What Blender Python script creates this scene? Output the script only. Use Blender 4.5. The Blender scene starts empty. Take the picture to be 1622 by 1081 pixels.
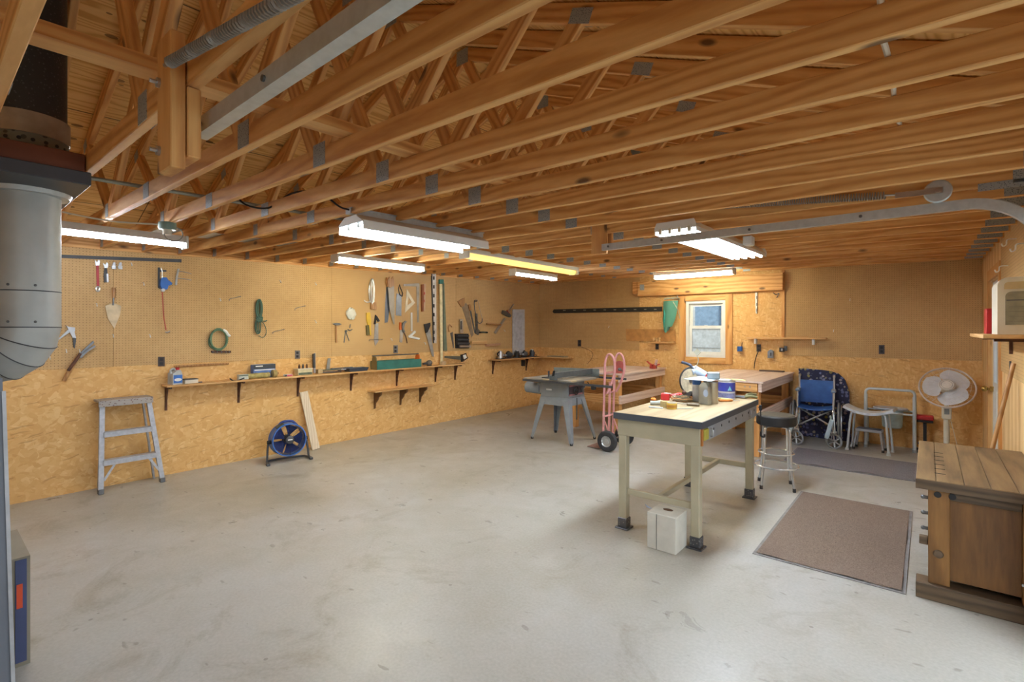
import bpy, bmesh, math, random
from mathutils import Vector as V, Matrix
random.seed(7)
SC = bpy.context.scene
COL = SC.collection
PI = math.pi

# ------------------------------------------------------------------ survey of the place
# the camera stands at the origin, 1.55 m up; +Y runs along the left wall to the back wall, +X to the garage door
FOC, U0, V0, EYE = 789.0, 811.0, 522.0, 1.55
YAW = math.radians(39.87)
FW = (-math.sin(YAW), math.cos(YAW)); RT = (math.cos(YAW), math.sin(YAW))
XL, XR, YB, YF = -6.22, 0.51, 8.33, -2.7          # left wall, right wall, back wall, front wall
def ray(u, v):
    k = (u - U0) / FOC
    return FW[0] + RT[0]*k, FW[1] + RT[1]*k, (V0 - v) / FOC
def onX(u, v, X):
    r = ray(u, v); t = X / r[0]; return V((X, r[1]*t, EYE + r[2]*t))
def onY(u, v, Y):
    r = ray(u, v); t = Y / r[1]; return V((r[0]*t, Y, EYE + r[2]*t))
def onZ(u, v, Z=0.0):
    r = ray(u, v); t = (Z - EYE) / r[2]; return V((r[0]*t, r[1]*t, Z))
def PA(u, v, off=0.0): return onX(u, v, XL + off)   # a point on the left wall
def PB(u, v, off=0.0): return onY(u, v, YB - off)   # a point on the back wall
def PR(u, v, off=0.0): return onX(u, v, XR - off)   # a point on the right wall
def zc(x, y): return 2.49 - .016*(x + 6.22) + .021*(y - 8.2)   # underside of the truss chords

# ------------------------------------------------------------------ mesh builder
class MB:
    def __init__(s): s.bm = bmesh.new()
    def box(s, c, size, rot=(0, 0, 0), bev=0.0, seg=1):
        m = Matrix.Translation(V(c)) @ Matrix.Rotation(rot[2], 4, 'Z') @ Matrix.Rotation(rot[1], 4, 'Y') @ Matrix.Rotation(rot[0], 4, 'X') @ Matrix.Diagonal((size[0], size[1], size[2], 1))
        r = bmesh.ops.create_cube(s.bm, size=1.0, matrix=m)
        if bev > 0:
            es = set(e for v in r['verts'] for e in v.link_edges)
            bmesh.ops.bevel(s.bm, geom=list(es), offset=bev, segments=seg, affect='EDGES', profile=.5)
        return s
    def bx(s, a, b, bev=0.0, seg=1):
        a, b = V(a), V(b); d = b - a
        return s.box((a + b)/2, (abs(d.x), abs(d.y), abs(d.z)), bev=bev, seg=seg)
    def bar(s, p0, p1, w, h, up=(0, 0, 1), bev=0.0):
        p0, p1 = V(p0), V(p1); x = (p1 - p0); L = x.length; x.normalize()
        up = V(up)
        if abs(x.dot(up)) > .98: up = V((0, 1, 0))
        y = up.cross(x).normalized(); z = x.cross(y)
        m = Matrix.Translation((p0 + p1)/2) @ Matrix((x, y, z)).transposed().to_4x4() @ Matrix.Diagonal((L, w, h, 1))
        r = bmesh.ops.create_cube(s.bm, size=1.0, matrix=m)
        if bev > 0:
            es = set(e for v in r['verts'] for e in v.link_edges)
            bmesh.ops.bevel(s.bm, geom=list(es), offset=bev, segments=1, affect='EDGES')
        return s
    def cyl(s, p0, p1, r, r2=None, n=16):
        p0, p1 = V(p0), V(p1); d = p1 - p0
        q = V((0, 0, 1)).rotation_difference(d.normalized()).to_matrix().to_4x4()
        bmesh.ops.create_cone(s.bm, cap_ends=True, segments=n, radius1=r, radius2=r if r2 is None else r2, depth=d.length, matrix=Matrix.Translation((p0 + p1)/2) @ q)
        return s
    def tube(s, pts, r, n=8, closed=False):
        pts = [V(p) for p in pts]
        N = len(pts)
        if N < 2: return s
        rs = r if isinstance(r, (list, tuple)) else [r]*N
        rings = []; prev = None
        for i in range(N):
            if closed: t = pts[(i+1) % N] - pts[i-1]
            else: t = pts[min(i+1, N-1)] - pts[max(i-1, 0)]
            if t.length < 1e-9: t = V((0, 0, 1))
            t.normalize()
            if prev is None:
                a = V((0, 0, 1)) if abs(t.z) < .9 else V((1, 0, 0))
                prev = t.cross(a).normalized()
            else:
                prev = prev - t*prev.dot(t)
                if prev.length < 1e-6: prev = t.orthogonal()
                prev.normalize()
            b = t.cross(prev)
            rings.append([s.bm.verts.new(pts[i] + (prev*math.cos(2*PI*k/n) + b*math.sin(2*PI*k/n))*rs[i]) for k in range(n)])
        for i in range(N if closed else N-1):
            A, B = rings[i], rings[(i+1) % N]
            for k in range(n): s.bm.faces.new((A[k], A[(k+1) % n], B[(k+1) % n], B[k]))
        if not closed:
            s.bm.faces.new(rings[0][::-1]); s.bm.faces.new(rings[-1])
        return s
    def lathe(s, prof, c=(0, 0, 0), axis=(0, 0, 1), n=28, sx=1.0, sy=1.0):
        q = V((0, 0, 1)).rotation_difference(V(axis).normalized()).to_matrix()
        c = V(c); rings = []
        for r, z in prof:
            if r < 1e-6: rings.append([s.bm.verts.new(c + q @ V((0, 0, z)))])
            else: rings.append([s.bm.verts.new(c + q @ V((r*sx*math.cos(2*PI*k/n), r*sy*math.sin(2*PI*k/n), z))) for k in range(n)])
        for A, B in zip(rings, rings[1:]):
            if len(A) == 1 and len(B) == 1: continue
            for k in range(n):
                k2 = (k+1) % n
                if len(A) == 1: s.bm.faces.new((A[0], B[k], B[k2]))
                elif len(B) == 1: s.bm.faces.new((A[k], A[k2], B[0]))
                else: s.bm.faces.new((A[k], A[k2], B[k2], B[k]))
        return s
    def torus(s, c, axis, R, r, n=36, m=8):
        q = V((0, 0, 1)).rotation_difference(V(axis).normalized()).to_matrix(); c = V(c)
        return s.tube([c + q @ V((R*math.cos(2*PI*k/n), R*math.sin(2*PI*k/n), 0)) for k in range(n)], r, m, True)
    def prism(s, pts, ext):
        pts = [V(p) for p in pts]; ext = V(ext)
        a = [s.bm.verts.new(p) for p in pts]; b = [s.bm.verts.new(p + ext) for p in pts]
        n = len(pts)
        s.bm.faces.new(a); s.bm.faces.new(b[::-1])
        for i in range(n): s.bm.faces.new((a[i], b[i], b[(i+1) % n], a[(i+1) % n]))
        return s
    def ball(s, c, r, sc=(1, 1, 1), n=16):
        bmesh.ops.create_uvsphere(s.bm, u_segments=n, v_segments=max(6, n//2), radius=r, matrix=Matrix.Translation(V(c)) @ Matrix.Diagonal((sc[0], sc[1], sc[2], 1)))
        return s
    def sheet(s, fn, nu, nv, th=0.0, closed_u=False):
        g = [[s.bm.verts.new(V(fn(i/nu, j/nv))) for j in range(nv+1)] for i in range(nu+1)]
        fs = []
        for i in range(nu):
            for j in range(nv): fs.append(s.bm.faces.new((g[i][j], g[i+1][j], g[i+1][j+1], g[i][j+1])))
        if th:
            s.bm.normal_update()
            bmesh.ops.solidify(s.bm, geom=fs, thickness=th)
        return s
    def mesh(s, name, off=None):
        bmesh.ops.recalc_face_normals(s.bm, faces=s.bm.faces)
        if off is not None:
            bmesh.ops.translate(s.bm, verts=s.bm.verts, vec=-V(off))
        me = bpy.data.meshes.new(name); s.bm.to_mesh(me); s.bm.free()
        for p in me.polygons: p.use_smooth = True
        me.set_sharp_from_angle(angle=math.radians(32))
        return me

def link(o):
    COL.objects.link(o); return o
def tags(o, label=None, cat=None, group=None, kind=None):
    if label: o['label'] = label
    if cat: o['category'] = cat
    if group: o['group'] = group
    if kind: o['kind'] = kind
    return o
def thing(name, label, cat, loc=(0, 0, 0), rz=0.0, group=None):
    o = link(bpy.data.objects.new(name, None)); o.empty_display_size = .05
    o.location = loc; o.rotation_euler = (0, 0, rz)
    return tags(o, label, cat, group)
def top(o):
    while o.parent: o = o.parent
    return o
def part(parent, name, mb, mat, world=False, label=None):
    off = top(parent).location if world else None      # world=True only on things without turn
    me = mb.mesh(name, off); me.materials.append(mat)
    o = link(bpy.data.objects.new(name, me)); o.parent = parent
    if label: o['label'] = label
    return o
def solo(name, label, cat, mb, mat, group=None, kind=None):
    vs = [v.co for v in mb.bm.verts]
    lo = V((min(v.x for v in vs), min(v.y for v in vs), min(v.z for v in vs))); hi = V((max(v.x for v in vs), max(v.y for v in vs), max(v.z for v in vs)))
    base = V(((lo.x + hi.x)/2, (lo.y + hi.y)/2, lo.z))
    me = mb.mesh(name, base); me.materials.append(mat)
    o = link(bpy.data.objects.new(name, me)); o.location = base
    return tags(o, label, cat, group, kind)
def struct(name, mb, mat, parent=None):
    me = mb.mesh(name); me.materials.append(mat)
    o = link(bpy.data.objects.new(name, me))
    if parent: o.parent = parent
    else: o['kind'] = 'structure'
    return o
def copy_tree(o, parent=None):
    c = link(o.copy()); c.parent = parent
    for ch in o.children: copy_tree(ch, c)
    return c

# ------------------------------------------------------------------ materials
def lin(c): c /= 255.0; return c/12.92 if c <= .04045 else ((c + .055)/1.055)**2.4
def S(r, g, b): return (lin(r), lin(g), lin(b), 1.0)
class NT:
    def __init__(s, name):
        s.m = bpy.data.materials.new(name); s.m.use_nodes = True
        s.t = s.m.node_tree; s.n = s.t.nodes; s.l = s.t.links
        s.bs = s.n['Principled BSDF']
    def new(s, typ, **kw):
        n = s.n.new(typ)
        for k, v in kw.items(): setattr(n, k, v)
        return n
    def to(s, a, b): s.l.new(a, b)
    def coords(s, scale=(1, 1, 1), rnd=True, space='Object'):
        tc = s.new('ShaderNodeTexCoord'); mp = s.new('ShaderNodeMapping'); mp.inputs['Scale'].default_value = scale
        out = tc.outputs[space]
        if rnd:
            oi = s.new('ShaderNodeObjectInfo'); mu = s.new('ShaderNodeMath', operation='MULTIPLY'); mu.inputs[1].default_value = 37.0
            s.to(oi.outputs['Random'], mu.inputs[0])
            ad = s.new('ShaderNodeVectorMath', operation='ADD'); s.to(out, ad.inputs[0]); s.to(mu.outputs[0], ad.inputs[1]); out = ad.outputs[0]
        s.to(out, mp.inputs['Vector']); return mp.outputs[0]
    def noise(s, vec, scale, detail=3, rough=.55, dist=0):
        n = s.new('ShaderNodeTexNoise'); n.inputs['Scale'].default_value = scale; n.inputs['Detail'].default_value = detail
        n.inputs['Roughness'].default_value = rough; n.inputs['Distortion'].default_value = dist
        if vec is not None: s.to(vec, n.inputs['Vector'])
        return n
    def ramp(s, fac, stops):
        r = s.new('ShaderNodeValToRGB'); e = r.color_ramp.elements
        while len(e) < len(stops): e.new(.5)
        for i, (p, c) in enumerate(stops): e[i].position = p; e[i].color = c
        s.to(fac, r.inputs[0]); return r.outputs[0]
    def mix(s, fac, a, b, mode='MIX'):
        n = s.new('ShaderNodeMix', data_type='RGBA', blend_type=mode)
        if isinstance(fac, (int, float)): n.inputs[0].default_value = fac
        else: s.to(fac, n.inputs[0])
        for i, x in ((6, a), (7, b)):
            if isinstance(x, tuple): n.inputs[i].default_value = x
            else: s.to(x, n.inputs[i])
        return n.outputs[2]
    def math(s, op, a, b=0.0, c=None, clamp=False):
        n = s.new('ShaderNodeMath', operation=op); n.use_clamp = clamp
        for i, x in enumerate((a, b) if c is None else (a, b, c)):
            if isinstance(x, (int, float)): n.inputs[i].default_value = x
            else: s.to(x, n.inputs[i])
        return n.outputs[0]
    def bump(s, h, strength=.2, dist=.01):
        b = s.new('ShaderNodeBump'); b.inputs['Strength'].default_value = strength; b.inputs['Distance'].default_value = dist
        s.to(h, b.inputs['Height']); s.to(b.outputs[0], s.bs.inputs['Normal'])
    def done(s, col, rough=.5, metal=0.0, spec=.5):
        if isinstance(col, tuple): s.bs.inputs['Base Color'].default_value = col
        else: s.to(col, s.bs.inputs['Base Color'])
        if isinstance(rough, (int, float)): s.bs.inputs['Roughness'].default_value = rough
        else: s.to(rough, s.bs.inputs['Roughness'])
        s.bs.inputs['Metallic'].default_value = metal
        s.bs.inputs['Specular IOR Level'].default_value = spec
        return s.m
_mc = {}
def M(rgb, rough=.5, metal=0.0, var=.18, scale=14.0, name=None):
    key = (rgb, rough, metal, var, scale)
    if key in _mc: return _mc[key]
    t = NT(name or 'finish_%d' % len(_mc)); c = S(*rgb)
    n = t.noise(t.coords(), scale, 4)
    lo = tuple(x*(1 - var) for x in c[:3]) + (1,); hi = tuple(min(1, x*(1 + var)) for x in c[:3]) + (1,)
    col = t.ramp(n.outputs['Fac'], [(.3, lo), (.7, hi)])
    _mc[key] = t.done(col, rough, metal); return _mc[key]
def WOOD(name, dark, mid, light, ax=(.16, 1, 1), ring=8.0, knots=True, rough=.6):
    t = NT(name); vec = t.coords(ax)
    nz = t.noise(vec, 2.2, 3, .5)
    ad = t.new('ShaderNodeVectorMath', operation='MULTIPLY_ADD'); t.to(nz.outputs['Color'], ad.inputs[0]); ad.inputs[1].default_value = (.34, .34, .34); t.to(vec, ad.inputs[2])
    w = t.new('ShaderNodeTexWave', wave_type='RINGS', rings_direction='X'); w.inputs['Scale'].default_value = ring; w.inputs['Distortion'].default_value = 2.5; w.inputs['Detail'].default_value = 2
    t.to(ad.outputs[0], w.inputs['Vector'])
    col = t.ramp(w.outputs['Fac'], [(.15, light), (.6, mid), (1.0, dark)])
    fine = t.noise(t.coords(tuple(a*60 for a in ax)), 1.0, 3)
    col = t.mix(.35, col, t.ramp(fine.outputs['Fac'], [(.3, dark), (.7, light)]), 'MIX')
    big = t.noise(t.coords((.8, .8, .8)), 1.5, 2)
    col = t.mix(t.math('MULTIPLY', big.outputs['Fac'], .55), col, mid)
    if knots:
        kv = t.coords(tuple(2.6 if a < .3 else 6.5 for a in ax))
        vo = t.new('ShaderNodeTexVoronoi', feature='F1'); vo.inputs['Scale'].default_value = 1.0; t.to(kv, vo.inputs['Vector'])
        k = t.ramp(vo.outputs['Distance'], [(.07, (1, 1, 1, 1)), (.15, (0, 0, 0, 1))])
        col = t.mix(t.math('MULTIPLY', k, .8), col, S(62, 34, 18))
    t.bump(w.outputs['Fac'], .08, .003)
    return t.done(col, rough)

PINE = WOOD('pine_lumber', S(178, 118, 58), S(216, 160, 92), S(232, 186, 122))
PINE_Y = WOOD('pine_lumber_lengthways', S(172, 112, 54), S(210, 152, 86), S(228, 182, 118), (1, .1, 1))
PINE_Z = WOOD('pine_lumber_upright', S(170, 110, 54), S(206, 148, 82), S(224, 176, 112), (1, 1, .1))
SHELFW = WOOD('shelf_pine', S(176, 128, 72), S(205, 160, 102), S(222, 184, 130), (1, .1, 1), 6, False)
SHELFX = WOOD('shelf_pine_crossways', S(176, 128, 72), S(205, 160, 102), S(222, 184, 130), (.1, 1, 1), 6, False)
PALE = WOOD('pale_board', S(190, 168, 138), S(212, 194, 166), S(226, 212, 190), (1, 1, .12), 8)
BROWN = WOOD('brown_stained_wood', S(58, 32, 20), S(84, 50, 32), S(104, 66, 42), (1, .15, .6), 8, False)
OLDTOP = WOOD('old_bench_top', S(78, 60, 40), S(120, 96, 66), S(146, 120, 84), (1, .1, 1), 7, False, .55)
OLDSIDE = WOOD('old_bench_side', S(84, 54, 22), S(122, 82, 36), S(146, 104, 52), (1, 1, .12), 5, False, .5)
OLDDARK = WOOD('old_bench_dark_edge', S(58, 44, 30), S(84, 66, 46), S(104, 84, 60), (.15, .3, 1), 7, False, .6)
BENCHT = WOOD('grey_pink_bench_wood', S(190, 160, 146), S(212, 188, 174), S(224, 206, 194), (1, .1, 1), 6, False)
HANDLE = WOOD('tool_handle_wood', S(128, 84, 44), S(164, 118, 70), S(186, 142, 92), (1, 1, .15), 10, False, .45)

def osb():
    t = NT('oriented_strand_board')
    v = t.coords((1, 1, 1), False)
    nz = t.noise(v, 5.0, 2)
    layers = []
    for rot, sc, seed in ((.35, (17, 17, 48), 0), (-.55, (18, 18, 54), 5.3), (1.15, (17, 17, 50), 2.1), (-.2, (10, 10, 90), 8.8), (-1.2, (19, 19, 56), 3.7)):
        mp = t.new('ShaderNodeMapping'); mp.inputs['Rotation'].default_value = (rot, rot*.9, 0); mp.inputs['Scale'].default_value = sc; mp.inputs['Location'].default_value = (seed, seed, seed)
        mp.vector_type = 'TEXTURE' if False else 'POINT'
        ad = t.new('ShaderNodeVectorMath', operation='MULTIPLY_ADD'); t.to(nz.outputs['Color'], ad.inputs[0]); ad.inputs[1].default_value = (.06, .06, .06); t.to(v, ad.inputs[2])
        vr = t.new('ShaderNodeVectorRotate', rotation_type='X_AXIS'); vr.inputs['Angle'].default_value = rot; t.to(ad.outputs[0], vr.inputs['Vector'])
        vr2 = t.new('ShaderNodeVectorRotate', rotation_type='Y_AXIS'); vr2.inputs['Angle'].default_value = rot; t.to(vr.outputs[0], vr2.inputs['Vector'])
        mp.inputs['Rotation'].default_value = (0, 0, 0); t.to(vr2.outputs[0], mp.inputs['Vector'])
        vo = t.new('ShaderNodeTexVoronoi', feature='F1'); vo.inputs['Scale'].default_value = 1.0; t.to(mp.outputs[0], vo.inputs['Vector'])
        sp = t.new('ShaderNodeSeparateColor'); t.to(vo.outputs['Color'], sp.inputs[0])
        layers.append(sp)
    def lay(i, k): return t.ramp(layers[i].outputs[k], [(0, S(208, 160, 98)), (.35, S(217, 171, 108)), (.75, S(222, 180, 118)), (1, S(234, 200, 142))])
    col = t.mix(t.math('GREATER_THAN', layers[0].outputs[2], .5), lay(0, 0), lay(1, 1))
    col = t.mix(t.math('MULTIPLY', t.math('GREATER_THAN', layers[2].outputs[2], .55), .8), col, lay(2, 0))
    col = t.mix(t.math('MULTIPLY', t.math('GREATER_THAN', layers[4].outputs[2], .6), .8), col, lay(4, 1))
    fl = t.math('GREATER_THAN', layers[3].outputs[0], .95)
    col = t.mix(t.math('MULTIPLY', fl, .4), col, S(138, 90, 44))
    big = t.noise(v, .9, 3)
    col = t.mix(t.math('MULTIPLY', big.outputs['Fac'], .5), col, S(206, 158, 94))
    t.bump(layers[0].outputs[2], .1, .002)
    return t.done(col, .6, 0, .3)
OSB = osb()

def peg(name, ax, ay):
    t = NT(name); tc = t.new('ShaderNodeTexCoord'); sx = t.new('ShaderNodeSeparateXYZ'); t.to(tc.outputs['Object'], sx.inputs[0])
    sp = .0254
    def c(o): return t.math('SUBTRACT', t.math('FRACT', t.math('DIVIDE', o, sp)), .5)
    a = c(sx.outputs[ax]); b = c(sx.outputs[ay])
    d = t.math('SQRT', t.math('ADD', t.math('MULTIPLY', a, a), t.math('MULTIPLY', b, b)))
    hole = t.math('LESS_THAN', d, .13)
    v = t.coords((1, 1, 1), False)
    n1 = t.noise(v, 1.1, 4, .6); n2 = t.noise(v, 30, 2)
    col = t.ramp(n1.outputs['Fac'], [(.25, S(178, 142, 92)), (.55, S(196, 160, 108)), (.8, S(208, 174, 122))])
    col = t.mix(.12, col, t.ramp(n2.outputs['Fac'], [(.3, S(150, 108, 58)), (.7, S(214, 176, 120))]))
    col = t.mix(t.math('MULTIPLY', hole, .85), col, S(84, 56, 28))
    return t.done(col, .55, 0, .35)
PEG_A = peg('pegboard_left', 1, 2); PEG_B = peg('pegboard_back', 0, 2)

def concrete():
    t = NT('concrete_slab'); v = t.coords((1, 1, 1), False)
    a = t.noise(v, .55, 5, .62, .4); b = t.noise(v, 3.5, 6, .65, .6); c = t.noise(v, 60, 3)
    col = t.ramp(a.outputs['Fac'], [(.32, S(146, 141, 124)), (.5, S(167, 166, 159)), (.66, S(182, 185, 186))])
    col = t.mix(t.math('MULTIPLY', b.outputs['Fac'], .6), col, S(160, 153, 138))
    st = t.noise(v, 1.7, 5, .7, 1.2)
    m = t.ramp(st.outputs['Fac'], [(.54, (0, 0, 0, 1)), (.7, (1, 1, 1, 1))])
    col = t.mix(t.math('MULTIPLY', m, .55), col, S(128, 118, 98))
    sk = t.noise(t.coords((1, 2.2, 1), False), 6.5, 2, .5, .3)
    m2 = t.ramp(sk.outputs['Fac'], [(.69, (0, 0, 0, 1)), (.73, (1, 1, 1, 1))])
    col = t.mix(t.math('MULTIPLY', m2, .55), col, S(104, 96, 84))
    vo = t.new('ShaderNodeTexVoronoi', feature='F1'); vo.inputs['Scale'].default_value = 4.2; t.to(v, vo.inputs['Vector'])
    m3 = t.math('LESS_THAN', vo.outputs['Distance'], .045)
    col = t.mix(t.math('MULTIPLY', m3, .6), col, S(96, 88, 78))
    col = t.mix(.15, col, t.ramp(c.outputs['Fac'], [(.3, S(150, 146, 134)), (.7, S(218, 216, 208))]))
    ro = t.new('ShaderNodeMapRange'); ro.inputs[1].default_value = .3; ro.inputs[2].default_value = .7; ro.inputs[3].default_value = .26; ro.inputs[4].default_value = .5
    t.to(b.outputs['Fac'], ro.inputs[0])
    t.bump(b.outputs['Fac'], .05, .01)
    return t.done(col, ro.outputs[0], 0, .5)
CONC = concrete()

def ply():
    t = NT('roof_sheathing_plywood'); v = t.coords((1, .12, 1), False)
    nz = t.noise(v, 3, 3)
    ad = t.new('ShaderNodeVectorMath', operation='MULTIPLY_ADD'); t.to(nz.outputs['Color'], ad.inputs[0]); ad.inputs[1].default_value = (.5, .5, .5); t.to(v, ad.inputs[2])
    w = t.new('ShaderNodeTexWave', wave_type='BANDS', bands_direction='X'); w.inputs['Scale'].default_value = 9; w.inputs['Distortion'].default_value = 6; w.inputs['Detail'].default_value = 2
    t.to(ad.outputs[0], w.inputs['Vector'])
    col = t.ramp(w.outputs['Fac'], [(.1, S(232, 190, 122)), (.7, S(224, 178, 108)), (1, S(204, 154, 84))])
    kn = t.new('ShaderNodeTexVoronoi', feature='F1'); kn.inputs['Scale'].default_value = 1.0; t.to(t.coords((9, 3.6, 3), False), kn.inputs['Vector'])
    k = t.math('LESS_THAN', kn.outputs['Distance'], .13)
    col = t.mix(t.math('MULTIPLY', k, .7), col, S(84, 52, 24))
    sx = t.new('ShaderNodeSeparateXYZ'); tc = t.new('ShaderNodeTexCoord'); t.to(tc.outputs['Object'], sx.inputs[0])
    fx = t.math('FRACT', t.math('DIVIDE', t.math('ADD', sx.outputs[0], 30.0), 1.15)); fy = t.math('FRACT', t.math('DIVIDE', t.math('ADD', sx.outputs[1], 30.3), 2.44))
    seam = t.math('MAXIMUM', t.math('LESS_THAN', fx, .007), t.math('LESS_THAN', fy, .003))
    col = t.mix(t.math('MULTIPLY', seam, .85), col, S(40, 26, 14))
    return t.done(col, .65, 0, .3)
PLY = ply()

def emit(name, rgb, strength):
    t = NT(name)
    t.bs.inputs['Base Color'].default_value = (.8, .8, .8, 1)
    t.bs.inputs['Emission Color'].default_value = S(*rgb); t.bs.inputs['Emission Strength'].default_value = strength
    return t.m
TUBE_W = emit('lit_tube_white', (236, 244, 255), 58)
TUBE_C = emit('lit_tube_cool', (232, 243, 255), 48)
TUBE_L = emit('lit_tube_soft_yellow', (255, 238, 176), .85)
TUBE_Y = emit('lit_tube_yellow', (255, 205, 84), .75)
TUBE_P = emit('lit_tube_pale_yellow', (255, 248, 214), 38)
def carpet(name, a, b):
    t = NT(name); v = t.coords((1, 1, 1), False)
    n = t.noise(v, 140, 3, .7); n2 = t.noise(v, 6, 3)
    col = t.ramp(n.outputs['Fac'], [(.35, a), (.65, b)])
    col = t.mix(t.math('MULTIPLY', n2.outputs['Fac'], .3), col, a)
    t.bump(n.outputs['Fac'], .5, .004)
    return t.done(col, .95, 0, .1)
MATBROWN = carpet('brown_carpet', S(92, 78, 68), S(140, 122, 108))
MATGREY = carpet('grey_carpet', S(104, 100, 104), S(146, 142, 146))
def floral():
    t = NT('dark_floral_cloth'); v = t.coords((1, 1, 1), False)
    vo = t.new('ShaderNodeTexVoronoi', feature='F1'); vo.inputs['Scale'].default_value = 19; vo.inputs['Randomness'].default_value = 1; t.to(v, vo.inputs['Vector'])
    sp = t.new('ShaderNodeSeparateColor'); t.to(vo.outputs['Color'], sp.inputs[0])
    fl = t.ramp(sp.outputs[0], [(.0, S(132, 134, 172)), (.35, S(96, 108, 160)), (.55, S(150, 140, 70)), (.8, S(170, 160, 170))])
    n = t.noise(v, 45, 2)
    m = t.math('LESS_THAN', t.math('ADD', vo.outputs['Distance'], t.math('MULTIPLY', n.outputs['Fac'], .5)), .62)
    col = t.mix(t.math('MULTIPLY', m, .8), S(54, 56, 80), fl)
    return t.done(col, .9, 0, .1)
FLORAL = floral()
def glass():
    t = NT('window_glass'); t.n.remove(t.bs)
    tr = t.new('ShaderNodeBsdfTransparent'); tr.inputs[0].default_value = (.94, .97, .97, 1)
    gl = t.new('ShaderNodeBsdfGlossy'); gl.inputs['Roughness'].default_value = .02
    fr = t.new('ShaderNodeFresnel'); fr.inputs[0].default_value = 1.45
    mx = t.new('ShaderNodeMixShader'); t.to(fr.outputs[0], mx.inputs[0]); t.to(tr.outputs[0], mx.inputs[1]); t.to(gl.outputs[0], mx.inputs[2])
    t.to(mx.outputs[0], t.n['Material Output'].inputs[0]); return t.m
GLASS = glass()
def clear(name, rgb, alpha):
    t = NT(name); n = t.noise(t.coords(), 20, 2)
    c = S(*rgb); t.to(t.ramp(n.outputs['Fac'], [(.3, tuple(x*.9 for x in c[:3]) + (1,)), (.7, c)]), t.bs.inputs['Base Color'])
    t.bs.inputs['Alpha'].default_value = alpha; t.bs.inputs['Roughness'].default_value = .3; return t.m
def speckle(name, base, spot, scale, thr, rough=.35, metal=0.0):
    t = NT(name); v = t.coords()
    vo = t.new('ShaderNodeTexVoronoi', feature='F1'); vo.inputs['Scale'].default_value = scale; t.to(v, vo.inputs['Vector'])
    n = t.noise(v, scale*1.5, 3)
    m = t.math('LESS_THAN', t.math('ADD', vo.outputs['Distance'], t.math('MULTIPLY', n.outputs['Fac'], .25)), thr)
    return t.done(t.mix(m, base, spot), rough, metal)

GALV = M((186, 192, 194), .38, .45, .1, 30, 'galvanised_steel')
PLATE = speckle('truss_plate_steel', S(158, 166, 170), S(96, 104, 110), 130, .42, .5, .15)
STEEL = M((186, 188, 190), .3, .9, .12, 20, 'bright_steel')
DSTEEL = M((112, 114, 116), .4, .8, .2, 20, 'dull_steel')
CHROME = M((212, 216, 220), .2, .7, .05, 10, 'chrome')
ALU = M((176, 178, 182), .42, .55, .2, 9, 'worn_aluminium')
BLACK = M((24, 24, 26), .6, 0, .25, 12, 'black_plastic')
DGREY = M((66, 68, 72), .5, .1, .2, 10, 'dark_grey')
RUBBER = M((44, 44, 46), .8, 0, .2, 30, 'rubber')
WHITE = M((222, 224, 222), .45, 0, .06, 6, 'white_enamel')
WHITEP = M((214, 220, 226), .4, 0, .05, 6, 'white_plastic')
CREAM = M((214, 208, 190), .5, 0, .08, 8, 'cream_plastic')
RED = M((178, 38, 40), .45, 0, .15, 12, 'red_paint')
BLUE = M((52, 104, 178), .4, 0, .12, 8, 'blue_plastic')
NAVY = M((42, 62, 128), .45, 0, .12, 8, 'navy_paint')
YELLOW = M((212, 174, 52), .45, 0, .12, 12, 'yellow_plastic')
ORANGE = M((208, 104, 34), .5, 0, .12, 12, 'orange_paint')
PINK = M((206, 146, 144), .5, .1, .12, 14, 'faded_pink_paint')
TAN = M((176, 168, 142), .45, .1, .1, 5, 'tan_machine_paint')
SAWGREY = M((138, 146, 154), .42, .2, .12, 8, 'blue_grey_machine_paint')
GREEN = M((46, 106, 96), .5, 0, .2, 8, 'green_paint')
OLIVE = M((92, 104, 88), .6, 0, .2, 20, 'grey_green')
TWINE = M((72, 100, 86), .7, 0, .25, 60, 'green_cord')
BRASS = M((206, 172, 96), .25, .9, .1, 10, 'brass')
COMMODE = M((196, 206, 212), .35, .3, .06, 6, 'pale_grey_tube')
BROWNPLATE = M((66, 52, 48), .5, .1, .2, 10, 'brown_outlet_plastic')
VINYL = M((48, 92, 156), .45, 0, .2, 9, 'blue_vinyl')

# ------------------------------------------------------------------ room shell
mb = MB(); mb.bx((XL - .15, YF - .15, -.12), (XR + .15, YB + .15, 0)); struct('floor', mb, CONC)
mb = MB(); mb.bx((XR + .15, YF - 14, -.2), (22, YB + 12, -.06)); mb.bx((XL - 14, YB + .15, -.2), (XR + .15, YB + 14, -.06))
struct('bounce_ground', mb, M((150, 150, 146), .9, 0, .12, 2, 'bounce_ground_grey'))  # unseen outdoor ground, added wide to bounce daylight into the room

SEAM_L = 1.18
mb = MB(); mb.bx((XL - .12, YF, 0), (XL, YB, SEAM_L)); mb.bx((XL - .12, YF, SEAM_L), (XL - .004, YB, 2.9)); wl = struct('wall_left', mb, OSB)
mb = MB()
def wtop(y): return zc(XL, y) - .01
ys = [YF, -1.3, .07, 1.26, 3.66, 6.06, 6.06 + 2.2, YB]
for a, b in ((YF, -.9), (-.9, 1.26), (1.26, 3.62), (3.62, 5.94), (5.94, YB - .004)):
    mb.prism([(XL - .004, a + .0015, SEAM_L), (XL - .004, b - .0015, SEAM_L), (XL - .004, b - .0015, wtop(b)), (XL - .004, a + .0015, wtop(a))], (.009, 0, 0))
struct('pegboard', mb, PEG_A, wl)
mb = MB(); mb.prism([(XL - .004, YF, wtop(YF)), (XL - .004, YB - .004, wtop(YB)), (XL - .004, YB - .004, wtop(YB) + .24), (XL - .004, YF, wtop(YF) + .24)], (.02, 0, 0))
struct('top_plate', mb, PINE_Y, wl)

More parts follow.
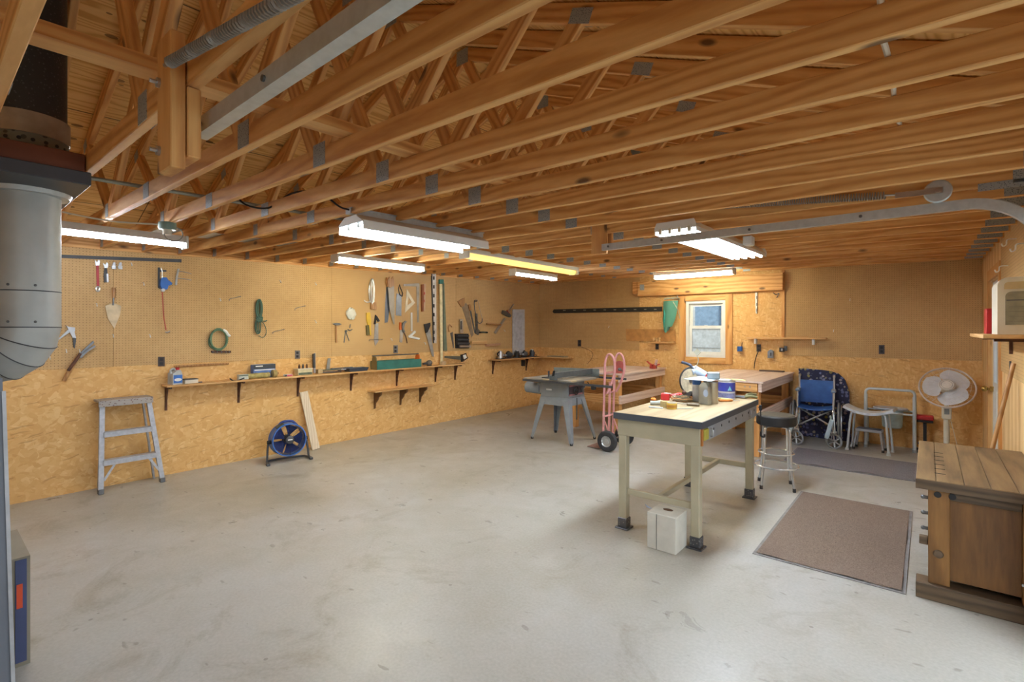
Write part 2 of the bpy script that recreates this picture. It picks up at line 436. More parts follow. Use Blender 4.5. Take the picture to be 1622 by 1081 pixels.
# back wall with the window opening
wa = PB(1086, 477); wb = PB(1150, 568)
WX0, WX1, WZ0, WZ1 = wa.x, wb.x, wb.z, wa.z
mb = MB(); T = .14
mb.bx((XL - .12, YB, 0), (WX0, YB + T, 2.6)); mb.bx((WX1, YB, 0), (XR + .15, YB + T, 2.6))
mb.bx((WX0, YB, 0), (WX1, YB + T, WZ0)); mb.bx((WX0, YB, WZ1), (WX1, YB + T, 2.6))
mb.prism([(XL - .3, YB, 2.6), (XR + .3, YB, 2.6), (-2.9, YB, 4.05)], (0, T, 0))
wbk = struct('wall_back', mb, OSB)
mb = MB()
p0, p1 = PB(1013, 451), PB(1013, 551)
mb.bx((XL + .006, YB - .009, SEAM_L), (p0.x, YB + .002, 2.49))
q0, q1 = PB(1241, 430), PB(1241, 562)
mb.bx((q0.x, YB - .009, q1.z - .01), (XR - .004, YB + .002, 2.49))
struct('pegboard', mb, PEG_B, wbk)
hb0, hb1 = PB(1010, 446, .1), PB(1240, 468, .1)
mb = MB(); mb.bx((hb0.x, YB - .1, PB(1100, 466, .1).z), (hb1.x, YB, PB(1100, 441, .1).z), .004)
mb.bx((hb0.x - .12, YB - .06, PB(1003, 466, .06).z), (hb0.x, YB, PB(1003, 447, .06).z), .004)
struct('trim_1', mb, PINE)
mb = MB(); e = PB(1241, 535); mb.bx((e.x - .02, YB - .03, e.z), (e.x + .02, YB, 2.45)); struct('trim_2', mb, PINE_Z)

# window: casing, sashes, panes
mb = MB(); c0, c1 = PB(1075, 467, .02), PB(1160, 578, .02)
cw = .085
for a, b in (((c0.x, c1.z), (WX0 + .005, c0.z)), ((WX1 - .005, c1.z), (c1.x, c0.z))): mb.bx((a[0], YB - .022, a[1]), (b[0], YB, b[1]), .003)
wn = struct('trim_3', mb, PINE_Z)
mb = MB(); mb.bx((WX0, YB - .022, WZ1 - .005), (WX1, YB, c0.z), .003); mb.bx((WX0, YB - .022, c1.z), (WX1, YB, WZ0 + .005), .003); struct('trim_4', mb, PINE)
mb = MB(); F = .045; zm = (WZ0 + WZ1)/2 + .03
def frame(mb, x0, x1, z0, z1, y0, y1, w):
    mb.bx((x0, y0, z0), (x0 + w, y1, z1)); mb.bx((x1 - w, y0, z0), (x1, y1, z1)); mb.bx((x0 + w, y0, z0), (x1 - w, y1, z0 + w)); mb.bx((x0 + w, y0, z1 - w), (x1 - w, y1, z1))
frame(mb, WX0, WX1, WZ0, WZ1, YB + .005, YB + .12, .05)
w1 = struct('window_1', mb, WHITE)
mb = MB(); frame(mb, WX0 + .05, WX1 - .05, zm - .02, WZ1 - .05, YB + .075, YB + .105, .045); struct('upper_sash', mb, WHITE, w1)
mb = MB(); frame(mb, WX0 + .05, WX1 - .05, WZ0 + .05, zm + .02, YB + .035, YB + .065, .045); struct('lower_sash', mb, WHITE, w1)
mb = MB(); mb.box(((WX0 + WX1)/2, YB + .028, zm + .025), (.05, .02, .015), bev=.004); struct('sash_lock', mb, WHITEP, w1)
mb = MB(); mb.bx((WX0 + .09, YB + .088, zm), (WX1 - .09, YB + .092, WZ1 - .09)); mb.bx((WX0 + .09, YB + .048, WZ0 + .09), (WX1 - .09, YB + .052, zm)); struct('pane', mb, GLASS, w1)

# right wall: open garage doorway, unseen opening added for daylight, an entry door, pegboard
G1a, G1b, GZ = .72, 3.46, 2.1
DY0, DY1 = 6.35, 7.35
mb = MB(); T = .15
def rw(y0, y1, z0, z1): mb.bx((XR, y0, z0), (XR + T, y1, z1))
rw(G1b, DY0, 0, 2.9); rw(DY1, YB, 0, 2.9); rw(DY0, DY1, 2.05, 2.9)
rw(G1a, G1b, GZ, 2.9); rw(-.25, G1a, 0, 2.9); rw(YF, -.25, GZ, 2.9)
wr = struct('wall_right', mb, WOOD('pale_plank_wall', S(190, 146, 88), S(214, 174, 118), S(228, 194, 142), (1, .4, .1), 3, False))
mb = MB(); mb.bx((XR - .009, G1b + .12, 1.18), (XR + .002, DY0 - .12, 2.4)); struct('pegboard', mb, PEG_A, wr)
mb = MB(); mb.bx((XR - .02, DY0 - .11, 0), (XR + .01, DY0, 2.06)); mb.bx((XR - .02, DY1, 0), (XR + .01, DY1 + .11, 2.06)); mb.bx((XR - .02, DY0 - .11, 2.06), (XR + .01, DY1 + .11, 2.17)); struct('trim_5', mb, PINE_Z)
mb = MB()
for y in (G1a, G1b): mb.bx((XR - .02, y - .06, 0), (XR, y + .06, GZ + .06))
struct('trim_6', mb, PINE_Z)
mb = MB(); dx0, dx1 = XR + .02, XR + .062
mb.bx((dx0, DY0 + .005, .01), (dx1, DY0 + .14, 2.045)); mb.bx((dx0, DY1 - .14, .01), (dx1, DY1 - .005, 2.045)); mb.bx((dx0, DY0 + .14, .01), (dx1, DY1 - .14, 1.0)); mb.bx((dx0, DY0 + .14, 1.9), (dx1, DY1 - .14, 2.045))
for z0, z1 in ((.12, .5), (.58, .94)):
    for y0, y1 in ((DY0 + .17, DY0 + .48), (DY0 + .54, DY1 - .17)): mb.bx((dx0 - .008, y0, z0), (dx0, y1, z1), .004)
dr = struct('door_1', mb, WHITE)
mb = MB(); mb.bx((dx0 + .018, DY0 + .14, 1.0), (dx0 + .022, DY1 - .14, 1.9)); struct('pane', mb, GLASS, dr)
mb = MB(); ky = DY1 - .07; mb.cyl((dx0, ky, .92), (dx0 - .03, ky, .92), .028); mb.cyl((dx0 - .03, ky, .92), (dx0 - .05, ky, .92), .012); mb.ball((dx0 - .07, ky, .92), .03); struct('door_knob', mb, BRASS, dr)
mb = MB(); mb.bx((XL - .12, YF - .15, 0), (XR + .15, YF, 2.6)); mb.prism([(XL - .3, YF - .15, 2.6), (XR + .3, YF - .15, 2.6), (-2.9, YF - .15, 4.0)], (0, .15, 0)); struct('wall_front', mb, OSB)

# roof sheathing
RX, RISE_R, RISE_L = -2.9, .39, .395
def rz_(x): return (.12 + (XR + .04 - x)*RISE_R) if x >= RX else (.12 + (x - (XL - .08))*RISE_L)
def roofz(x, y, up): return zc(x, y) + rz_(max(min(x, 1.2), -7)) + up
mb = MB()
def slab(xa, xb):
    up = .062
    P = [(xa, YF - .15), (xb, YF - .15), (xb, YB + .14), (xa, YB + .14)]
    base = [V((x, y, zc(x, y) + (.12 + (XR + .04 - x)*RISE_R if xb > RX else .12 + (x - (XL - .08))*RISE_L) + up)) for x, y in P]
    mb.prism(base, (0, 0, .02))
slab(XL - .5, RX); slab(RX, XR + .5)
struct('ceiling', mb, PLY)

# ------------------------------------------------------------------ roof trusses
TY = [.16, .52, .85, 1.17, 1.505, 1.825, 2.16, 2.51, 2.86, 3.21, 3.58, 3.96, 4.36, 4.77, 5.18, 5.58, 5.98, 6.38, 6.78, 7.18, 7.58, 7.98]
def lumber(parent, name, p0, p1, w, h, mat):
    p0, p1 = V(p0), V(p1); d = p1 - p0; L = d.length
    mb = MB(); mb.box((0, 0, 0), (L, w, h), bev=.003)
    o = part(parent, name, mb, mat)
    x = d.normalized(); y = V((0, 1, 0)); z = x.cross(y)
    o.matrix_local = Matrix.Translation((p0 + p1)/2) @ Matrix((x, y, z)).transposed().to_4x4()
    return o
def tz(x): return -.016*(x + 2.86)       # chord underside relative to the truss root
ORD = ['first', 'second', 'third', 'fourth', 'fifth', 'sixth', 'seventh', 'eighth', 'ninth', 'tenth', 'eleventh', 'twelfth', 'thirteenth', 'fourteenth', 'fifteenth', 'sixteenth', 'seventeenth', 'eighteenth', 'nineteenth', 'twentieth', 'twenty-first', 'twenty-second']
def truss_label(i): return 'pine roof truss, %s in the row from the stovepipe to the back wall' % ORD[i]
ROOT = thing('roof_truss', truss_label(0), 'roof truss', (-2.86, TY[0], zc(-2.86, TY[0])), 0, 'pine roof trusses')
CH, CW = .084, .036
def tp(x, dz): return (x + 2.86, 0, tz(x) + dz)
lumber(ROOT, 'bottom_chord', tp(XL + .01, CH/2), tp(XR - .006, CH/2), CW, CH, PINE)
lumber(ROOT, 'top_chord', tp(XL - .3, rz_(XL - .08) - .09), tp(RX, rz_(RX)), CW, .1, PINE)
lumber(ROOT, 'top_chord', tp(XR + .3, .12 - .26*RISE_R), tp(RX, rz_(RX)), CW, .1, PINE)
B1, B2, T1, T2 = -2.08, -4.28, -1.34, -4.95
WB = CH*.75
lumber(ROOT, 'web', tp(B1, WB), tp(T1, rz_(T1)), CW, .085, PINE)
lumber(ROOT, 'web', tp(B1 - .05, WB), tp(RX + .03, rz_(RX) - .06), CW, .085, PINE)
lumber(ROOT, 'web', tp(B2 + .05, WB), tp(RX - .03, rz_(RX) - .06), CW, .085, PINE)
lumber(ROOT, 'web', tp(B2, WB), tp(T2, rz_(T2)), CW, .085, PINE)
def plate(x, dz, w, h, ang=0.0):
    mb = MB()
    for s in (-1, 1): mb.box((0, s*(CW/2 + .0012), 0), (w, .0016, h))
    o = part(ROOT, 'connector_plate', mb, PLATE)
    o.location = (x + 2.86, 0, tz(x) + dz); o.rotation_euler = (0, ang, 0)
plate(B1, CH*.62, .1, .1); plate(-3.38, CH*.5, .1, .085); plate(B2, CH*.62, .075, .09)
plate(T1, rz_(T1) - .015, .13, .075, math.atan(RISE_R)); plate(T2, rz_(T2) - .015, .1, .075, -math.atan(RISE_L)); plate(RX, rz_(RX) - .03, .13, .12)
plate(XR - .1, CH*.55, .16, .08); plate(XL + .1, CH*.55, .1, .08)
for i, y in enumerate(TY[1:], 1):
    c = copy_tree(ROOT); c.location = (-2.86, y, zc(-2.86, y)); c['label'] = truss_label(i)
# runner nailed across the chords
mb = MB(); ya, yb2 = -.1, 7.9
zr = lambda y: zc(-1.86, y) + CH + .001
mb.prism([(-1.905, ya, zr(ya)), (-1.905, yb2, zr(yb2)), (-1.905, yb2, zr(yb2) + .04), (-1.905, ya, zr(ya) + .04)], (.09, 0, 0))
solo('lateral_brace', 'long dark pine board laid flat across the top of the truss bottom chords', 'brace', mb, PINE_Y)

# ------------------------------------------------------------------ camera, world, render settings
cam = bpy.data.cameras.new('camera'); co = link(bpy.data.objects.new('camera', cam)); SC.camera = co
co.location = (0, 0, EYE); co.rotation_euler = (PI/2, 0, YAW)
cam.sensor_fit = 'HORIZONTAL'; cam.sensor_width = 36.0; cam.lens = FOC/1622.0*36.0
cam.shift_x = 0.0; cam.shift_y = -(540.5 - V0)/1622.0
cam.clip_start = .02
W = bpy.data.worlds.new('sky'); SC.world = W; W.use_nodes = True
bg = W.node_tree.nodes['Background']
sk = W.node_tree.nodes.new('ShaderNodeTexSky')
try:
    sk.sky_type = 'HOSEK_WILKIE'; sk.sun_direction = (-.55, -.3, .75); sk.turbidity = 4.0; sk.ground_albedo = .4
except Exception: pass
mx = W.node_tree.nodes.new('ShaderNodeMix'); mx.data_type = 'RGBA'; mx.inputs[0].default_value = .75
mx.inputs[7].default_value = (.82, .92, 1.0, 1)
W.node_tree.links.new(sk.outputs[0], mx.inputs[6]); W.node_tree.links.new(mx.outputs[2], bg.inputs[0])
bg.inputs[1].default_value = 2.9
def portal(loc, rot, sx, sy):
    L = bpy.data.lights.new('sky_portal', 'AREA'); L.shape = 'RECTANGLE'; L.size = sx; L.size_y = sy
    L.cycles.is_portal = True
    o = link(bpy.data.objects.new('sky_portal', L)); o.location = loc; o.rotation_euler = rot
portal((XR + .16, (G1a + G1b)/2, GZ/2), (0, PI/2, 0), GZ, G1b - G1a)
portal((XR + .16, (YF - .25)/2, GZ/2), (0, PI/2, 0), GZ, -.25 - YF)
portal((XR + .16, (DY0 + DY1)/2, 1.45), (0, PI/2, 0), .9, .72)
portal(((WX0 + WX1)/2, YB + .15, (WZ0 + WZ1)/2), (-PI/2, 0, 0), WX1 - WX0, WZ1 - WZ0)
SC.view_settings.view_transform = 'Standard'; SC.view_settings.look = 'None'; SC.view_settings.gamma = 1.0
SC.view_settings.use_curve_mapping = False
SC.view_settings.exposure = 0.8
SC.cycles.use_denoising = True
SC.cycles.max_bounces = 10; SC.cycles.diffuse_bounces = 6; SC.cycles.glossy_bounces = 4; SC.cycles.transparent_max_bounces = 12
SC.cycles.sample_clamp_indirect = 6.0
SC.cycles.caustics_reflective = False; SC.cycles.caustics_refractive = False


# ================================================================== overhead: lamps, tracks, springs, ducts
def fixture(label, c, yaw, L, style, tube_mat, name='fluorescent_lamp', group=None, ntubes=1):
    """c = centre of the underside; local x runs along the tube"""
    t = thing(name, label, 'ceiling lamp', c, yaw, group)
    hw = .055
    if style == 'strip':
        mb = MB(); mb.prism([(-L/2, -.06, .03), (-L/2, .06, .03), (-L/2, .035, .085), (-L/2, -.035, .085)], (L, 0, 0)); part(t, 'housing', mb, WHITE)
        for s in (-1, 1): mb = MB(); mb.box((s*(L/2 + .008), 0, .035), (.018, .125, .1), bev=.004); part(t, 'end_cap', mb, WHITE)
        mb = MB(); mb.cyl((-L/2 + .02, 0, .012), (L/2 - .02, 0, .012), .0175, n=14); part(t, 'tube', mb, tube_mat)
        for s in (-1, 1): mb = MB(); mb.box((s*(L/2 - .006), 0, .014), (.012, .03, .05)); part(t, 'lamp_holder', mb, WHITE)
    elif style == 'wrap':
        mb = MB(); mb.bx((-L/2, -.07, .045), (L/2, .07, .09), .004); part(t, 'housing', mb, WHITE)
        mb = MB(); mb.tube([(-L/2 + .01, 0, .03), (L/2 - .01, 0, .03)], .042, 16); part(t, 'diffuser', mb, tube_mat)
        for s in (-1, 1): mb = MB(); mb.box((s*(L/2 + .006), 0, .04), (.02, .15, .1), bev=.006); part(t, 'end_cap', mb, WHITE)
    elif style == 'hood':
        W2, h = .16, .1
        mb = MB()
        prof = [(-W2, 0), (-W2*.96, h*.55), (-.075, h), (.075, h), (W2*.96, h*.55), (W2, 0)]
        inner = [(y*.965, z - .004) for y, z in prof][::-1]
        mb.prism([(-L/2, y, z) for y, z in prof] + [(-L/2, y, z) for y, z in inner], (L, 0, 0)); part(t, 'reflector', mb, WHITE)
        mb = MB(); mb.bx((-L/2, -.05, h - .03), (L/2, .05, h - .006)); part(t, 'ballast_cover', mb, WHITE)
        for s in (-1, 1):
            mb = MB(); mb.prism([(s*L/2, y, z) for y, z in ((-W2*.95, .045), (-W2*.92, h*.55), (-.075, h - .004), (.075, h - .004), (W2*.92, h*.55), (W2*.95, .045))], (s*.006, 0, 0)); part(t, 'end_plate', mb, WHITE)
        for s in (-1, 1): mb = MB(); mb.cyl((-L/2 + .04, s*.062, .035), (L/2 - .04, s*.062, .035), .016, n=12); part(t, 'tube', mb, tube_mat)
        for s in (-1, 1):
            for e in (-1, 1): mb = MB(); mb.box((e*(L/2 - .025), s*.062, .045), (.016, .03, .05)); part(t, 'lamp_holder', mb, WHITE)
        mb = MB(); mb.bx((-L/2 - .02, -.03, h + .012), (L/2 + .06, .03, h + .05)); mb.bx((-L/2 - .02, -.045, h + .045), (L/2 + .06, .045, h + .05)); part(t, 'hanging_channel', mb, GALV)
        for e in (-1, 1): mb = MB(); mb.cyl((e*L*.42, 0, h - .002), (e*L*.42, 0, h + .02), .006); part(t, 'hanger', mb, GALV)
    elif style == 'four':
        W2, h = .155, .085
        mb = MB(); mb.prism([(-L/2, -W2*.72, h), (-L/2, W2*.72, h), (-L/2, W2, .03), (-L/2, W2, 0), (-L/2, W2 - .004, 0), (-L/2, W2 - .004, .028), (-L/2, W2*.7, .04), (-L/2, -W2*.7, .04), (-L/2, -W2 + .004, .028), (-L/2, -W2 + .004, 0), (-L/2, -W2, 0), (-L/2, -W2, .03)], (L, 0, 0)); part(t, 'housing', mb, WHITE)
        for s in (-1, 1): mb = MB(); mb.prism([(s*L/2, -W2, .022), (s*L/2, W2, .022), (s*L/2, W2, .05), (s*L/2, W2*.9, h), (s*L/2, -W2*.9, h), (s*L/2, -W2, .05)], (s*.008, 0, 0)); part(t, 'end_plate', mb, WHITE)
        for k in range(4):
            y = -.108 + .072*k
            mb = MB(); mb.cyl((-L/2 + .03, y, .014), (L/2 - .03, y, .014), .015, n=12); part(t, 'tube', mb, tube_mat)
            for e in (-1, 1): mb = MB(); mb.box((e*(L/2 - .0), y, .016), (.034, .026, .038), bev=.004); part(t, 'lamp_holder', mb, CREAM)
    return t
HY = PI/2
fixture('lit white strip lamp above the left wall, running behind the grey stovepipe', (-4.62, .66, 2.215), HY, 1.46, 'strip', TUBE_W)
fixture('white hooded two-tube shop light hanging by a galvanised channel', (-2.86, 2.37, 2.19), HY - .06, 1.1, 'hood', TUBE_C)
fixture('pale yellow lit strip lamp above the framing square on the left wall', (-4.92, 3.5, 2.285), HY, 1.18, 'wrap', TUBE_P)
fixture('long strip lamp with a deep yellow cover under the rafters', (-3.66, 4.65, 2.29), HY, 2.05, 'wrap', TUBE_Y)
fixture('short lit white strip lamp nearest the far left corner', (-4.42, 5.8, 2.31), HY, .98, 'strip', TUBE_W)
fixture('yellowish strip lamp above the wooden header over the window', (-2.68, 7.4, 2.335), 0, 1.15, 'wrap', TUBE_P)
fixture('wide white four-tube lamp behind the far door track', (-1.38, 4.4, 2.25), HY - .03, 1.75, 'four', TUBE_C)

# door tracks: C-shaped steel with a curve down to the jamb
def track(label, y, zt, x0, curve=True):
    t = thing('door_track', label, 'garage door track', (x0, y, zt), 0)
    R_ = .3; xe = XR - .06
    mb = MB()
    path = [(x0, zt)] + [(xe - R_, zt)]
    for k in range(1, 13):
        a = PI/2*k/12; path.append((xe - R_ + R_*math.sin(a), zt - R_ + R_*math.cos(a)))
    path.append((xe, .05))
    prof = [(-.02, -.025), (.018, -.025), (.022, -.02), (.022, -.01), (.018, -.01), (.016, -.021), (-.016, -.021), (-.016, .021), (.016, .021), (.018, .01), (.022, .01), (.022, .02), (.018, .025), (-.02, .025)]
    rings = []
    for i, (x, z) in enumerate(path):
        a = V(path[max(i-1, 0)]); b = V(path[min(i+1, len(path)-1)]); d = (b - a).normalized(); nrm = V((-d.y, d.x))
        rings.append([mb.bm.verts.new((x + nrm.x*q, y + p, z + nrm.y*q)) for p, q in prof])
    n = len(prof)
    for A, B in zip(rings, rings[1:]):
        for k in range(n): mb.bm.faces.new((A[k], A[(k+1) % n], B[(k+1) % n], B[k]))
    part(t, 'rail', mb, GALV, True)
    for x in (x0 + .06, x0 + .5, x0 + 1.1, x0 + 1.7): mb = MB(); mb.cyl((x, y - .026, zt), (x, y - .019, zt), .009, n=8); part(t, 'bolt', mb, DSTEEL, True)
    for z in (1.9, 1.0): mb = MB(); mb.bar((XR - .05, y + .02, z), (XR - .021, y + .02, z), .04, .08); part(t, 'wall_bracket', mb, GALV, True)
    return t
track('grey steel garage door track ending at the bolted wooden hanger post', .59, 2.19, -1.8)
track('grey steel garage door track crossing in front of the four-tube lamp', 3.53, 2.205, -2.0)

t = thing('hanger_post', 'bolted pine hanger post carrying the nearer garage door track', 'post', (-1.7, .5, 2.01))
mb = MB(); mb.bx((-1.757, .46, 2.01), (-1.637, .498, 2.4), .003); part(t, 'post', mb, PINE_Z, True)
mb = MB(); mb.bx((-1.757, .502, 2.05), (-1.637, .538, zc(-1.7, .52) - .004), .003); part(t, 'post', mb, PINE_Z, True)
for z in (2.075, 2.275):
    mb = MB(); mb.cyl((-1.735, .435, z), (-1.735, .46, z), .006, n=8); mb.cyl((-1.735, .452, z), (-1.735, .46, z), .014, n=12); part(t, 'bolt', mb, STEEL, True)
t = thing('hanger_post', 'short pine hanger block at the inner end of the farther door track', 'post', (-2.05, 3.58, 2.15))
mb = MB(); mb.bx((-2.12, 3.552, 2.16), (-1.98, 3.576, 2.52), .003); part(t, 'post', mb, PINE_Z, True)
mb = MB(); mb.bx((-2.12, 3.602, 2.2), (-1.96, 3.632, 2.5), .003); part(t, 'post', mb, PINE_Z, True)

def spring(label, a, b, coil_r, wire, turns, hook_mat=STEEL, extras=None):
    a, b = V(a), V(b); t = thing('door_spring', label, 'garage door spring', tuple(a))
    d = (b - a); L = d.length; x = d.normalized(); y = V((0, 1, 0)); z = x.cross(y)
    N = turns*9; mb = MB()
    mb.tube([a + x*(L*(.03 + .94*i/N)) + y*(coil_r*math.cos(2*PI*i/9)) + z*(coil_r*math.sin(2*PI*i/9)) for i in range(N + 1)], wire, 4)
    part(t, 'coil', mb, M((142, 136, 128), .45, .35, .1, 20, 'spring_steel'), True)
    mb = MB(); mb.tube([a - x*.0, a + x*(L*.035)], .006, 6); part(t, 'hook', mb, hook_mat, True)
    mb = MB(); mb.tube([b, b - x*(L*.035)], .006, 6); part(t, 'hook', mb, hook_mat, True)
    return t
spring('thick dark closed door spring hooked to the bolted hanger post', (-1.63, .445, 2.285), (-.25, .445, 2.06), .013, .0036, 95)
spring('long stretched dark door spring above the farther door track', (-1.62, 3.5, 2.44), (-.14, 3.5, 2.3), .021, .0035, 110)
t = thing('pulley', 'round grey cable pulley at the end of the stretched door spring', 'pulley', (.04, 3.5, 2.24))
mb = MB(); mb.lathe([(.0, -.012), (.055, -.012), (.06, -.008), (.052, 0), (.06, .008), (.055, .012), (0, .012)], (.04, 3.49, 2.285), (0, 1, 0), 24); part(t, 'wheel', mb, GALV, True)
mb = MB(); mb.bar((-.14, 3.472, 2.29), (.06, 3.472, 2.285), .004, .03); part(t, 'fork', mb, STEEL, True)
mb = MB(); mb.cyl((.04, 3.465, 2.285), (.04, 3.51, 2.285), .012, n=10); part(t, 'axle', mb, STEEL, True)
mb = MB(); mb.bx((.2, 3.56, 2.27), (XR - .005, 3.564, 2.31)); solo('perforated_angle', 'grey perforated steel angle fixed over the curve of the farther door track', 'bracket', mb, PLATE)

# flue: brown fire stop between the first two trusses, black pipe above, grey pipe and elbow below
FX, FY = -3.3, .345
t = thing('flue_stop', 'brown and dark grey metal fire stop box around the stovepipe at rafter height', 'fire stop', (FX, FY, 2.2))
zf = 2.265
mb = MB(); mb.bx((-3.62, .182, zf), (-2.96, .498, zf + .085), .003); part(t, 'upper_band', mb, M((104, 54, 32), .5, 0, .15, 8, 'red_brown_metal'), True)
mb = MB(); mb.bx((-3.66, .17, zf - .06), (-2.93, .515, zf), .004); part(t, 'lower_band', mb, M((66, 68, 74), .45, .2, .12, 8, 'charcoal_metal'), True)
mb = MB(); mb.lathe([(0, 0), (.16, 0), (.15, -.02), (0, -.02)], (FX, FY, zf - .06), (0, 0, 1), 32); part(t, 'ceiling_ring', mb, GALV, True)
t = thing('stovepipe', 'wide black and galvanised flue pipe rising through the roof beside the first truss', 'flue pipe', (FX, FY, zf + .086))
pb = zf + .086
mb = MB(); mb.lathe([(0, pb), (.147, pb), (.147, pb + .1), (0, pb + .1)], (FX, FY, 0), (0, 0, 1), 40); part(t, 'pierced_collar', mb, speckle('pierced_collar_metal', S(120, 122, 112), S(72, 74, 66), 26, .4, .5, .5), True)
mb = MB()
for k in range(40):
    for r_, zz in ((0, pb + .035), (1, pb + .07)):
        a = 2*PI*(k + .5*r_*0)/20.0
        if k < 20: mb.cyl((FX + .1465*math.cos(a), FY + .1465*math.sin(a), zz), (FX + .1485*math.cos(a), FY + .1485*math.sin(a), zz), .0085, n=8)
part(t, 'vent_hole', mb, BLACK, True)
mb = MB(); mb.lathe([(.1475, pb + .1), (.152, pb + .1), (.152, pb + .2), (.1475, pb + .2)], (FX, FY, 0), (0, 0, 1), 40); part(t, 'galvanised_band', mb, M((164, 152, 136), .4, .5, .22, 9, 'rusty_galvanised'), True)
mb = MB(); mb.lathe([(0, pb + .2), (.14, pb + .2), (.14, 3.9), (0, 3.9)], (FX, FY, 0), (0, 0, 1), 40); part(t, 'black_pipe', mb, speckle('sooty_black_pipe', S(52, 52, 52), S(80, 80, 80), 70, .36, .5, .3), True)
t = thing('vent_duct', 'pale grey round duct with a dark-seamed elbow in front of the left pegboard', 'duct', (FX, FY, 1.3))
DUCT = M((172, 176, 174), .5, .2, .12, 5, 'dirty_grey_duct')
r0 = .118
mb = MB(); mb.lathe([(0, 1.56), (r0, 1.56), (r0, zf - .08), (0, zf - .08)], (FX, FY, 0), (0, 0, 1), 40); part(t, 'straight_pipe', mb, DUCT, True)
# gored elbow turning back toward the furnace
ex, ez = (-.62, -.78), 1.56
cx = .15
def elbow(a): return V((FX + ex[0]*cx*(1 - math.cos(a)), FY + ex[1]*cx*(1 - math.cos(a)), ez - cx*math.sin(a)))
for k in range(4):
    a0, a1 = PI/2*k/4*1.0, PI/2*(k + 1)/4
    p, q = elbow(a0), elbow(a1); d = (q - p)
    mb = MB(); N = 40
    def ring(a):
        c = elbow(a); tdir = V((ex[0]*math.sin(a), ex[1]*math.sin(a), -math.cos(a))); side = V((-ex[1], ex[0], 0)).normalized(); up = side.cross(tdir)
        return [mb.bm.verts.new(c + side*r0*math.cos(2*PI*i/N) + up*r0*math.sin(2*PI*i/N)) for i in range(N)]
    A, B = ring(a0), ring(a1)
    for i in range(N): mb.bm.faces.new((A[i], A[(i+1) % N], B[(i+1) % N], B[i]))
    part(t, 'elbow_gore', mb, DUCT, True)
mb = MB(); e = elbow(PI/2); mb.cyl(e, e + V((ex[0], ex[1], 0))*.7, r0, n=40); part(t, 'horizontal_pipe', mb, DUCT, True)
for k in range(5):
    a = PI/2*k/4; c = elbow(a); tdir = V((ex[0]*math.sin(a), ex[1]*math.sin(a), -math.cos(a)))
    mb = MB(); mb.torus(c, tdir, r0, .0028, 40, 5); part(t, 'seam', mb, DGREY, True)
mb = MB(); mb.torus((FX, FY, 1.73), (0, 0, 1), r0, .0025, 40, 5); part(t, 'seam', mb, DGREY, True)
mb = MB()
for a in (-1.9, -.7, .1):
    for z in (1.755, 1.585): mb.ball((FX + r0*math.cos(a), FY + r0*math.sin(a), z), .006, n=8)
part(t, 'screw', mb, DSTEEL, True)
mb = MB()
for a, z0, z1, dr in ((-1.75, 1.56, 2.15, .004), (-1.35, 1.8, 2.17, .003), (-1.2, 1.56, 1.72, .003)):
    mb.tube([(FX + r0*math.cos(a + .02*math.sin(i*1.7)), FY + r0*math.sin(a + .02*math.sin(i*1.7)), z0 + (z1 - z0)*i/10) for i in range(11)], dr, 5)
part(t, 'soot_streak', mb, DGREY, True)

# furnace at the left edge and the carton beside it
t = thing('furnace', 'tall blue-grey metal furnace cabinet at the left edge of the picture', 'furnace', (-3.7, -.3, 0))
mb = MB()
r0_, r1_ = ray(20, 1060), ray(4, 600); e0 = V((r0_[0]*2.0, r0_[1]*2.0, 0)); e1 = V((r1_[0]*2.0, r1_[1]*2.0, EYE + r1_[2]*2.0))
mb.prism([e0, e1, e1 + V((0, -.9, 0)), e0 + V((0, -.9, 0))], (-.32, 0, 0)); part(t, 'cabinet', mb, M((112, 118, 128), .4, .3, .08, 3, 'furnace_metal'), True)
mb = MB(); mb.bar(e0 + V((.004, .003, .05)), e1 + V((.004, .003, -.05)), .01, .012); part(t, 'edge_trim', mb, ALU, True)
t.location = (-2.99, -.2, 0)
for ch in t.children: ch.location = -t.location + V((-3.7, -.3, 0))
t = thing('filter_carton', 'low grey carton with a blue panel and red label by the furnace', 'carton', (-3.45, .2, 0))
c0, c1, c2 = onZ(48, 880, .5), onZ(15, 890, .5), onZ(12, 838, .5)
mb = MB(); mb.prism([(c0.x, c0.y, 0), (c0.x, c0.y, .5), (c0.x, c0.y - .22, .5), (c0.x, c0.y - .22, 0)], (c2.x - c0.x + .05, 0, 0)); part(t, 'box', mb, M((148, 140, 122), .8, 0, .1, 5, 'grey_card'), True)
mb = MB(); mb.bx((c0.x, c0.y - .05, .02), (c0.x + .004, c0.y - .012, .49)); part(t, 'blue_panel', mb, M((72, 82, 120), .6, 0, .1, 5), True)
mb = MB(); mb.bx((c0.x + .004, c0.y - .046, .27), (c0.x + .006, c0.y - .026, .38)); part(t, 'red_label', mb, M((226, 88, 50), .6, 0, .08, 20), True)

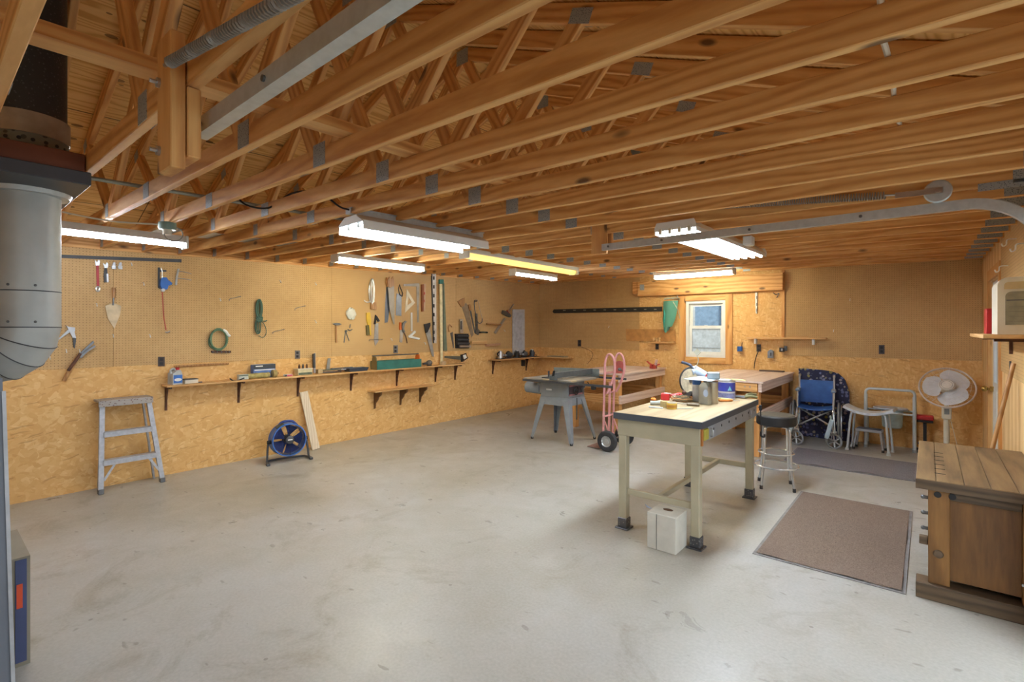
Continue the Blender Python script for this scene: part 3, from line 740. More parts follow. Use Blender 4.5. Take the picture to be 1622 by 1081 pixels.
# cables, conduit and boxes at the rafters
def cable(name, label, cat, pts, r, mat, group=None): mb = MB(); mb.tube(pts, r, 7); return solo(name, label, cat, mb, mat, group)
def sm(pts, n=6):
    P = [V(p) for p in pts]; P = [P[0]*2 - P[1]] + P + [P[-1]*2 - P[-2]]; out = []
    for i in range(1, len(P) - 2):
        for k in range(n):
            u = k/n; a, b, c, d = P[i-1:i+3]
            out.append(.5*((2*b) + (c - a)*u + (2*a - 5*b + 4*c - d)*u*u + (3*b - a - 3*c + d)*u**3))
    return out + [P[-2]]
def rid(x, y): return zc(x, y) + CH + .014
cable('conduit', 'thin grey conduit lying along the top of the truss chords near the stovepipe', 'conduit', [(-3.55, .53, rid(-3.55, .53)), (-3.53, 3.2, rid(-3.53, 3.2))], .012, M((150, 152, 140), .5, .4, .1, 10, 'grey_conduit'))
pts = []
for i in range(40):
    y = .1 + i*.12; k = (y % .36)/.36; pts.append((-.09 + .004*math.sin(i*1.3), y, zc(-.09, y) + CH + .012 - .02*math.sin(k*PI)**2))
cable('white_cable', 'cream electric cable strung over the chords near the garage door side', 'cable', sm(pts, 3), .008, CREAM)
t = thing('junction_box', 'grey-green round junction box with a cord loop hanging on a chord end', 'junction box', (-4.3, 1.34, 2.25))
jx = onZ(265, 362, 2.27)
t.location = (jx.x, jx.y, 2.26)
mb = MB(); mb.lathe([(0, 0), (.05, 0), (.055, .01), (.055, .05), (0, .05)], (0, 0, 0), (0, 0, 1), 20); part(t, 'box', mb, M((112, 134, 126), .5, .2, .1, 12, 'grey_green_metal'))
mb = MB(); mb.torus((.03, .03, -.03), (.8, -.3, .25), .055, .004, 24, 6); part(t, 'cord_loop', mb, M((150, 150, 142), .5)); 
mb = MB(); mb.cyl((0, 0, -.035), (0, 0, 0), .028, n=14); part(t, 'socket', mb, CREAM)
jl = V((jx.x, jx.y, 2.29))
cable('grey_cable', 'pale cable running from the round junction box back along the left lamp', 'cable', sm([jl + V((-.05, -.03, .01)), jl + V((-.12, -.3, .0)), jl + V((-.2, -.6, .04)), jl + V((-.3, -.85, .11))]), .006, CREAM)
a = onZ(372, 319, 2.36); b = onZ(430, 327, 2.33); c = onZ(520, 310, 2.31)
cable('extension_cord', 'black power cord sagging from the conduit to the hooded shop light', 'cord', sm([(-3.53, 1.35, 2.45), (-3.45, 1.4, 2.37), (-3.3, 1.48, 2.345), (-3.15, 1.56, 2.43), (-3.0, 1.66, 2.43), (-2.9, 1.74, 2.34), (-2.86, 1.79, 2.32)]), .006, BLACK)
t = thing('receptacle_box', 'small white receptacle box screwed to a chord beside the four-tube lamp', 'junction box', (-.9, 5.1, 2.27))
rb = onZ(1186, 381, 2.3); t.location = (rb.x, rb.y, zc(rb.x, rb.y) - .07)
mb = MB(); mb.box((0, 0, .035), (.07, .1, .07), bev=.005); part(t, 'box', mb, WHITEP)
mb = MB(); mb.box((0, 0, -.003), (.05, .07, .008), bev=.002); part(t, 'cover', mb, WHITE)
mb = MB()
x0, x1, y0, y1 = -5.42, -5.0, 1.28, 3.45
n = 22
mb.sheet(lambda u, v: (x0 + (x1 - x0)*v, y0 + (y1 - y0)*u, zc(x0 + (x1 - x0)*v, y0 + (y1 - y0)*u) + CH + .012 + .009*math.sin(v*2*PI*5)), 2, 40, .001)
solo('corrugated_sheet', 'white corrugated metal sheet stored on the truss chords near the left wall', 'metal sheet', mb, M((206, 206, 200), .4, .4, .06, 4, 'white_corrugated'))

# ================================================================== left wall
def fig(P, name, label, cat, specs, group=None):
    """specs: (part name, material, shapes); a shape is ('p', outline, off, thick) | ('s', stroke, off, r) | ('l', closed stroke, off, r) | ('r', x0, y0, x1, y1, off, thick)
    outlines are read on the wall plane and given their own stand-off and thickness"""
    nrm = (P(400, 500, 1.0) - P(400, 500, 0.0)); nrm = V((1, 0, 0)) if P is PA else V((0, -1, 0)) if P is PB else V((-1, 0, 0))
    def bld(shapes):
        mb = MB()
        for sh in shapes:
            if sh[0] == 'p': mb.prism([P(u, v, sh[2]) for u, v in sh[1]], nrm*sh[3])
            elif sh[0] == 'r':
                _, x0, y0, x1, y1, off, th = sh; mb.prism([P(u, v, off) for u, v in ((x0, y0), (x1, y0), (x1, y1), (x0, y1))], nrm*th)
            elif sh[0] in 'sl': mb.tube(sm([P(u, v, sh[2]) for u, v in sh[1]], 4) if len(sh[1]) > 2 and sh[0] == 's' else [P(u, v, sh[2]) for u, v in sh[1]], sh[3], 8, sh[0] == 'l')
            elif sh[0] == 'c': mb.lathe([(0, 0), (sh[4], 0), (sh[4], sh[5]), (0, sh[5])], P(sh[1], sh[2], sh[3]), nrm, 20)
            elif sh[0] == 'v': mb.cyl(P(sh[1], sh[2], sh[5]), P(sh[3], sh[4], sh[5]), sh[6], sh[7] if len(sh) > 7 else None, n=14)
        return mb
    if len(specs) == 1: return solo(name, label, cat, bld(specs[0][2]), specs[0][1], group)
    sh = specs[0][2][0]
    u, v = (sh[1][0] if isinstance(sh[1], (list, tuple)) else (sh[1], sh[2]))
    t = thing(name, label, cat, tuple(P(u, v, 0)), 0, group)
    for pn, m, shapes in specs: part(t, pn, bld(shapes), m, True)
    return t
o1 = .006      # the face of the pegboard
def loop(cu, cv, ru, rv, a0=0, a1=360, n=18): return [(cu + ru*math.cos(math.radians(a0 + (a1 - a0)*i/n)), cv + rv*math.sin(math.radians(a0 + (a1 - a0)*i/n))) for i in range(n + 1)]

fig(PA, 'steel_bar', 'long flat black steel bar hung along the top of the left pegboard', 'bar', [('bar', DGREY, [('p', [(-30, 399), (287, 411), (287, 416), (-30, 404)], o1, .012)])])
fig(PA, 'combination_wrench', 'red wrench with bright ends hanging above the trowel', 'wrench', [
    ('shank', M((176, 56, 62), .5), [('p', [(152, 420), (156, 420), (157, 454), (153, 454)], o1, .012)]),
    ('jaw', STEEL, [('p', [(150, 412), (153, 416), (155, 412), (158, 413), (157, 421), (151, 421)], o1, .014)]),
    ('ring_end', STEEL, [('l', loop(155, 458, 2.6, 3.6)[:-1], o1 + .008, .009)])])
fig(PA, 'adjustable_wrench', 'dark pair of adjustable pliers beside the red wrench', 'pliers', [
    ('jaw', STEEL, [('p', [(163, 417), (166, 420), (169, 416), (171, 419), (170, 425), (165, 425)], o1, .014)]),
    ('handle', DGREY, [('p', [(165, 425), (169, 425), (171, 446), (165, 448), (164, 436)], o1, .016)]),
    ('grip', STEEL, [('p', [(168, 434), (171, 434), (172, 447), (169, 448)], o1 + .01, .012)])])
for (u, lab) in ((180, 'left of the two small bright spring clips hung by the adjustable pliers'), (190, 'right of the two small bright spring clips hung by the adjustable pliers')):
    fig(PA, 'spring_clip', lab, 'clip', [('jaw', STEEL, [('p', [(u - 3, 420), (u - 1, 416), (u + 2, 416), (u + 2.5, 420)], o1, .018)]), ('body', STEEL, [('p', [(u - 4, 422), (u, 419), (u + 3, 422), (u + 3, 427), (u - 3.5, 426)], o1, .02)])], 'spring clips on the pegboard')
fig(PA, 'trowel', 'pointed mason trowel with a wooden handle and a rust-stained blade', 'trowel', [
    ('blade', M((196, 176, 144), .5, .25, .22, 9, 'stained_trowel_steel'), [('p', [(166.5, 485), (179, 480), (192, 485), (190, 499), (181, 521), (171, 505)], .02, .004)]),
    ('handle', HANDLE, [('v', 180, 456, 180, 472, .035, .016, .014)]),
    ('peg', DSTEEL, [('c', 180, 466, .003, .005, .03)]), ('tang', DSTEEL, [('s', [(180, 472), (179.5, 477), (179.5, 484)], .03, .007)])])
fig(PA, 'chalk_reel', 'blue chalk line reel hung from the pegboard with red string', 'chalk line', [
    ('body', BLUE, [('p', [(253, 444), (256, 440), (262, 440), (264, 444), (271, 449), (270, 452), (265, 453), (263, 459), (255, 459), (252, 452)], .012, .045)]),
    ('cap', WHITEP, [('c', 257, 460, .02, .016, .04)]),
    ('crank', DGREY, [('p', [(250, 424), (253, 424), (252.5, 458), (250, 456)], o1, .012), ('p', [(253, 428), (263, 428), (263, 431), (253, 431)], o1, .012)]),
    ('hook_wire', STEEL, [('s', [(255, 424), (257, 430), (257, 440)], .03, .003)]),
    ('string', M((176, 66, 62), .7), [('s', [(257, 463), (258, 480), (259, 498), (261, 512), (263, 523)], .03, .0045)]),
    ('string_hook', STEEL, [('s', [(262, 526), (265, 527), (269, 525)], .03, .006)])])
fig(PA, 'caliper', 'bright steel bar clamp with two long prongs right of the chalk reel', 'caliper', [
    ('beam', STEEL, [('p', [(281, 426), (284, 426), (281, 440), (280, 452), (277, 452), (278, 440)], o1, .012)]),
    ('prong', STEEL, [('s', [(283, 430), (292, 431), (303, 434)], .025, .004)]), ('prong', STEEL, [('s', [(282, 441), (292, 442), (303, 444)], .025, .004)])])
t = fig(PA, 'garden_line', 'bundle of dark green cord tied in the middle on the left pegboard', 'cord', [
    ('tie', TWINE, [('l', loop(411, 504, 4.5, 2.2)[:-1], .03, .012), ('l', loop(411, 507, 4.2, 2)[:-1], .03, .012)]),
    ('hanks', TWINE, [('l', [(411 + dx + w*math.cos(a)*(1 - .6*math.exp(-((math.sin(a))**2)*14) if False else 1), 489.5 + 15*math.sin(a)) for a in [2*PI*i/16 for i in range(16)]], .02 + .008*k, .006) for k, (dx, w) in enumerate(((-.5, 5.5), (.5, 4), (1, 2.5), (-1, 3.2)))]),
    ('tails', TWINE, [('l', [(410 + dx + w*math.cos(a), 517 + 12*math.sin(a)) for a in [2*PI*i/16 for i in range(16)]], .02 + .008*k, .006) for k, (dx, w) in enumerate(((-1.5, 4.5), (0, 3), (-2.5, 2.4)))]),
    ('loose_end', TWINE, [('s', [(412, 508), (417, 512), (421, 520), (421, 530), (416, 535), (410, 532)], .025, .0045), ('s', [(413, 508), (419, 509), (423, 508)], .03, .006)])])
t = fig(PA, 'hose_coil', 'coil of thin green hose with a white end hung on the left pegboard', 'hose', [
    ('hose', M((92, 122, 92), .5), [('l', loop(346.5, 538, 13 + d, 16 + e)[:-1], .02 + .009*k, .0075) for k, (d, e) in enumerate(((0, 0), (1.2, .6), (-1, 1.4), (.4, -1)))] + [('s', [(335, 530), (331, 538), (332, 548), (340, 554)], .03, .006)]),
    ('wrapping', WHITE, [('s', [(353, 523), (358, 526), (361, 531)], .035, .017), ('s', [(359, 529), (364, 533)], .03, .016)])])
fig(PA, 'tool_rack', 'low brown rack strip on the pegboard under the green hose coil', 'rack', [('rail', BROWN, [('r', 334, 556, 365, 559, o1, .02)]), ('peg', DSTEEL, [('s', [(u, 556.5), (u, 560)], .03, .004) for u in (337, 344, 351, 358, 363)])])
fig(PA, 'rivet_gun', 'bright aluminium hand riveter with splayed arms below the duct elbow', 'riveter', [
    ('head', ALU, [('p', [(104, 516), (108, 518), (118, 519), (118, 525), (111, 527), (108, 523)], o1, .03)]),
    ('arm', ALU, [('p', [(84, 543), (92, 537), (108, 522), (111, 526), (95, 537), (86, 543.5)], o1 + .006, .018)]),
    ('handle', ALU, [('p', [(110, 526), (117, 524), (120, 537), (116, 538)], o1 + .006, .02)]), ('grip', DGREY, [('p', [(115, 535), (120, 536), (118, 552), (116, 550)], o1 + .004, .024)])])
fig(PA, 'pruning_lopper', 'pair of wood-handled loppers hung slantwise over the pegboard edge', 'loppers', [
    ('handle', HANDLE, [('s', [(101, 604), (110, 588), (118, 574), (125, 562)], .035, .016)]),
    ('handle', BROWN, [('s', [(108, 588), (118, 574), (128, 560)], .045, .014)]),
    ('peg', DSTEEL, [('c', 128, 566, .003, .005, .045)]), ('blade', DSTEEL, [('p', [(113, 577), (127, 559), (147, 540), (149, 543), (133, 558), (116, 580)], .03, .014)]),
    ('hook_blade', DSTEEL, [('p', [(126, 565), (136, 555), (150, 547), (151, 550), (138, 558), (128, 568)], .045, .01)])])
fig(PA, 'hose_coupling', 'small brass and steel coupling hung below the elbow of the duct', 'coupling', [('body', DSTEEL, [('v', 62, 549, 62, 561, .03, .018), ('v', 62, 552, 62, 556, .03, .024)]), ('strap', M((150, 118, 66), .6), [('s', [(62, 549), (68, 545), (77, 542)], .02, .007)])])
fig(PA, 'plug_adapter', 'dark stacked coupling hung at the lower edge of the pegboard, far left', 'coupling', [('body', DGREY, [('v', 38, 571, 38, 579, .03, .02), ('v', 38, 581, 38, 591, .03, .022)]), ('shackle', DSTEEL, [('s', [(37, 572), (39, 566), (40, 571)], .03, .005)])])
fig(PA, 'dowel', 'thin brown dowel resting on the board edge above the jug shelf', 'dowel', [('rod', HANDLE, [('v', 276, 581, 362, 576, .016, .011)])])

# the dense group of tools right of the middle of the left wall
fig(PA, 'tack_hammer', 'slim T-shaped hammer below the plastic bag', 'hammer', [('handle', HANDLE, [('v', 532, 515, 533, 543, .02, .011, .014)]), ('head', DSTEEL, [('p', [(526, 513), (530, 512), (536, 512), (540, 514), (536, 515.5), (530, 515.5)], .01, .024)])])
fig(PA, 'divider', 'pair of open steel dividers beside the slim hammer', 'dividers', [('leg', DSTEEL, [('s', [(547, 526), (545, 543)], .02, .006)]), ('leg', DSTEEL, [('s', [(548, 526), (553, 540)], .02, .006)]), ('pivot', DSTEEL, [('c', 547.5, 525, o1, .016, .02)]), ('wing_nut', DSTEEL, [('s', [(551, 522), (554, 524), (558, 522)], .02, .007), ('s', [(555, 514), (554, 520)], .02, .006)])])
mb = MB(); cB = PA(556, 497, .03); mb.ball(cB, .075, (.35, 1.05, 1.05), 14); random.seed(3)
for v in mb.bm.verts: v.co += V((random.uniform(-.01, .012), random.uniform(-.014, .014), random.uniform(-.014, .014)))
solo('parts_bag', 'crumpled clear plastic bag hung on the left pegboard', 'bag', mb, clear('cloudy_plastic', (226, 226, 214), .8))
fig(PA, 'cable_hank', 'long hank of silvery cable with a wooden end hung up high', 'cable', [
    ('loops', STEEL, [('l', [(589.5 + d + w*math.cos(a), 462 + 20*math.sin(a)) for a in [2*PI*i/16 for i in range(16)]], .02 + .009*k, .006) for k, (d, w) in enumerate(((-.5, 4.4), (.8, 3), (0, 1.6)))]),
    ('wooden_toggle', HANDLE, [('p', [(586, 480), (594, 479), (595, 491), (586, 490)], .012, .03)]), ('side_hook', WHITE, [('s', [(577, 476), (581, 479), (587, 478)], .025, .006)])])
fig(PA, 'spoke_shave', 'yellow curved saw handle with a dark grip hung on the pegboard', 'saw', [('frame', YELLOW, [('p', [(579.5, 496), (585, 495), (587, 508), (586, 520), (587, 532), (584, 531), (582, 516), (580, 508)], o1, .02)]), ('grip', M((92, 84, 44), .6), [('p', [(579, 516), (583, 515), (584.5, 531), (580, 531)], o1, .026)])])
fig(PA, 'angle_gauge', 'thin steel blade hanging from a black spring clamp', 'gauge', [('blade', STEEL, [('p', [(594, 513), (599, 512), (599, 541), (594, 548), (592, 538)], o1, .006)]), ('clamp', BLACK, [('p', [(594, 499), (597, 502), (601, 509), (598, 510), (595.5, 505), (594, 514), (591.5, 514), (593, 506)], o1 + .006, .018)])])
def handsaw(label, blade, handle, mat_blade, off=0.0, hole=None):
    fig(PA, 'handsaw', label, 'saw', [('blade', mat_blade, [('p', blade, o1 + off, .004)]), ('handle', HANDLE, [('p', handle, o1 + off, .02 if not off else .016)] + ([('c', handle[3][0], handle[3][1] + 5, .003, .004, .03)] if off else []))])
DARKBLADE = M((92, 96, 102), .4, .6, .15, 14, 'dark_saw_steel')
handsaw('dark-bladed handsaw, left of the crossed pair with worn handles', [(612, 452), (616, 450), (617, 490), (614, 511), (609, 512), (610, 480)], [(611, 440), (617, 441), (618, 452), (612, 455), (610, 448)], DARKBLADE)
handsaw('brown-handled handsaw slanting down to the right over the dark one', [(614, 452), (624, 452), (624.5, 475), (625, 514), (623, 514), (617, 490)], [(613, 443), (616, 439), (619, 442), (622, 438), (623, 446), (623, 453), (618, 456), (614, 454)], M((142, 132, 116), .45, .5, .15, 12, 'worn_saw_steel'), .026)
fig(PA, 'back_saw', 'rectangular steel saw blade with a black loop handle', 'saw', [('blade', DSTEEL, [('p', [(628, 465), (636, 467), (635.5, 501), (626.5, 500)], o1, .005)]), ('handle', BLACK, [('l', [(633, 451), (631, 458), (633, 467), (637, 470), (638, 465), (635, 458)], .02, .007)])])
def holed(P, outer, inner, off, th):
    mb = MB(); n = P(0, 0, 1)
    nrm = V((1, 0, 0)) if P is PA else V((0, -1, 0))
    A = [mb.bm.verts.new(P(u, v, off)) for u, v in outer]; B = [mb.bm.verts.new(P(u, v, off)) for u, v in inner]
    A2 = [mb.bm.verts.new(P(u, v, off) + nrm*th) for u, v in outer]; B2 = [mb.bm.verts.new(P(u, v, off) + nrm*th) for u, v in inner]
    N = len(outer)
    for i in range(N):
        j = (i+1) % N
        for a, b, c, d in ((A[i], A[j], B[j], B[i]), (A2[i], A2[j], B2[j], B2[i]), (A[i], A[j], A2[j], A2[i]), (B[i], B[j], B2[j], B2[i])): mb.bm.faces.new((a, b, c, d))
    return mb
solo('speed_square', 'white plastic triangle square with a cut-out middle', 'square', holed(PA, [(644, 458), (657, 480), (641, 496)], [(646.5, 470), (652, 479), (645, 484)], o1, .008), M((216, 204, 178), .5))
fig(PA, 'framing_square', 'large grey steel L-shaped framing square', 'square', [('square', M((136, 128, 114), .45, .5), [('p', [(639, 450), (664, 449), (663.5, 511), (660.5, 511), (659.5, 454), (639, 453.5)], o1, .005)])])
fig(PA, 'wooden_level', 'short reddish-brown wooden level right of the framing square', 'level', [('body', M((136, 74, 34), .5), [('p', [(666.5, 451), (670, 451), (669.5, 494), (667, 494)], o1, .03)]), ('face', M((190, 158, 126), .5), [('p', [(670.2, 450), (673.5, 450), (672, 492), (670, 492)], o1, .02)]), ('red_mark', RED, [('r', 670.6, 463, 673, 467, o1 + .02, .002), ('r', 670.4, 475, 672.5, 479, o1 + .02, .002)])])
t = fig(PA, 'long_level', 'tall slotted aluminium level with black gaps hung top to bottom', 'level', [('beam', M((196, 192, 184), .4, .4), [('p', [(683.5, 434), (689.5, 434), (690, 544), (686.5, 544)], o1, .022)]), ('slot', BLACK, [('r', 686, v, 688.4, v + 5.5, o1 + .022, .002) for v in (438, 452, 466, 482, 496, 510, 524, 534)]), ('spine', DGREY, [('p', [(682.6, 434), (683.5, 434), (686.5, 544), (685.6, 543)], o1, .02)])])
fig(PA, 'cream_stick', 'tall cream wooden stick standing on the shelf against the pegboard', 'stick', [('stick', M((222, 206, 160), .6), [('p', [(695.5, 450.6), (699.6, 450.6), (700.2, 573.5), (697, 573.5)], .035, .02)])])
fig(PA, 'green_level', 'long narrow green-grey level leaning beside the cream stick', 'level', [('beam', M((104, 116, 96), .5), [('p', [(700.6, 444), (702.6, 450), (707, 556), (702, 556)], o1, .02)]), ('cap', GREEN, [('p', [(694.5, 443), (701, 443), (701, 450), (694.5, 450)], o1, .03)])])
fig(PA, 'file', 'flat steel file with an orange handle below the cut-out square', 'file', [('blade', STEEL, [('p', [(633.5, 522), (639, 522), (636.5, 543), (632.5, 542)], o1, .008)]), ('handle', ORANGE, [('p', [(632, 511), (634.5, 511), (635, 523), (632, 523)], o1, .022)])])
fig(PA, 'pinch_pliers', 'dark curved pliers hanging against the orange-handled file', 'pliers', [('jaws', DSTEEL, [('p', [(637, 512), (641, 508.5), (644, 510), (640.5, 513), (639, 521), (641, 526), (638, 527), (636, 519)], .02, .016)]), ('handle', BROWN, [('s', [(639, 525), (643, 534), (645, 544)], .028, .008)]), ('peg', DSTEEL, [('c', 639, 520, .003, .005, .02)])])
fig(PA, 'combination_square', 'combination square with a white V-shaped head', 'square', [('rule', STEEL, [('p', [(650.3, 495.5), (653, 495.5), (653.2, 525), (650.5, 525)], o1, .006)]), ('head', M((226, 226, 220), .4), [('p', [(646, 533), (656, 524), (658, 526.5), (651.5, 532.5), (664, 536), (663, 538.5), (647, 535)], o1, .02)])])
fig(PA, 'drywall_saw', 'tapered panel saw with a black handle, pointing down to the shelf', 'saw', [('blade', M((160, 162, 162), .35, .6), [('p', [(674, 526), (681, 522), (687, 560), (687, 566), (684, 564)], .02, .004)]), ('handle', BLACK, [('p', [(671, 514), (680.5, 511.5), (681, 516), (676, 527), (673.5, 528)], .014, .018)])])
fig(PA, 'keyhole_saw', 'small curved-handle saw just left of the black rack', 'saw', [('handle', HANDLE, [('s', [(711.5, 526), (710.5, 520), (712, 515), (716, 518)], .022, .01)]), ('blade', DSTEEL, [('p', [(713, 528), (717, 526), (719, 551), (718, 552)], o1, .004)])])
fig(PA, 'wall_rack', 'black tool rack with three slots hung on the pegboard', 'rack', [('body', BLACK, [('p', [(720, 529), (741, 529), (742, 552), (721, 552)], o1, .02)]), ('slot_shelf', M((56, 58, 62), .4), [('r', 722, 531, 740, 533.5, .02, .05), ('r', 722, 537, 740, 539.5, .02, .05), ('r', 722, 543, 741, 546, .02, .05)]), ('lip', STEEL, [('r', 727, 547.5, 744, 550.5, .04, .03)])])
fig(PA, 'wide_chisel', 'bright steel scraper standing upright in the black rack', 'scraper', [('blade', STEEL, [('p', [(728, 506), (732.5, 506), (733.5, 528), (728.5, 528)], .035, .012)]), ('grip', DGREY, [('r', 729.4, 509, 731.4, 522, .047, .006)])])
handsaw('large handsaw hung slantwise near the corner, blade pointing down', [(731, 485), (738, 480), (741, 484), (750, 530), (747, 535)], [(724, 478), (730, 474), (735, 472), (735, 480), (734, 485), (730, 487)], M((146, 132, 112), .4, .5, .15, 14))
fig(PA, 'compass_saw', 'thin dark saw between the large handsaw and the hacksaw', 'saw', [('handle', HANDLE, [('p', [(741, 483), (744, 482), (746, 491), (743, 493)], o1, .02)]), ('blade', DSTEEL, [('p', [(743.5, 492), (746, 491), (753, 527), (751.5, 528)], o1, .004)])])
fig(PA, 'hacksaw', 'hacksaw with a bent C-shaped frame', 'saw', [('frame', DSTEEL, [('s', [(756, 476), (751.5, 477), (752, 490), (755, 505), (758, 512), (763, 511), (764, 505)], .058, .008), ('c', 752, 478, .004, .006, .054)]), ('blade', STEEL, [('s', [(757, 476), (760, 490), (764, 505)], .058, .003)])])
fig(PA, 'monkey_wrench', 'green-gripped wrench lying level below the hacksaw', 'wrench', [('jaw', DSTEEL, [('p', [(752, 497), (755, 497), (756, 521), (759, 524), (757, 531), (752.5, 529), (753, 520)], .015, .02)]), ('handle', BLACK, [('s', [(758, 527), (765, 526.5), (772, 527)], .025, .016)]), ('grip', OLIVE, [('s', [(762, 526.5), (769, 526.5)], .036, .008)])])
fig(PA, 'bar_clamp', 'diagonal bright bar clamp near the far corner of the left wall', 'clamp', [('bar', STEEL, [('p', [(782, 527), (798, 504), (801, 505), (785, 529)], .03, .012)]), ('jaw', DSTEEL, [('p', [(795, 492), (802, 494), (808, 500), (806, 503), (799, 500), (794, 497)], .02, .04)]), ('screw', STEEL, [('v', 803, 497, 813.5, 482.5, .045, .014)]), ('lever', RED, [('v', 803, 492, 806, 497, .05, .012)])])
fig(PA, 'dowel', 'light wooden dowel sticking out beside the bar clamp', 'dowel', [('rod', HANDLE, [('v', 771, 513.5, 793, 514.5, .075, .015)])])
fig(PA, 'wood_rack', 'pale wooden rail on the pegboard right of the black rack', 'rail', [('rail', SHELFW, [('r', 744, 540.5, 768, 544.5, o1, .06)])])
fig(PA, 'wood_rack', 'darker wooden rail, lower one next to the pale rail', 'rail', [('rail', M((172, 130, 98), .6), [('p', [(768, 545.5), (790, 544), (790, 547), (768, 549)], o1, .05)])])
fig(PA, 'grey_board', 'light grey framed board standing on the corner shelf against the wall', 'board', [('board', M((188, 190, 194), .5), [('r', 811.5, 490.5, 830, 562.8, .02, .02)]), ('inset', M((178, 182, 190), .5), [('r', 814.5, 495, 826.5, 551, .04, .003)])])
HOOKS = [(207, 419, PA), (226, 450, PA), (152, 483, PA), (178, 532, PA), (236, 532, PA), (347, 475, PA), (442, 446, PA), (498, 450, PA), (78, 566, PA), (104, 556, PA), (125, 556, PA), (498, 510, PA), (618, 538, PA), (671, 544, PA), (797, 524, PA), (1347, 475, PB), (1321, 524, PB), (966, 518, PB)]
hk = None
for u, v, P in HOOKS:
    p = P(u, v, 0)
    if hk is None:
        mb = MB(); mb.tube(sm([(.0, 0, .012), (.03, 0, .01), (.034, 0, -.012), (.045, 0, -.018), (.05, 0, -.006)]), .0032, 6)
        me = mb.mesh('peg_hook'); me.materials.append(WHITE)
        hk = link(bpy.data.objects.new('peg_hook', me)); o = hk
    else: o = link(hk.copy())
    o.location = p + (V((o1, 0, 0)) if P is PA else V((0, -.008, 0))); o.rotation_euler = (0, 0, 0 if P is PA else -PI/2)
    tags(o, 'small empty white wire hook stuck in a pegboard hole', 'hook', 'empty peg hooks')
WIRES = [(474, 487, -6, 2, 'long bare wire hook between the green cord and the plastic bag'), (372, 472, -8, 2, 'long bare wire hook above and left of the green cord'), (441, 524, -8, 2, 'bare wire hook just right of the loose end of the green cord'), (596, 538, -10, 0, 'bare wire hook under the black spring clamp')]
for u, v, du, dv, lab in WIRES:
    fig(PA, 'wire_hook', lab, 'hook', [('wire', DSTEEL, [('s', [(u + 8, v - dv), (u, v), (u + du, v + dv), (u + du - 1, v + dv + 3)], .03, .0035), ('c', u + 8, v - dv, .003, .004, .03)])], None)

# outlets
def outlet(P, u, v, w, h, label, mat=BROWNPLATE):
    nrm = V((1, 0, 0)) if P is PA else V((0, -1, 0)) if P is PB else V((-1, 0, 0))
    off = .006 if P is PA else .01
    fig(P, 'outlet', label, 'outlet', [('cover_plate', mat, [('r', u - w/2, v - h/2, u + w/2, v + h/2, off, .007)]),
        ('socket', BLACK, [('r', u - w*.24, v - h*.36, u + w*.24, v - h*.08, off + .007, .003)]), ('socket', BLACK, [('r', u - w*.24, v + h*.08, u + w*.24, v + h*.36, off + .007, .003)])])
outlet(PA, 255.5, 573, 10.5, 15, 'dark outlet at the board edge above the jug')
outlet(PA, 471, 562, 7.5, 13, 'grey-brown outlet above the screw organiser on the left wall', M((104, 98, 98), .5))
outlet(PA, 626.5, 553.5, 6.5, 12.5, 'outlet behind the handle bar of the green toolbox', M((112, 108, 108), .5))
outlet(PA, 828.5, 575.5, 6, 9.5, 'dark outlet under the corner shelf by the table saw', BLACK)

# shelves on the left wall
def bracket(mb, y, z, d, h, w=.02):
    mb.bx((XL + .001, y - w/2, z - h), (XL + .02, y + w/2, z - .001)); mb.bx((XL + .02, y - w/2, z - .022), (XL + d, y + w/2, z - .001)); mb.prism([(XL + .02, y - w/4, z - .022), (XL + .075, y - w/4, z - .022), (XL + .045, y - w/4, z - h*.45), (XL + .02, y - w/4, z - h*.96)], (0, w/2, 0))
SZ = .968; SDEP = .2
yA, yB_ = 1.66, 5.98
t = thing('wall_shelf', 'long narrow pine shelf on dark brackets along the left wall', 'shelf', (XL + .1, (yA + yB_)/2, SZ - .02))
mb = MB(); mb.bx((XL + .002, yA, SZ - .02), (XL + SDEP, yB_, SZ), .003); part(t, 'board', mb, SHELFW, True)
for u in (264, 379, 473, 557, 629.5, 691, 722):
    y = PA(u, 610, .03).y
    mb = MB(); bracket(mb, y, SZ - .02, SDEP*.85, .26); part(t, 'bracket', mb, BROWN, True)
z2 = .665; ya, yb = onX(588, 622, XL + .1).y, onX(690, 610, XL + .2).y
t = thing('wall_shelf', 'short brown shelf with curved wooden brackets under the green toolbox', 'shelf', (XL + .1, (ya + yb)/2, z2 - .02))
mb = MB(); mb.bx((XL + .002, ya, z2 - .018), (XL + .2, yb, z2), .003); part(t, 'board', mb, SHELFW, True)
for y in (ya + .12, (ya + yb)/2 + .02, yb - .16):
    mb = MB(); pr = [(.002, -.02), (.18, -.02), (.175, -.06), (.14, -.085), (.11, -.1), (.09, -.14), (.06, -.17), (.035, -.19), (.02, -.27), (.002, -.28)]
    mb.prism([(XL + x, y - .011, z2 + z) for x, z in pr], (0, .022, 0)); part(t, 'bracket', mb, M((96, 66, 36), .6), True)
z3 = 1.0; yc0 = onX(787, 570, XL + .22).y
t = thing('wall_shelf', 'corner shelf of plain wood loaded with power tools by the grey panel', 'shelf', (XL + .12, 7.5, z3 - .02))
mb = MB(); mb.bx((XL + .002, yc0, z3 - .02), (XL + .26, YB - .25, z3), .003); part(t, 'board', mb, SHELFW, True)
mb = MB(); mb.bx((XL + .002, YB - .24, z3 - .02), (XL + .85, YB - .002, z3), .003); part(t, 'return_board', mb, SHELFX, True)
for y in (yc0 + .12, YB - .45): mb = MB(); bracket(mb, y, z3 - .02, .2, .26); part(t, 'bracket', mb, BROWN, True)

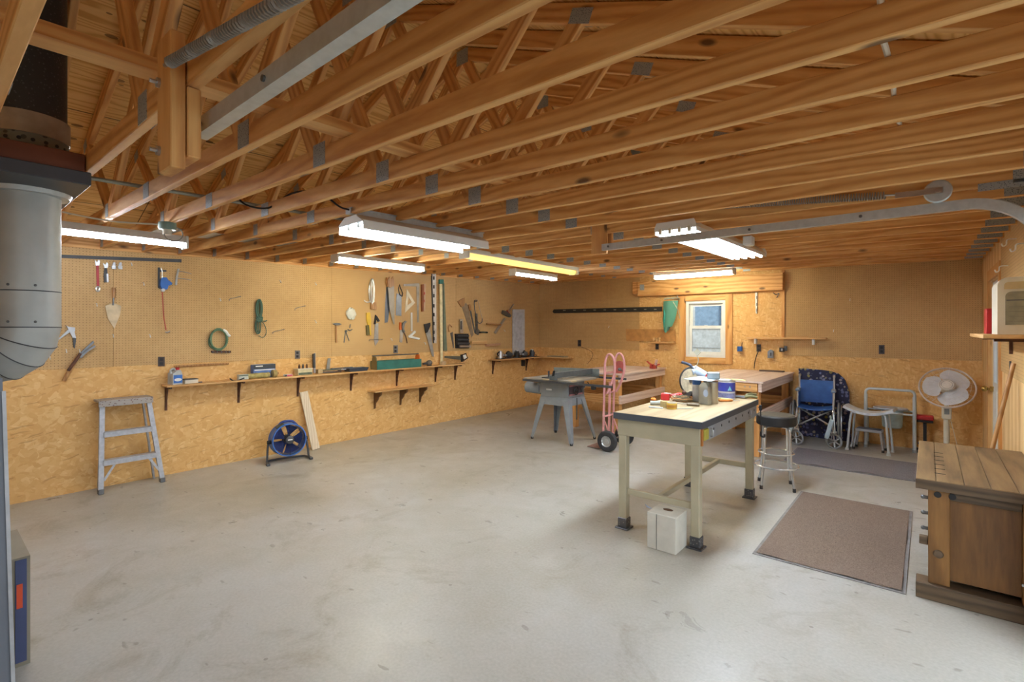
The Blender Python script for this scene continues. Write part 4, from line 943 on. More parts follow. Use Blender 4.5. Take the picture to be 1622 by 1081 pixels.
# things on the long shelf
def sp(u, v, z=SZ): return onZ(u, v, z)
def shelf_y(u, x=.1): return onX(u, 600, XL + x).y
jy = shelf_y(277.5)
t = thing('fluid_jug', 'grey plastic jug with a blue label at the near end of the long shelf', 'jug', (XL + .1, jy, SZ + .0005), .2)
mb = MB(); mb.prism([(-.05, -.048, 0), (-.05, .048, 0), (-.05, .048, .1), (-.05, .03, .15), (-.05, -.0, .15), (-.05, -.048, .115)], (.1, 0, 0)); part(t, 'body', mb, M((172, 176, 174), .4))
mb = MB(); mb.tube(sm([(0, -.04, .11), (0, -.045, .15), (0, -.015, .165), (0, -.005, .15)]), .011, 8); part(t, 'handle', mb, M((172, 176, 174), .4))
mb = MB(); mb.cyl((0, .022, .15), (0, .022, .175), .018); part(t, 'cap', mb, RED)
mb = MB(); mb.bx((.05, -.042, .015), (.052, .044, .1)); part(t, 'label_panel', mb, BLUE)
mb = MB(); mb.lathe([(0, 0), (.03, 0), (.03, .002), (0, .002)], (.052, .001, .05), (1, 0, 0), 20, .55, 1.2); part(t, 'label_panel', mb, WHITE)
def box_on(name, label, cat, u0, u1, h, mat, z=SZ, x0=.03, x1=.15, world=None):
    y0, y1 = shelf_y(u0, (x0 + x1)/2), shelf_y(u1, (x0 + x1)/2)
    mb = MB(); mb.bx((XL + x0, y0, z + .0006), (XL + x1, y1, z + h), .003); return solo(name, label, cat, mb, mat)
def boxp(name, label, cat, u0, u1, h, mat, pieces, z=SZ, x0=.03, x1=.15):
    y0, y1 = shelf_y(u0, (x0 + x1)/2), shelf_y(u1, (x0 + x1)/2)
    t = thing(name, label, cat, (XL + (x0 + x1)/2, (y0 + y1)/2, z + .0006))
    mb = MB(); mb.bx((XL + x0, y0, z + .0006), (XL + x1, y1, z + h), .003); part(t, 'body', mb, mat, True)
    for pn, m, (ax, ay, az), (bx_, by, bz) in pieces:   # fractions of the box
        mb = MB(); d = (x1 - x0)
        mb.bx((XL + x0 + d*ax, y0 + (y1 - y0)*ay, z + h*az), (XL + x0 + d*bx_, y0 + (y1 - y0)*by, z + h*bz)); part(t, pn, mb, m, True)
    return t
boxp('sanding_block', 'low cream box beside the jug on the long shelf', 'box', 290, 311, .04, CREAM, [('lid', DGREY, (0, -.02, 1.0), (1.0, 1.02, 1.2))])
fig(PA, 'file', 'short dark tool lying beside the cream box on the long shelf', 'tool', [('rod', DGREY, [('v', 311, 607.0, 320, 606.2, .13, .012)])])
boxp('tool_carton', 'black and blue printed carton standing at the back of the long shelf', 'carton', 399, 434, .16, M((96, 124, 182), .5, 0, .3, 14), [('dark_band', M((60, 64, 72), .5), (1.0, .0, .66), (1.02, 1, 1.0)), ('white_stripe', WHITE, (1.0, .05, .56), (1.03, .96, .63)), ('white_print', WHITE, (1.02, .1, .84), (1.04, .42, .92))], SZ, .01, .09)
boxp('small_carton', 'small pale grey box with a dark cord in front of the printed carton', 'box', 377, 392, .06, M((190, 194, 184), .6), [('band', OLIVE, (1.0, 0, .7), (1.02, 1, .9))], SZ, .1, .16)
fig(PA, 'loose_cord', 'dark cord trailing over the front of the small grey box', 'cord', [('cord', BLACK, [('s', [(364, 600), (369, 603), (377, 603), (387, 599)], .17, .007)])])
yy0, yy1 = shelf_y(392, .13), shelf_y(426, .13)
mb = MB(); mb.tube([(XL + .13 + .004*math.sin(i), yy0 + (yy1 - yy0)*i/10, SZ + .033 + .003*math.sin(i*2.1)) for i in range(11)], .032, 12); solo('canvas_roll', 'rolled olive canvas lying at the shelf front below the printed carton', 'roll', mb, M((158, 146, 92), .8, 0, .3, 30))
yy2 = shelf_y(437, .13); t = thing('paint_roller', 'stubby tan roll at the end of the olive canvas roll', 'roll', (XL + .13, (yy1 + yy2)/2, SZ + .001))
mb = MB(); mb.cyl((XL + .13, yy1 + .04, SZ + .046), (XL + .13, yy2, SZ + .046), .045, n=20); part(t, 'roll', mb, M((156, 140, 92), .8, 0, .2, 40), True)
mb = MB(); mb.cyl((XL + .13, yy2, SZ + .046), (XL + .13, yy2 + .03, SZ + .046), .014, n=12); part(t, 'core', mb, HANDLE, True)
boxp('label_tin', 'flat little tin with a pink label on the long shelf', 'tin', 450, 462, .025, WHITE, [('pink_label', M((196, 96, 112), .5), (1.0, .25, .1), (1.03, .95, .9)), ('dark_end', DGREY, (1.0, .0, .1), (1.03, .22, .9))], SZ, .1, .16)
boxp('screw_organiser', 'cream drawer box with small bottles on top below the grey outlet', 'organiser', 469, 492, .075, M((198, 188, 150), .5), [('drawer_front', OLIVE, (1.0, .04, .08), (1.03, .96, .45)), ('lid', CREAM, (-.02, -.02, .98), (1.02, 1.02, 1.1))], SZ, .04, .14)
for k, (u, m, w) in enumerate(((474, BROWN, 'left'), (480, DGREY, 'middle'), (486, BROWN, 'right'))):
    y = shelf_y(u, .08); mb = MB(); zz = SZ + .083; mb.lathe([(0, zz), (.013, zz), (.013, zz + .034), (.006, zz + .042), (.006, zz + .055), (0, zz + .055)], (XL + .08, y, 0), (0, 0, 1), 12)
    solo('glue_bottle', 'little dark bottle, %s of the three on the cream drawer box' % w, 'bottle', mb, m, 'bottles on the drawer box')
fig(PA, 'steel_square', 'upright grey steel square with a tall blade standing on the long shelf', 'square', [('stock', DGREY, [('p', [(494.5, 561), (497.5, 560), (498, 583), (495, 583)], .05, .03)]), ('blade', STEEL, [('p', [(497.6, 559.5), (499, 559.5), (499.5, 591), (496, 591)], .05, .012)])])
fig(PA, 'steel_offcut', 'small grey metal plate standing by the pegboard seam on the long shelf', 'plate', [('plate', M((146, 144, 138), .5, .4), [('p', [(519, 568), (523.5, 567.5), (522, 585.5), (516.5, 585.5)], .03, .006)])])
boxp('wood_block', 'small wood block beside the upright steel square', 'block', 502, 509, .055, M((176, 156, 118), .7), [], SZ, .03, .1)
random.seed(11)
for k in range(6):
    u = 517 + k*3.4; y = shelf_y(u, .12); a = random.uniform(-.5, .5)
    mb = MB(); zz = SZ + .012 + (k % 3)*.013; m = (DSTEEL, HANDLE, OLIVE, DGREY, BROWN, STEEL)[k]
    mb.bar((XL + .04, y - .1 - a*.06, zz), (XL + .17, y + .1 + a*.06, zz + .004), .022, .012, bev=.002)
    solo('chisel', ('lowest steel-coloured tool', 'wooden-handled tool', 'olive tool', 'dark grey tool', 'brown tool', 'bright steel tool')[k] + ' in the heap left of the black tray', 'hand tool', mb, m, 'heap of hand tools on the long shelf')
ty0, ty1 = shelf_y(549, .12), shelf_y(580, .12)
t = thing('tool_tray', 'shallow dark plastic tray on the long shelf left of the green toolbox', 'tray', (XL + .11, (ty0 + ty1)/2, SZ + .001))
mb = MB()
mb.prism([(XL + .03, ty0, SZ + .05), (XL + .03, ty1, SZ + .05), (XL + .045, ty1 - .02, SZ + .001), (XL + .045, ty0 + .02, SZ + .001)], (.006, 0, 0)); mb.prism([(XL + .19, ty0, SZ + .05), (XL + .19, ty1, SZ + .05), (XL + .175, ty1 - .02, SZ + .001), (XL + .175, ty0 + .02, SZ + .001)], (-.006, 0, 0))
mb.bx((XL + .045, ty0 + .02, SZ + .001), (XL + .175, ty1 - .02, SZ + .006)); mb.prism([(XL + .03, ty0, SZ + .05), (XL + .19, ty0, SZ + .05), (XL + .175, ty0 + .02, SZ + .001), (XL + .045, ty0 + .02, SZ + .001)], (0, .006, 0)); mb.prism([(XL + .03, ty1, SZ + .05), (XL + .19, ty1, SZ + .05), (XL + .175, ty1 - .02, SZ + .001), (XL + .045, ty1 - .02, SZ + .001)], (0, -.006, 0))
part(t, 'tray', mb, M((58, 66, 80), .45), True)
mb = MB(); mb.bar((XL + .1, ty0 - .22, SZ + .055), (XL + .1, ty0 + .1, SZ + .058), .03, .012); part(t, 'handle', mb, M((58, 66, 80), .45), True)
# green open toolbox with a bar handle
g0, g1 = shelf_y(597, .18), shelf_y(667, .18); gx0, gx1 = XL + .025, XL + .19
t = thing('toolbox', 'green wooden open toolbox with a metal bar handle on the long shelf', 'toolbox', ((gx0 + gx1)/2, (g0 + g1)/2, SZ + .001))
hb = .125
mb = MB(); mb.bx((gx1 - .014, g0, SZ + .001), (gx1, g1, SZ + hb), .002); part(t, 'side_board', mb, GREEN, True)
mb = MB(); mb.bx((gx0, g0, SZ + .001), (gx0 + .014, g1, SZ + hb), .002); part(t, 'side_board', mb, GREEN, True)
for y in (g0 - .001, g1 - .017):
    mb = MB(); xm = (gx0 + gx1)/2
    mb.prism([(gx0 + .015, y, SZ + .001), (gx1 - .015, y, SZ + .001), (gx1 - .015, y, SZ + hb), (xm + .045, y, SZ + hb + .005)] + [(xm + .045*math.cos(a), y, SZ + hb + .03 + .04*math.sin(a)) for a in [PI*i/8 for i in range(9)]] + [(xm - .045, y, SZ + hb + .005), (gx0 + .015, y, SZ + hb)], (0, .018, 0))
    part(t, 'end_board', mb, ORANGE if y > (g0 + g1)/2 else M((112, 98, 62), .6), True, 'orange end board' if y > (g0 + g1)/2 else 'worn olive end board')
mb = MB(); mb.bx((gx0 + .015, g0 + .018, SZ + .001), (gx1 - .015, g1 - .018, SZ + .012)); part(t, 'floor_board', mb, M((190, 92, 72), .6), True)
mb = MB(); mb.cyl((xm, g0 - .03, SZ + hb + .075), (xm, g1 + .01, SZ + hb + .075), .009, n=10)
for y in (g0 + .008, g1 - .008): mb.bx((xm - .012, y - .004, SZ + hb), (xm + .012, y + .004, SZ + hb + .085))
part(t, 'bar_handle', mb, DSTEEL, True)
my = shelf_y(680, .13)
t = thing('grinder_head', 'small dark grinder motor lying right of the green toolbox', 'grinder', (XL + .13, my, SZ + .001))
mb = MB(); mb.ball((XL + .13, my, SZ + .048), .046, (1, 1.15, 1), 18); part(t, 'motor', mb, M((106, 100, 92), .5, .3), True)
mb = MB(); mb.cyl((XL + .13, my - .13, SZ + .04), (XL + .13, my - .04, SZ + .045), .014, .022, n=12); part(t, 'nose', mb, DGREY, True)
mb = MB(); mb.bx((XL + .1, my - .03, SZ + .0006), (XL + .16, my + .03, SZ + .012)); part(t, 'foot', mb, DGREY, True)
cy = shelf_y(697, .12); mb = MB(); mb.lathe([(0, 0), (.05, 0), (.055, .04), (.05, .055), (.046, .055), (.05, .042), (.044, .006), (0, .006)], (XL + .12, cy + .06, SZ + .0006), (0, 0, 1), 24); solo('putty_tub', 'shallow round tan tub at the foot of the cream stick', 'tub', mb, M((178, 156, 120), .6))
hy0, hy1 = shelf_y(704, .1), shelf_y(744, .1)
fig(PA, 'mitre_handsaw', 'saw with a dark squared handle standing at the far end of the long shelf', 'saw', [('blade', M((104, 104, 92), .4, .5), [('p', [(704, 564), (730, 564.5), (732, 569), (729, 570.5), (712, 568.5), (703.5, 567)], .1, .005)]), ('handle', BLACK, [('l', [(730, 563), (738, 560.5), (741, 567), (735, 571)], .1, .012), ('p', [(729, 562), (732, 562), (733, 573), (730, 573.6)], .094, .018)]), ('handle_inlay', WHITE, [('p', [(733, 563.5), (737, 562), (738.5, 567), (735, 569)], .098, .01)])])

# power tools on the corner shelf
random.seed(5)
kinds = [('grey trim router', STEEL), ('dark drill', DGREY), ('black sander', BLACK), ('grey jigsaw', M((96, 98, 100), .45)), ('black and grey planer', DGREY)]
for k, (lab, m) in enumerate(kinds):
    y = yc0 + .2 + k*.24; x = XL + .13
    t = thing('power_tool', '%s, %s from the near end of the corner shelf' % (lab, ORD[k]), 'power tool', (x, y, z3 + .0006), random.uniform(-.5, .5), 'power tools on the corner shelf')
    mb = MB()
    if k % 2: mb.tube([(0, -.09, .066), (0, -.05, .066), (0, .06, .066), (0, .085, .066)], [.03, .05, .053, .04], 16)
    else: mb.cyl((0, 0, .012), (0, 0, .13), .052, .044, n=18); mb.box((.0, .05, .07), (.06, .08, .05), bev=.008)
    part(t, 'motor', mb, m)
    mb = MB(); mb.cyl((.0, -.1, .066) if k % 2 else (0, 0, .13), (.0, -.14, .066) if k % 2 else (0, 0, .15), .018 if k % 2 else .03, n=12); part(t, 'spindle' if k % 2 else 'cap', mb, STEEL)
    mb = MB(); mb.bx((-.06, -.075, 0), (.06, .075, .012), .002); part(t, 'base_plate', mb, DSTEEL)
    mb = MB(); mb.tube(sm([(0, -.07, .06), (0, -.1, .1), (0, -.03, .13), (0, .05, .11), (0, .06, .06)]), .012, 8); part(t, 'handle', mb, BLACK)
    mb = MB(); mb.tube(sm([(.03, .05, .04), (.07, .08, .03), (.08, .0, .012), (.06, -.06, .012)]), .005, 6); part(t, 'cord', mb, BLACK)
mb = MB(); mb.bx((XL + .35, YB - .2, z3 + .0006), (XL + .75, YB - .04, z3 + .02), .003); solo('flat_plate', 'thin grey plate lying on the back corner shelf', 'plate', mb, M((150, 140, 112), .6))

# leaning board and stool-ladder, blower fan
b0, b1 = onZ(497, 712, 0), PA(481, 621, .03)
mb = MB(); mb.bar((XL + .17, b0.y + .005, .006), (XL + .02, PA(481, 621, .02).y, b1.z), .105, .02, up=(1, 0, 0), bev=.002)
solo('leaning_board', 'pale pine board leaning on the left wall behind the blue blower', 'board', mb, PALE)

t = thing('step_ladder', 'paint-splashed aluminium three-step ladder standing at the left wall', 'step ladder', (-6.08, 1.36, 0))
SPL = M((172, 174, 180), .45, .3, .16, 26, 'paint_splashed_aluminium')
zt = .865; xf0, xf1 = -5.97, -6.02      # feet, top of the front frame
yl0, yl1, yr0, yr1 = 1.115, 1.135, 1.605, 1.5
for ya, yb in ((yl0, yl1), (yr0, yr1)):
    mb = MB(); mb.bar((xf0, ya, .03), (xf1, yb, zt - .01), .03, .042, up=(0, 1, 0), bev=.002); part(t, 'front_rail', mb, SPL, True)
    mb = MB(); mb.bx((xf0 - .03, ya - .022, 0), (xf0 + .03, ya + .022, .045), .004); part(t, 'foot', mb, DSTEEL, True)
for ya, yb in ((yl0 + .02, yl1 + .02), (yr0 - .02, yr1 - .02)):
    mb = MB(); mb.bar((-6.165, ya, 0), (-6.14, yb, zt - .02), .03, .018, up=(0, 1, 0), bev=.002); part(t, 'rear_rail', mb, SPL, True)
for z, nm in ((.575, 'step'), (.31, 'step')):
    k = z/zt; y0 = yl0 + (yl1 - yl0)*k + .012; y1 = yr0 + (yr1 - yr0)*k - .012; x = xf0 + (xf1 - xf0)*k
    mb = MB(); mb.bx((x - .045, y0, z - .006), (x + .035, y1, z), .001); mb.bx((x + .025, y0, z - .05), (x + .033, y1, z - .006), .001); part(t, nm, mb, SPL, True)
mb = MB(); mb.bx((-6.185, yl1 - .035, zt - .012), (xf1 + .05, yr1 + .03, zt + .01), .004); mb.bx((xf1 + .04, yl1 - .035, zt - .05), (xf1 + .05, yr1 + .03, zt - .01), .002); part(t, 'top_plate', mb, speckle('splashed_ladder_top', S(158, 152, 146), S(126, 104, 98), 46, .42, .6, .1), True)
for s, y in ((1, yl0 + .01), (-1, yr0 - .01)):
    mb = MB(); mb.bar((xf0 + .004, y + s*.012, .12), (xf0 - .004, y + s*.1, .265), .02, .006, up=(1, 0, 0)); part(t, 'brace', mb, SPL, True)
mb = MB(); mb.bx((-6.05, yr1 + .008, .7), (-6.02, yr1 + .028, .735)); part(t, 'sticker', mb, YELLOW, True, 'yellow sticker')

# blue air mover
t = thing('blower_fan', 'blue drum blower fan on a black tube stand near the leaning board', 'fan', (-5.79, 2.81, 0), -.2)
ax = V((1, 0, .06)).normalized(); R0 = .185; cz = .262
f = V((.09, 0, cz)); b = f - ax*.19
mb = MB(); mb.lathe([(R0 - .012, 0), (R0 + .004, 0), (R0 + .008, .012), (R0, .04), (R0 - .004, .15), (R0 + .006, .18), (R0, .19), (R0 - .012, .19), (R0 - .012, 0)], b, ax, 48); part(t, 'drum', mb, BLUE)
def grille(c, axis, R, rings, bars, wire, mat, dome=0.0):
    mb = MB(); q = V((0, 0, 1)).rotation_difference(V(axis).normalized()).to_matrix(); c = V(c)
    h = lambda r: dome*(1 - (r/R)**2)
    for i in range(rings):
        r = R*(i + 1)/rings; mb.tube([c + q @ V((r*math.cos(2*PI*k/40), r*math.sin(2*PI*k/40), h(r))) for k in range(40)], wire, 4, True)
    for k in range(bars):
        a = 2*PI*k/bars; mb.tube([c + q @ V((r*math.cos(a), r*math.sin(a), h(r))) for r in (R*.2, R*.5, R*.75, R)], wire, 4)
    return mb
part(t, 'grille', grille(f, ax, R0 - .01, 14, 8, .0018, BLACK), BLACK)
mb = MB(); mb.lathe([(0, 0), (.045, 0), (.045, .012), (.03, .02), (0, .022)], f - ax*.004, ax, 24); hubp = part(t, 'hub_cap', mb, DGREY)
mb = MB(); mb.box(f + ax*.02 + V((0, 0, .003)), (.003, .05, .012)); part(hubp, 'badge', mb, WHITE)
q = V((0, 0, 1)).rotation_difference(ax).to_matrix()
for k in range(5):
    a = 2*PI*k/5 + .3; mb = MB()
    def bl(u, v):
        r = .03 + .135*u; an = a + (v - .5)*(.75 + .3*u); return b + ax*(.1 + (v - .5)*.07) + q @ V((r*math.cos(an), r*math.sin(an), 0))
    mb.sheet(bl, 6, 5, .003); part(t, 'fan_blade', mb, NAVY)
mb = MB(); mb.lathe([(0, 0), (.05, 0), (.05, .09), (0, .09)], b + ax*.03, ax, 20); part(t, 'motor', mb, DGREY)
mb = MB(); mb.tube(sm([b + ax*.06 + V((0, -.1, .155)), b + ax*.07 + V((0, -.05, .205)), b + ax*.08 + V((0, .05, .205)), b + ax*.08 + V((0, .11, .15))]), .014, 8); part(t, 'carry_handle', mb, NAVY)
mb = MB(); mb.box(b + ax*.1 + V((0, -.09, .168)), (.07, .09, .02), (.52, 0, 0), .004); part(t, 'control_panel', mb, M((74, 76, 62), .5))
for s in (-1, 1):
    mb = MB(); mb.tube(sm([(0, s*.2, .24), (.0, s*.215, .2), (.02, s*.225, .1), (.03, s*.23, .035), (.09, s*.235, .016)], 5), .012, 8); part(t, 'stand_leg', mb, DGREY)
    mb = MB(); mb.cyl((-.0, s*.18, .245), (-.0, s*.222, .245), .022, n=14); part(t, 'pivot_knob', mb, BLACK)
    mb = MB(); mb.bx((.07, s*.235 - .02, 0), (.125, s*.235 + .02, .03), .006); part(t, 'rubber_foot', mb, DGREY)
mb = MB(); mb.tube(sm([(.06, -.23, .018), (-.06, -.21, .014), (-.1, -.12, .013), (-.1, .12, .013), (-.06, .21, .014), (.06, .23, .018)], 5), .012, 8); part(t, 'stand_bar', mb, DGREY)

# ================================================================== floor pieces
# --- steel work table
TX0, TX1, TY0, TY1, TZ = -1.885, -1.2, 3.49, 4.985, .905
t = thing('work_table', 'tan steel work table with a dark-edged wooden top, cluttered with cans and tools', 'table', ((TX0 + TX1)/2, (TY0 + TY1)/2, 0))
mb = MB(); mb.bx((TX0 + .006, TY0 + .006, TZ - .028), (TX1 - .006, TY1 - .006, TZ), .001); part(t, 'top', mb, WOOD('table_top_wood', S(140, 120, 88), S(166, 146, 112), S(182, 164, 130), (1, .1, 1), 7, False, .5), True)
mb = MB(); e = .007
mb.bx((TX0, TY0, TZ - .05), (TX1, TY0 + e, TZ - .002)); mb.bx((TX0, TY1 - e, TZ - .05), (TX1, TY1, TZ - .002)); mb.bx((TX0, TY0 + e, TZ - .05), (TX0 + e, TY1 - e, TZ - .002)); mb.bx((TX1 - e, TY0 + e, TZ - .05), (TX1, TY1 - e, TZ - .002))
part(t, 'edge_band', mb, speckle('chipped_dark_edge', S(74, 80, 88), S(160, 162, 160), 26, .12, .5, .2), True)
apz = TZ - .052
mb = MB(); mb.bx((TX0 + .025, TY0 + .025, apz - .125), (TX1 - .025, TY0 + .04, apz), .002); part(t, 'apron', mb, TAN, True)
mb = MB(); mb.bx((TX0 + .025, TY1 - .04, apz - .125), (TX1 - .025, TY1 - .025, apz), .002); part(t, 'apron', mb, TAN, True)
mb = MB(); mb.bx((TX0 + .025, TY0 + .041, apz - .125), (TX0 + .04, TY1 - .041, apz), .002); part(t, 'apron', mb, TAN, True)
mb = MB(); mb.bx((TX1 - .025, TY0 + .16, apz - .1), (TX1 - .01, TY1 - .026, apz), .003); ap = part(t, 'side_channel', mb, M((168, 176, 186), .35, .5, .06, 6, 'bare_steel_channel'), True, 'bare steel side channel with dark holes')
for k in range(7):
    y = TY0 + .27 + k*.185
    mb = MB(); mb.cyl((TX1 - .011, y, apz - .035), (TX1 - .008, y, apz - .035), .0105, n=12); part(ap, 'bolt_hole', mb, BLACK, True)
for k, y in enumerate((TY0 + .2, TY1 - .28)):
    mb = MB(); mb.tube(sm([(TX1 - .011, y, apz - .075), (TX1 + .012, y - .02, apz - .07), (TX1 + .012, y - .02, apz - .02), (TX1 - .009, y, apz - .02)]), .004, 6); part(ap, 'bent_wire', mb, STEEL, True)
mb = MB(); mb.bx((TX1 - .026, TY0 + .042, apz - .125), (TX1 - .014, TY0 + .068, apz - .002)); part(t, 'corner_strip', mb, M((176, 112, 56), .6), True, 'orange-brown corner strip')
mb = MB(); mb.bx((TX1 - .03, TY0 + .071, apz - .09), (TX1 - .004, TY0 + .155, apz - .012), .004); part(t, 'corner_latch', mb, M((176, 166, 66), .5), True, 'yellow-green corner latch')
L = .062
for x in (TX0 + .03, TX1 - .03 - L):
    for y in (TY0 + .03, TY1 - .03 - L):
        mb = MB(); mb.bx((x, y, .06), (x + L, y + L, apz - .002), .004); lg = part(t, 'leg', mb, TAN, True)
        mb = MB(); mb.bx((x - .006, y - .006, .012), (x + L + .006, y + L + .006, .085), .003); mb.bx((x - .022, y - .022, 0), (x + L + .022, y + L + .022, .012), .002); part(lg, 'foot', mb, speckle('oily_dark_foot', S(88, 88, 92), S(140, 138, 134), 60, .4, .4, .5), True)
zs = .27
for y in (TY0 + .045, TY1 - .075):
    mb = MB(); mb.bx((TX0 + .03 + L, y, zs), (TX1 - .03 - L, y + .03, zs + .045), .003); part(t, 'stretcher', mb, TAN, True)
mb = MB(); mb.bx(((TX0 + TX1)/2 - .018, TY0 + .077, zs + .003), ((TX0 + TX1)/2 + .018, TY1 - .077, zs + .042), .003); part(t, 'long_stretcher', mb, TAN, True)
t = thing('carry_box', 'dirty white wooden box with an oval hand hole at the table foot', 'box', (-1.43, 3.45, 0))
bx0, bx1, by0, by1, bz = -1.535, -1.325, 3.335, 3.54, .255
mb = MB(); mb.bx((bx0, by0, 0), (bx1, by1, bz), .004); bp = part(t, 'body', mb, M((198, 194, 182), .7, 0, .1, 9, 'dirty_white_wood'), True)
mb = MB(); mb.lathe([(0, 0), (.036, 0), (.036, .002), (0, .002)], ((bx0 + bx1)/2, (by0 + by1)/2 + .02, bz), (0, 0, 1), 24, 1, .62); part(bp, 'hand_hole', mb, M((94, 66, 42), .8), True)
mb = MB(); mb.bx((bx0 + .07, by0 - .0015, .004), (bx0 + .073, by0, bz - .004)); part(bp, 'joint', mb, DGREY, True)
cable('blue_wire', 'pale blue wire curl on the floor behind the white box', 'wire', sm([onZ(1022, 800, .012), onZ(1027, 803, .012), onZ(1032, 806, .012), onZ(1024, 803, .02)]), .004, M((150, 170, 200), .5))

# clutter on the table
def tzp(u, v): return onZ(u, v, TZ)
Z = TZ + .0006
def can(name, label, cat, u, v, prof, mat, extra=(), group=None):
    p = tzp(u, v); t = thing(name, label, cat, (p.x, p.y, Z), 0, group)
    mb = MB(); mb.lathe(prof, (0, 0, 0), (0, 0, 1), 24); part(t, 'body', mb, mat)
    for pn, pr, m in extra: mb = MB(); mb.lathe(pr, (0, 0, 0), (0, 0, 1), 24); part(t, pn, mb, m)
    return t
can('spray_can', 'white cylindrical can with a blue band, left of the metal cans', 'can', 1103, 636, [(0, 0), (.033, 0), (.034, .004), (.034, .15), (0, .15)], M((200, 206, 212), .35, .2), [('blue_band', [(.0345, .15), (.0345, .195), (.0, .195), (0, .151)], BLUE)])
p = tzp(1117, 641); t = thing('thinner_can', 'grey oblong metal can with a round blue-grey emblem, nearest of the cans', 'can', (p.x, p.y, Z), -.35)
mb = MB(); mb.box((0, 0, .08), (.1, .06, .16), bev=.012, seg=2); mb.prism([(-.045, -.026, .158), (.045, -.026, .158), (.018, -.016, .188), (-.018, -.016, .188)], (0, .048, 0)); part(t, 'body', mb, M((150, 152, 148), .35, .6, .15, 10))
mb = MB(); mb.cyl((0, 0, .188), (0, 0, .203), .014); part(t, 'cap', mb, DGREY)
mb = MB(); mb.lathe([(0, 0), (.024, 0), (.024, .002), (0, .002)], (.03, -.03, .1), (0, -1, 0), 20, 1, 1.3); part(t, 'emblem', mb, M((150, 166, 190), .4))
can('solvent_can', 'plain beige-grey tall metal can standing behind the emblem can', 'can', 1128.5, 639.5, [(0, 0), (.043, 0), (.045, .004), (.045, .184), (.042, .188), (0, .188)], M((172, 164, 146), .35, .5, .12, 8), [('rim', [(.0455, .18), (.047, .183), (.047, .188), (.044, .19), (.0455, .18)], STEEL)])
p = tzp(1151, 632.3); t = thing('paint_bucket', 'blue and white paint can behind the metal cans on the table', 'paint can', (p.x, p.y, Z))
mb = MB(); mb.lathe([(0, 0), (.072, 0), (.074, .004), (.074, .165), (0, .165)], (0, 0, 0), (0, 0, 1), 32); part(t, 'body', mb, M((204, 206, 212), .4))
mb = MB(); mb.lathe([(.0745, .075), (.0745, .155), (.0735, .155), (.0735, .075), (.0745, .075)], (0, 0, 0), (0, 0, 1), 32); part(t, 'blue_label', mb, M((46, 54, 140), .4))
mb = MB(); mb.lathe([(.0745, .012), (.0745, .06), (.0735, .06), (.0735, .012), (.0745, .012)], (0, 0, 0), (0, 0, 1), 32); part(t, 'lower_label', mb, M((120, 124, 168), .4, 0, .4, 30))
mb = MB(); mb.prism([(.03, -.07, .085), (.058, -.0505, .085), (.045, -.062, .125)], (.004, -.006, 0)); part(t, 'emblem', mb, M((120, 190, 206), .4))
mb = MB(); mb.lathe([(0, .166), (.076, .166), (.076, .172), (.06, .172), (.058, .168), (0, .168)], (0, 0, 0), (0, 0, 1), 32); part(t, 'lid', mb, STEEL)
# the sheet lying across the cans
zs = Z + .205
q = [onZ(1083, 601, zs), onZ(1127, 605, zs), onZ(1141, 600, zs), onZ(1108, 597, zs)]
mb = MB(); mb.prism([V((a.x, a.y, zs)) for a in q], (0, 0, .005)); solo('white_sheet', 'flat bluish-white plastic sheet laid over the cans', 'sheet', mb, M((206, 216, 226), .4))
c = (q[1] + q[2])/2; mb = MB(); mb.box((c.x - .03, c.y + .02, zs + .0055 + .03), (.1, .07, .06), (0, 0, .4), .006); solo('tin_box', 'small grey tin box sitting on the white sheet over the cans', 'tin', mb, M((128, 140, 146), .4, .4))
p = tzp(1158, 618); zz = Z + .173
t2p = onZ(1150, 625, TZ)
pb_ = onZ(1151, 632.3, TZ)
mb = MB(); mb.bar((pb_.x - .1, pb_.y + .0, zz + .004), (pb_.x + .04, pb_.y - .02, zz + .004), .06, .006); solo('paint_stirrer', 'short white flat stirring stick on the lid of the blue paint can', 'stick', mb, WHITEP)
mb = MB(); mb.bar((pb_.x - .02, pb_.y + .045, zz + .006), (pb_.x + .16, pb_.y + .03, zz + .006), .03, .01); solo('yellow_stick', 'long yellowish flat stick sticking out over the blue paint can', 'stick', mb, M((208, 196, 140), .6))
p = tzp(1148, 635.2); mb = MB(); mb.bar((p.x - .07, p.y + .015, Z + .011), (p.x + .06, p.y + .0, Z + .011), .04, .02, bev=.003); solo('sanding_sponge', 'yellow and grey sanding sponge in front of the blue paint can', 'sponge', mb, M((196, 184, 128), .8, 0, .25, 30))
a, b = tzp(1138, 637), tzp(1166, 637)
t = thing('utility_knife', 'orange-handled knife lying on the table right of the cans', 'knife', tuple((a + b)/2 + V((0, 0, .0006))))
mb = MB(); mb.bar((a.x, a.y, Z + .012), (b.x - .03, b.y, Z + .012), .024, .02, bev=.006); part(t, 'handle', mb, M((210, 134, 62), .5), True)
mb = MB(); mb.bar((b.x - .03, b.y, Z + .012), (b.x + .03, b.y + .01, Z + .012), .018, .004); part(t, 'blade', mb, STEEL, True)
t = thing('hedge_shears', 'old green-handled shears lying near the right table edge', 'shears', tuple(tzp(1185, 631) + V((0, 0, .0006))))
a, b, c, d = tzp(1158, 630), tzp(1180, 632), tzp(1199, 632.5), tzp(1190, 627)
up = V((0, 0, .014))
mb = MB(); mb.bar(a + up, b + up, .03, .008); part(t, 'blade', mb, M((150, 166, 186), .35, .6), True)
mb = MB(); mb.bar(a + up + V((.0, .03, .008)), b + up + V((0, .015, .008)), .03, .008); part(t, 'blade', mb, STEEL, True)
mb = MB(); mb.tube(sm([b + up, (b + c)/2 + up + V((0, -.01, .012)), c + up]), .013, 8); part(t, 'handle', mb, M((112, 110, 74), .6), True)
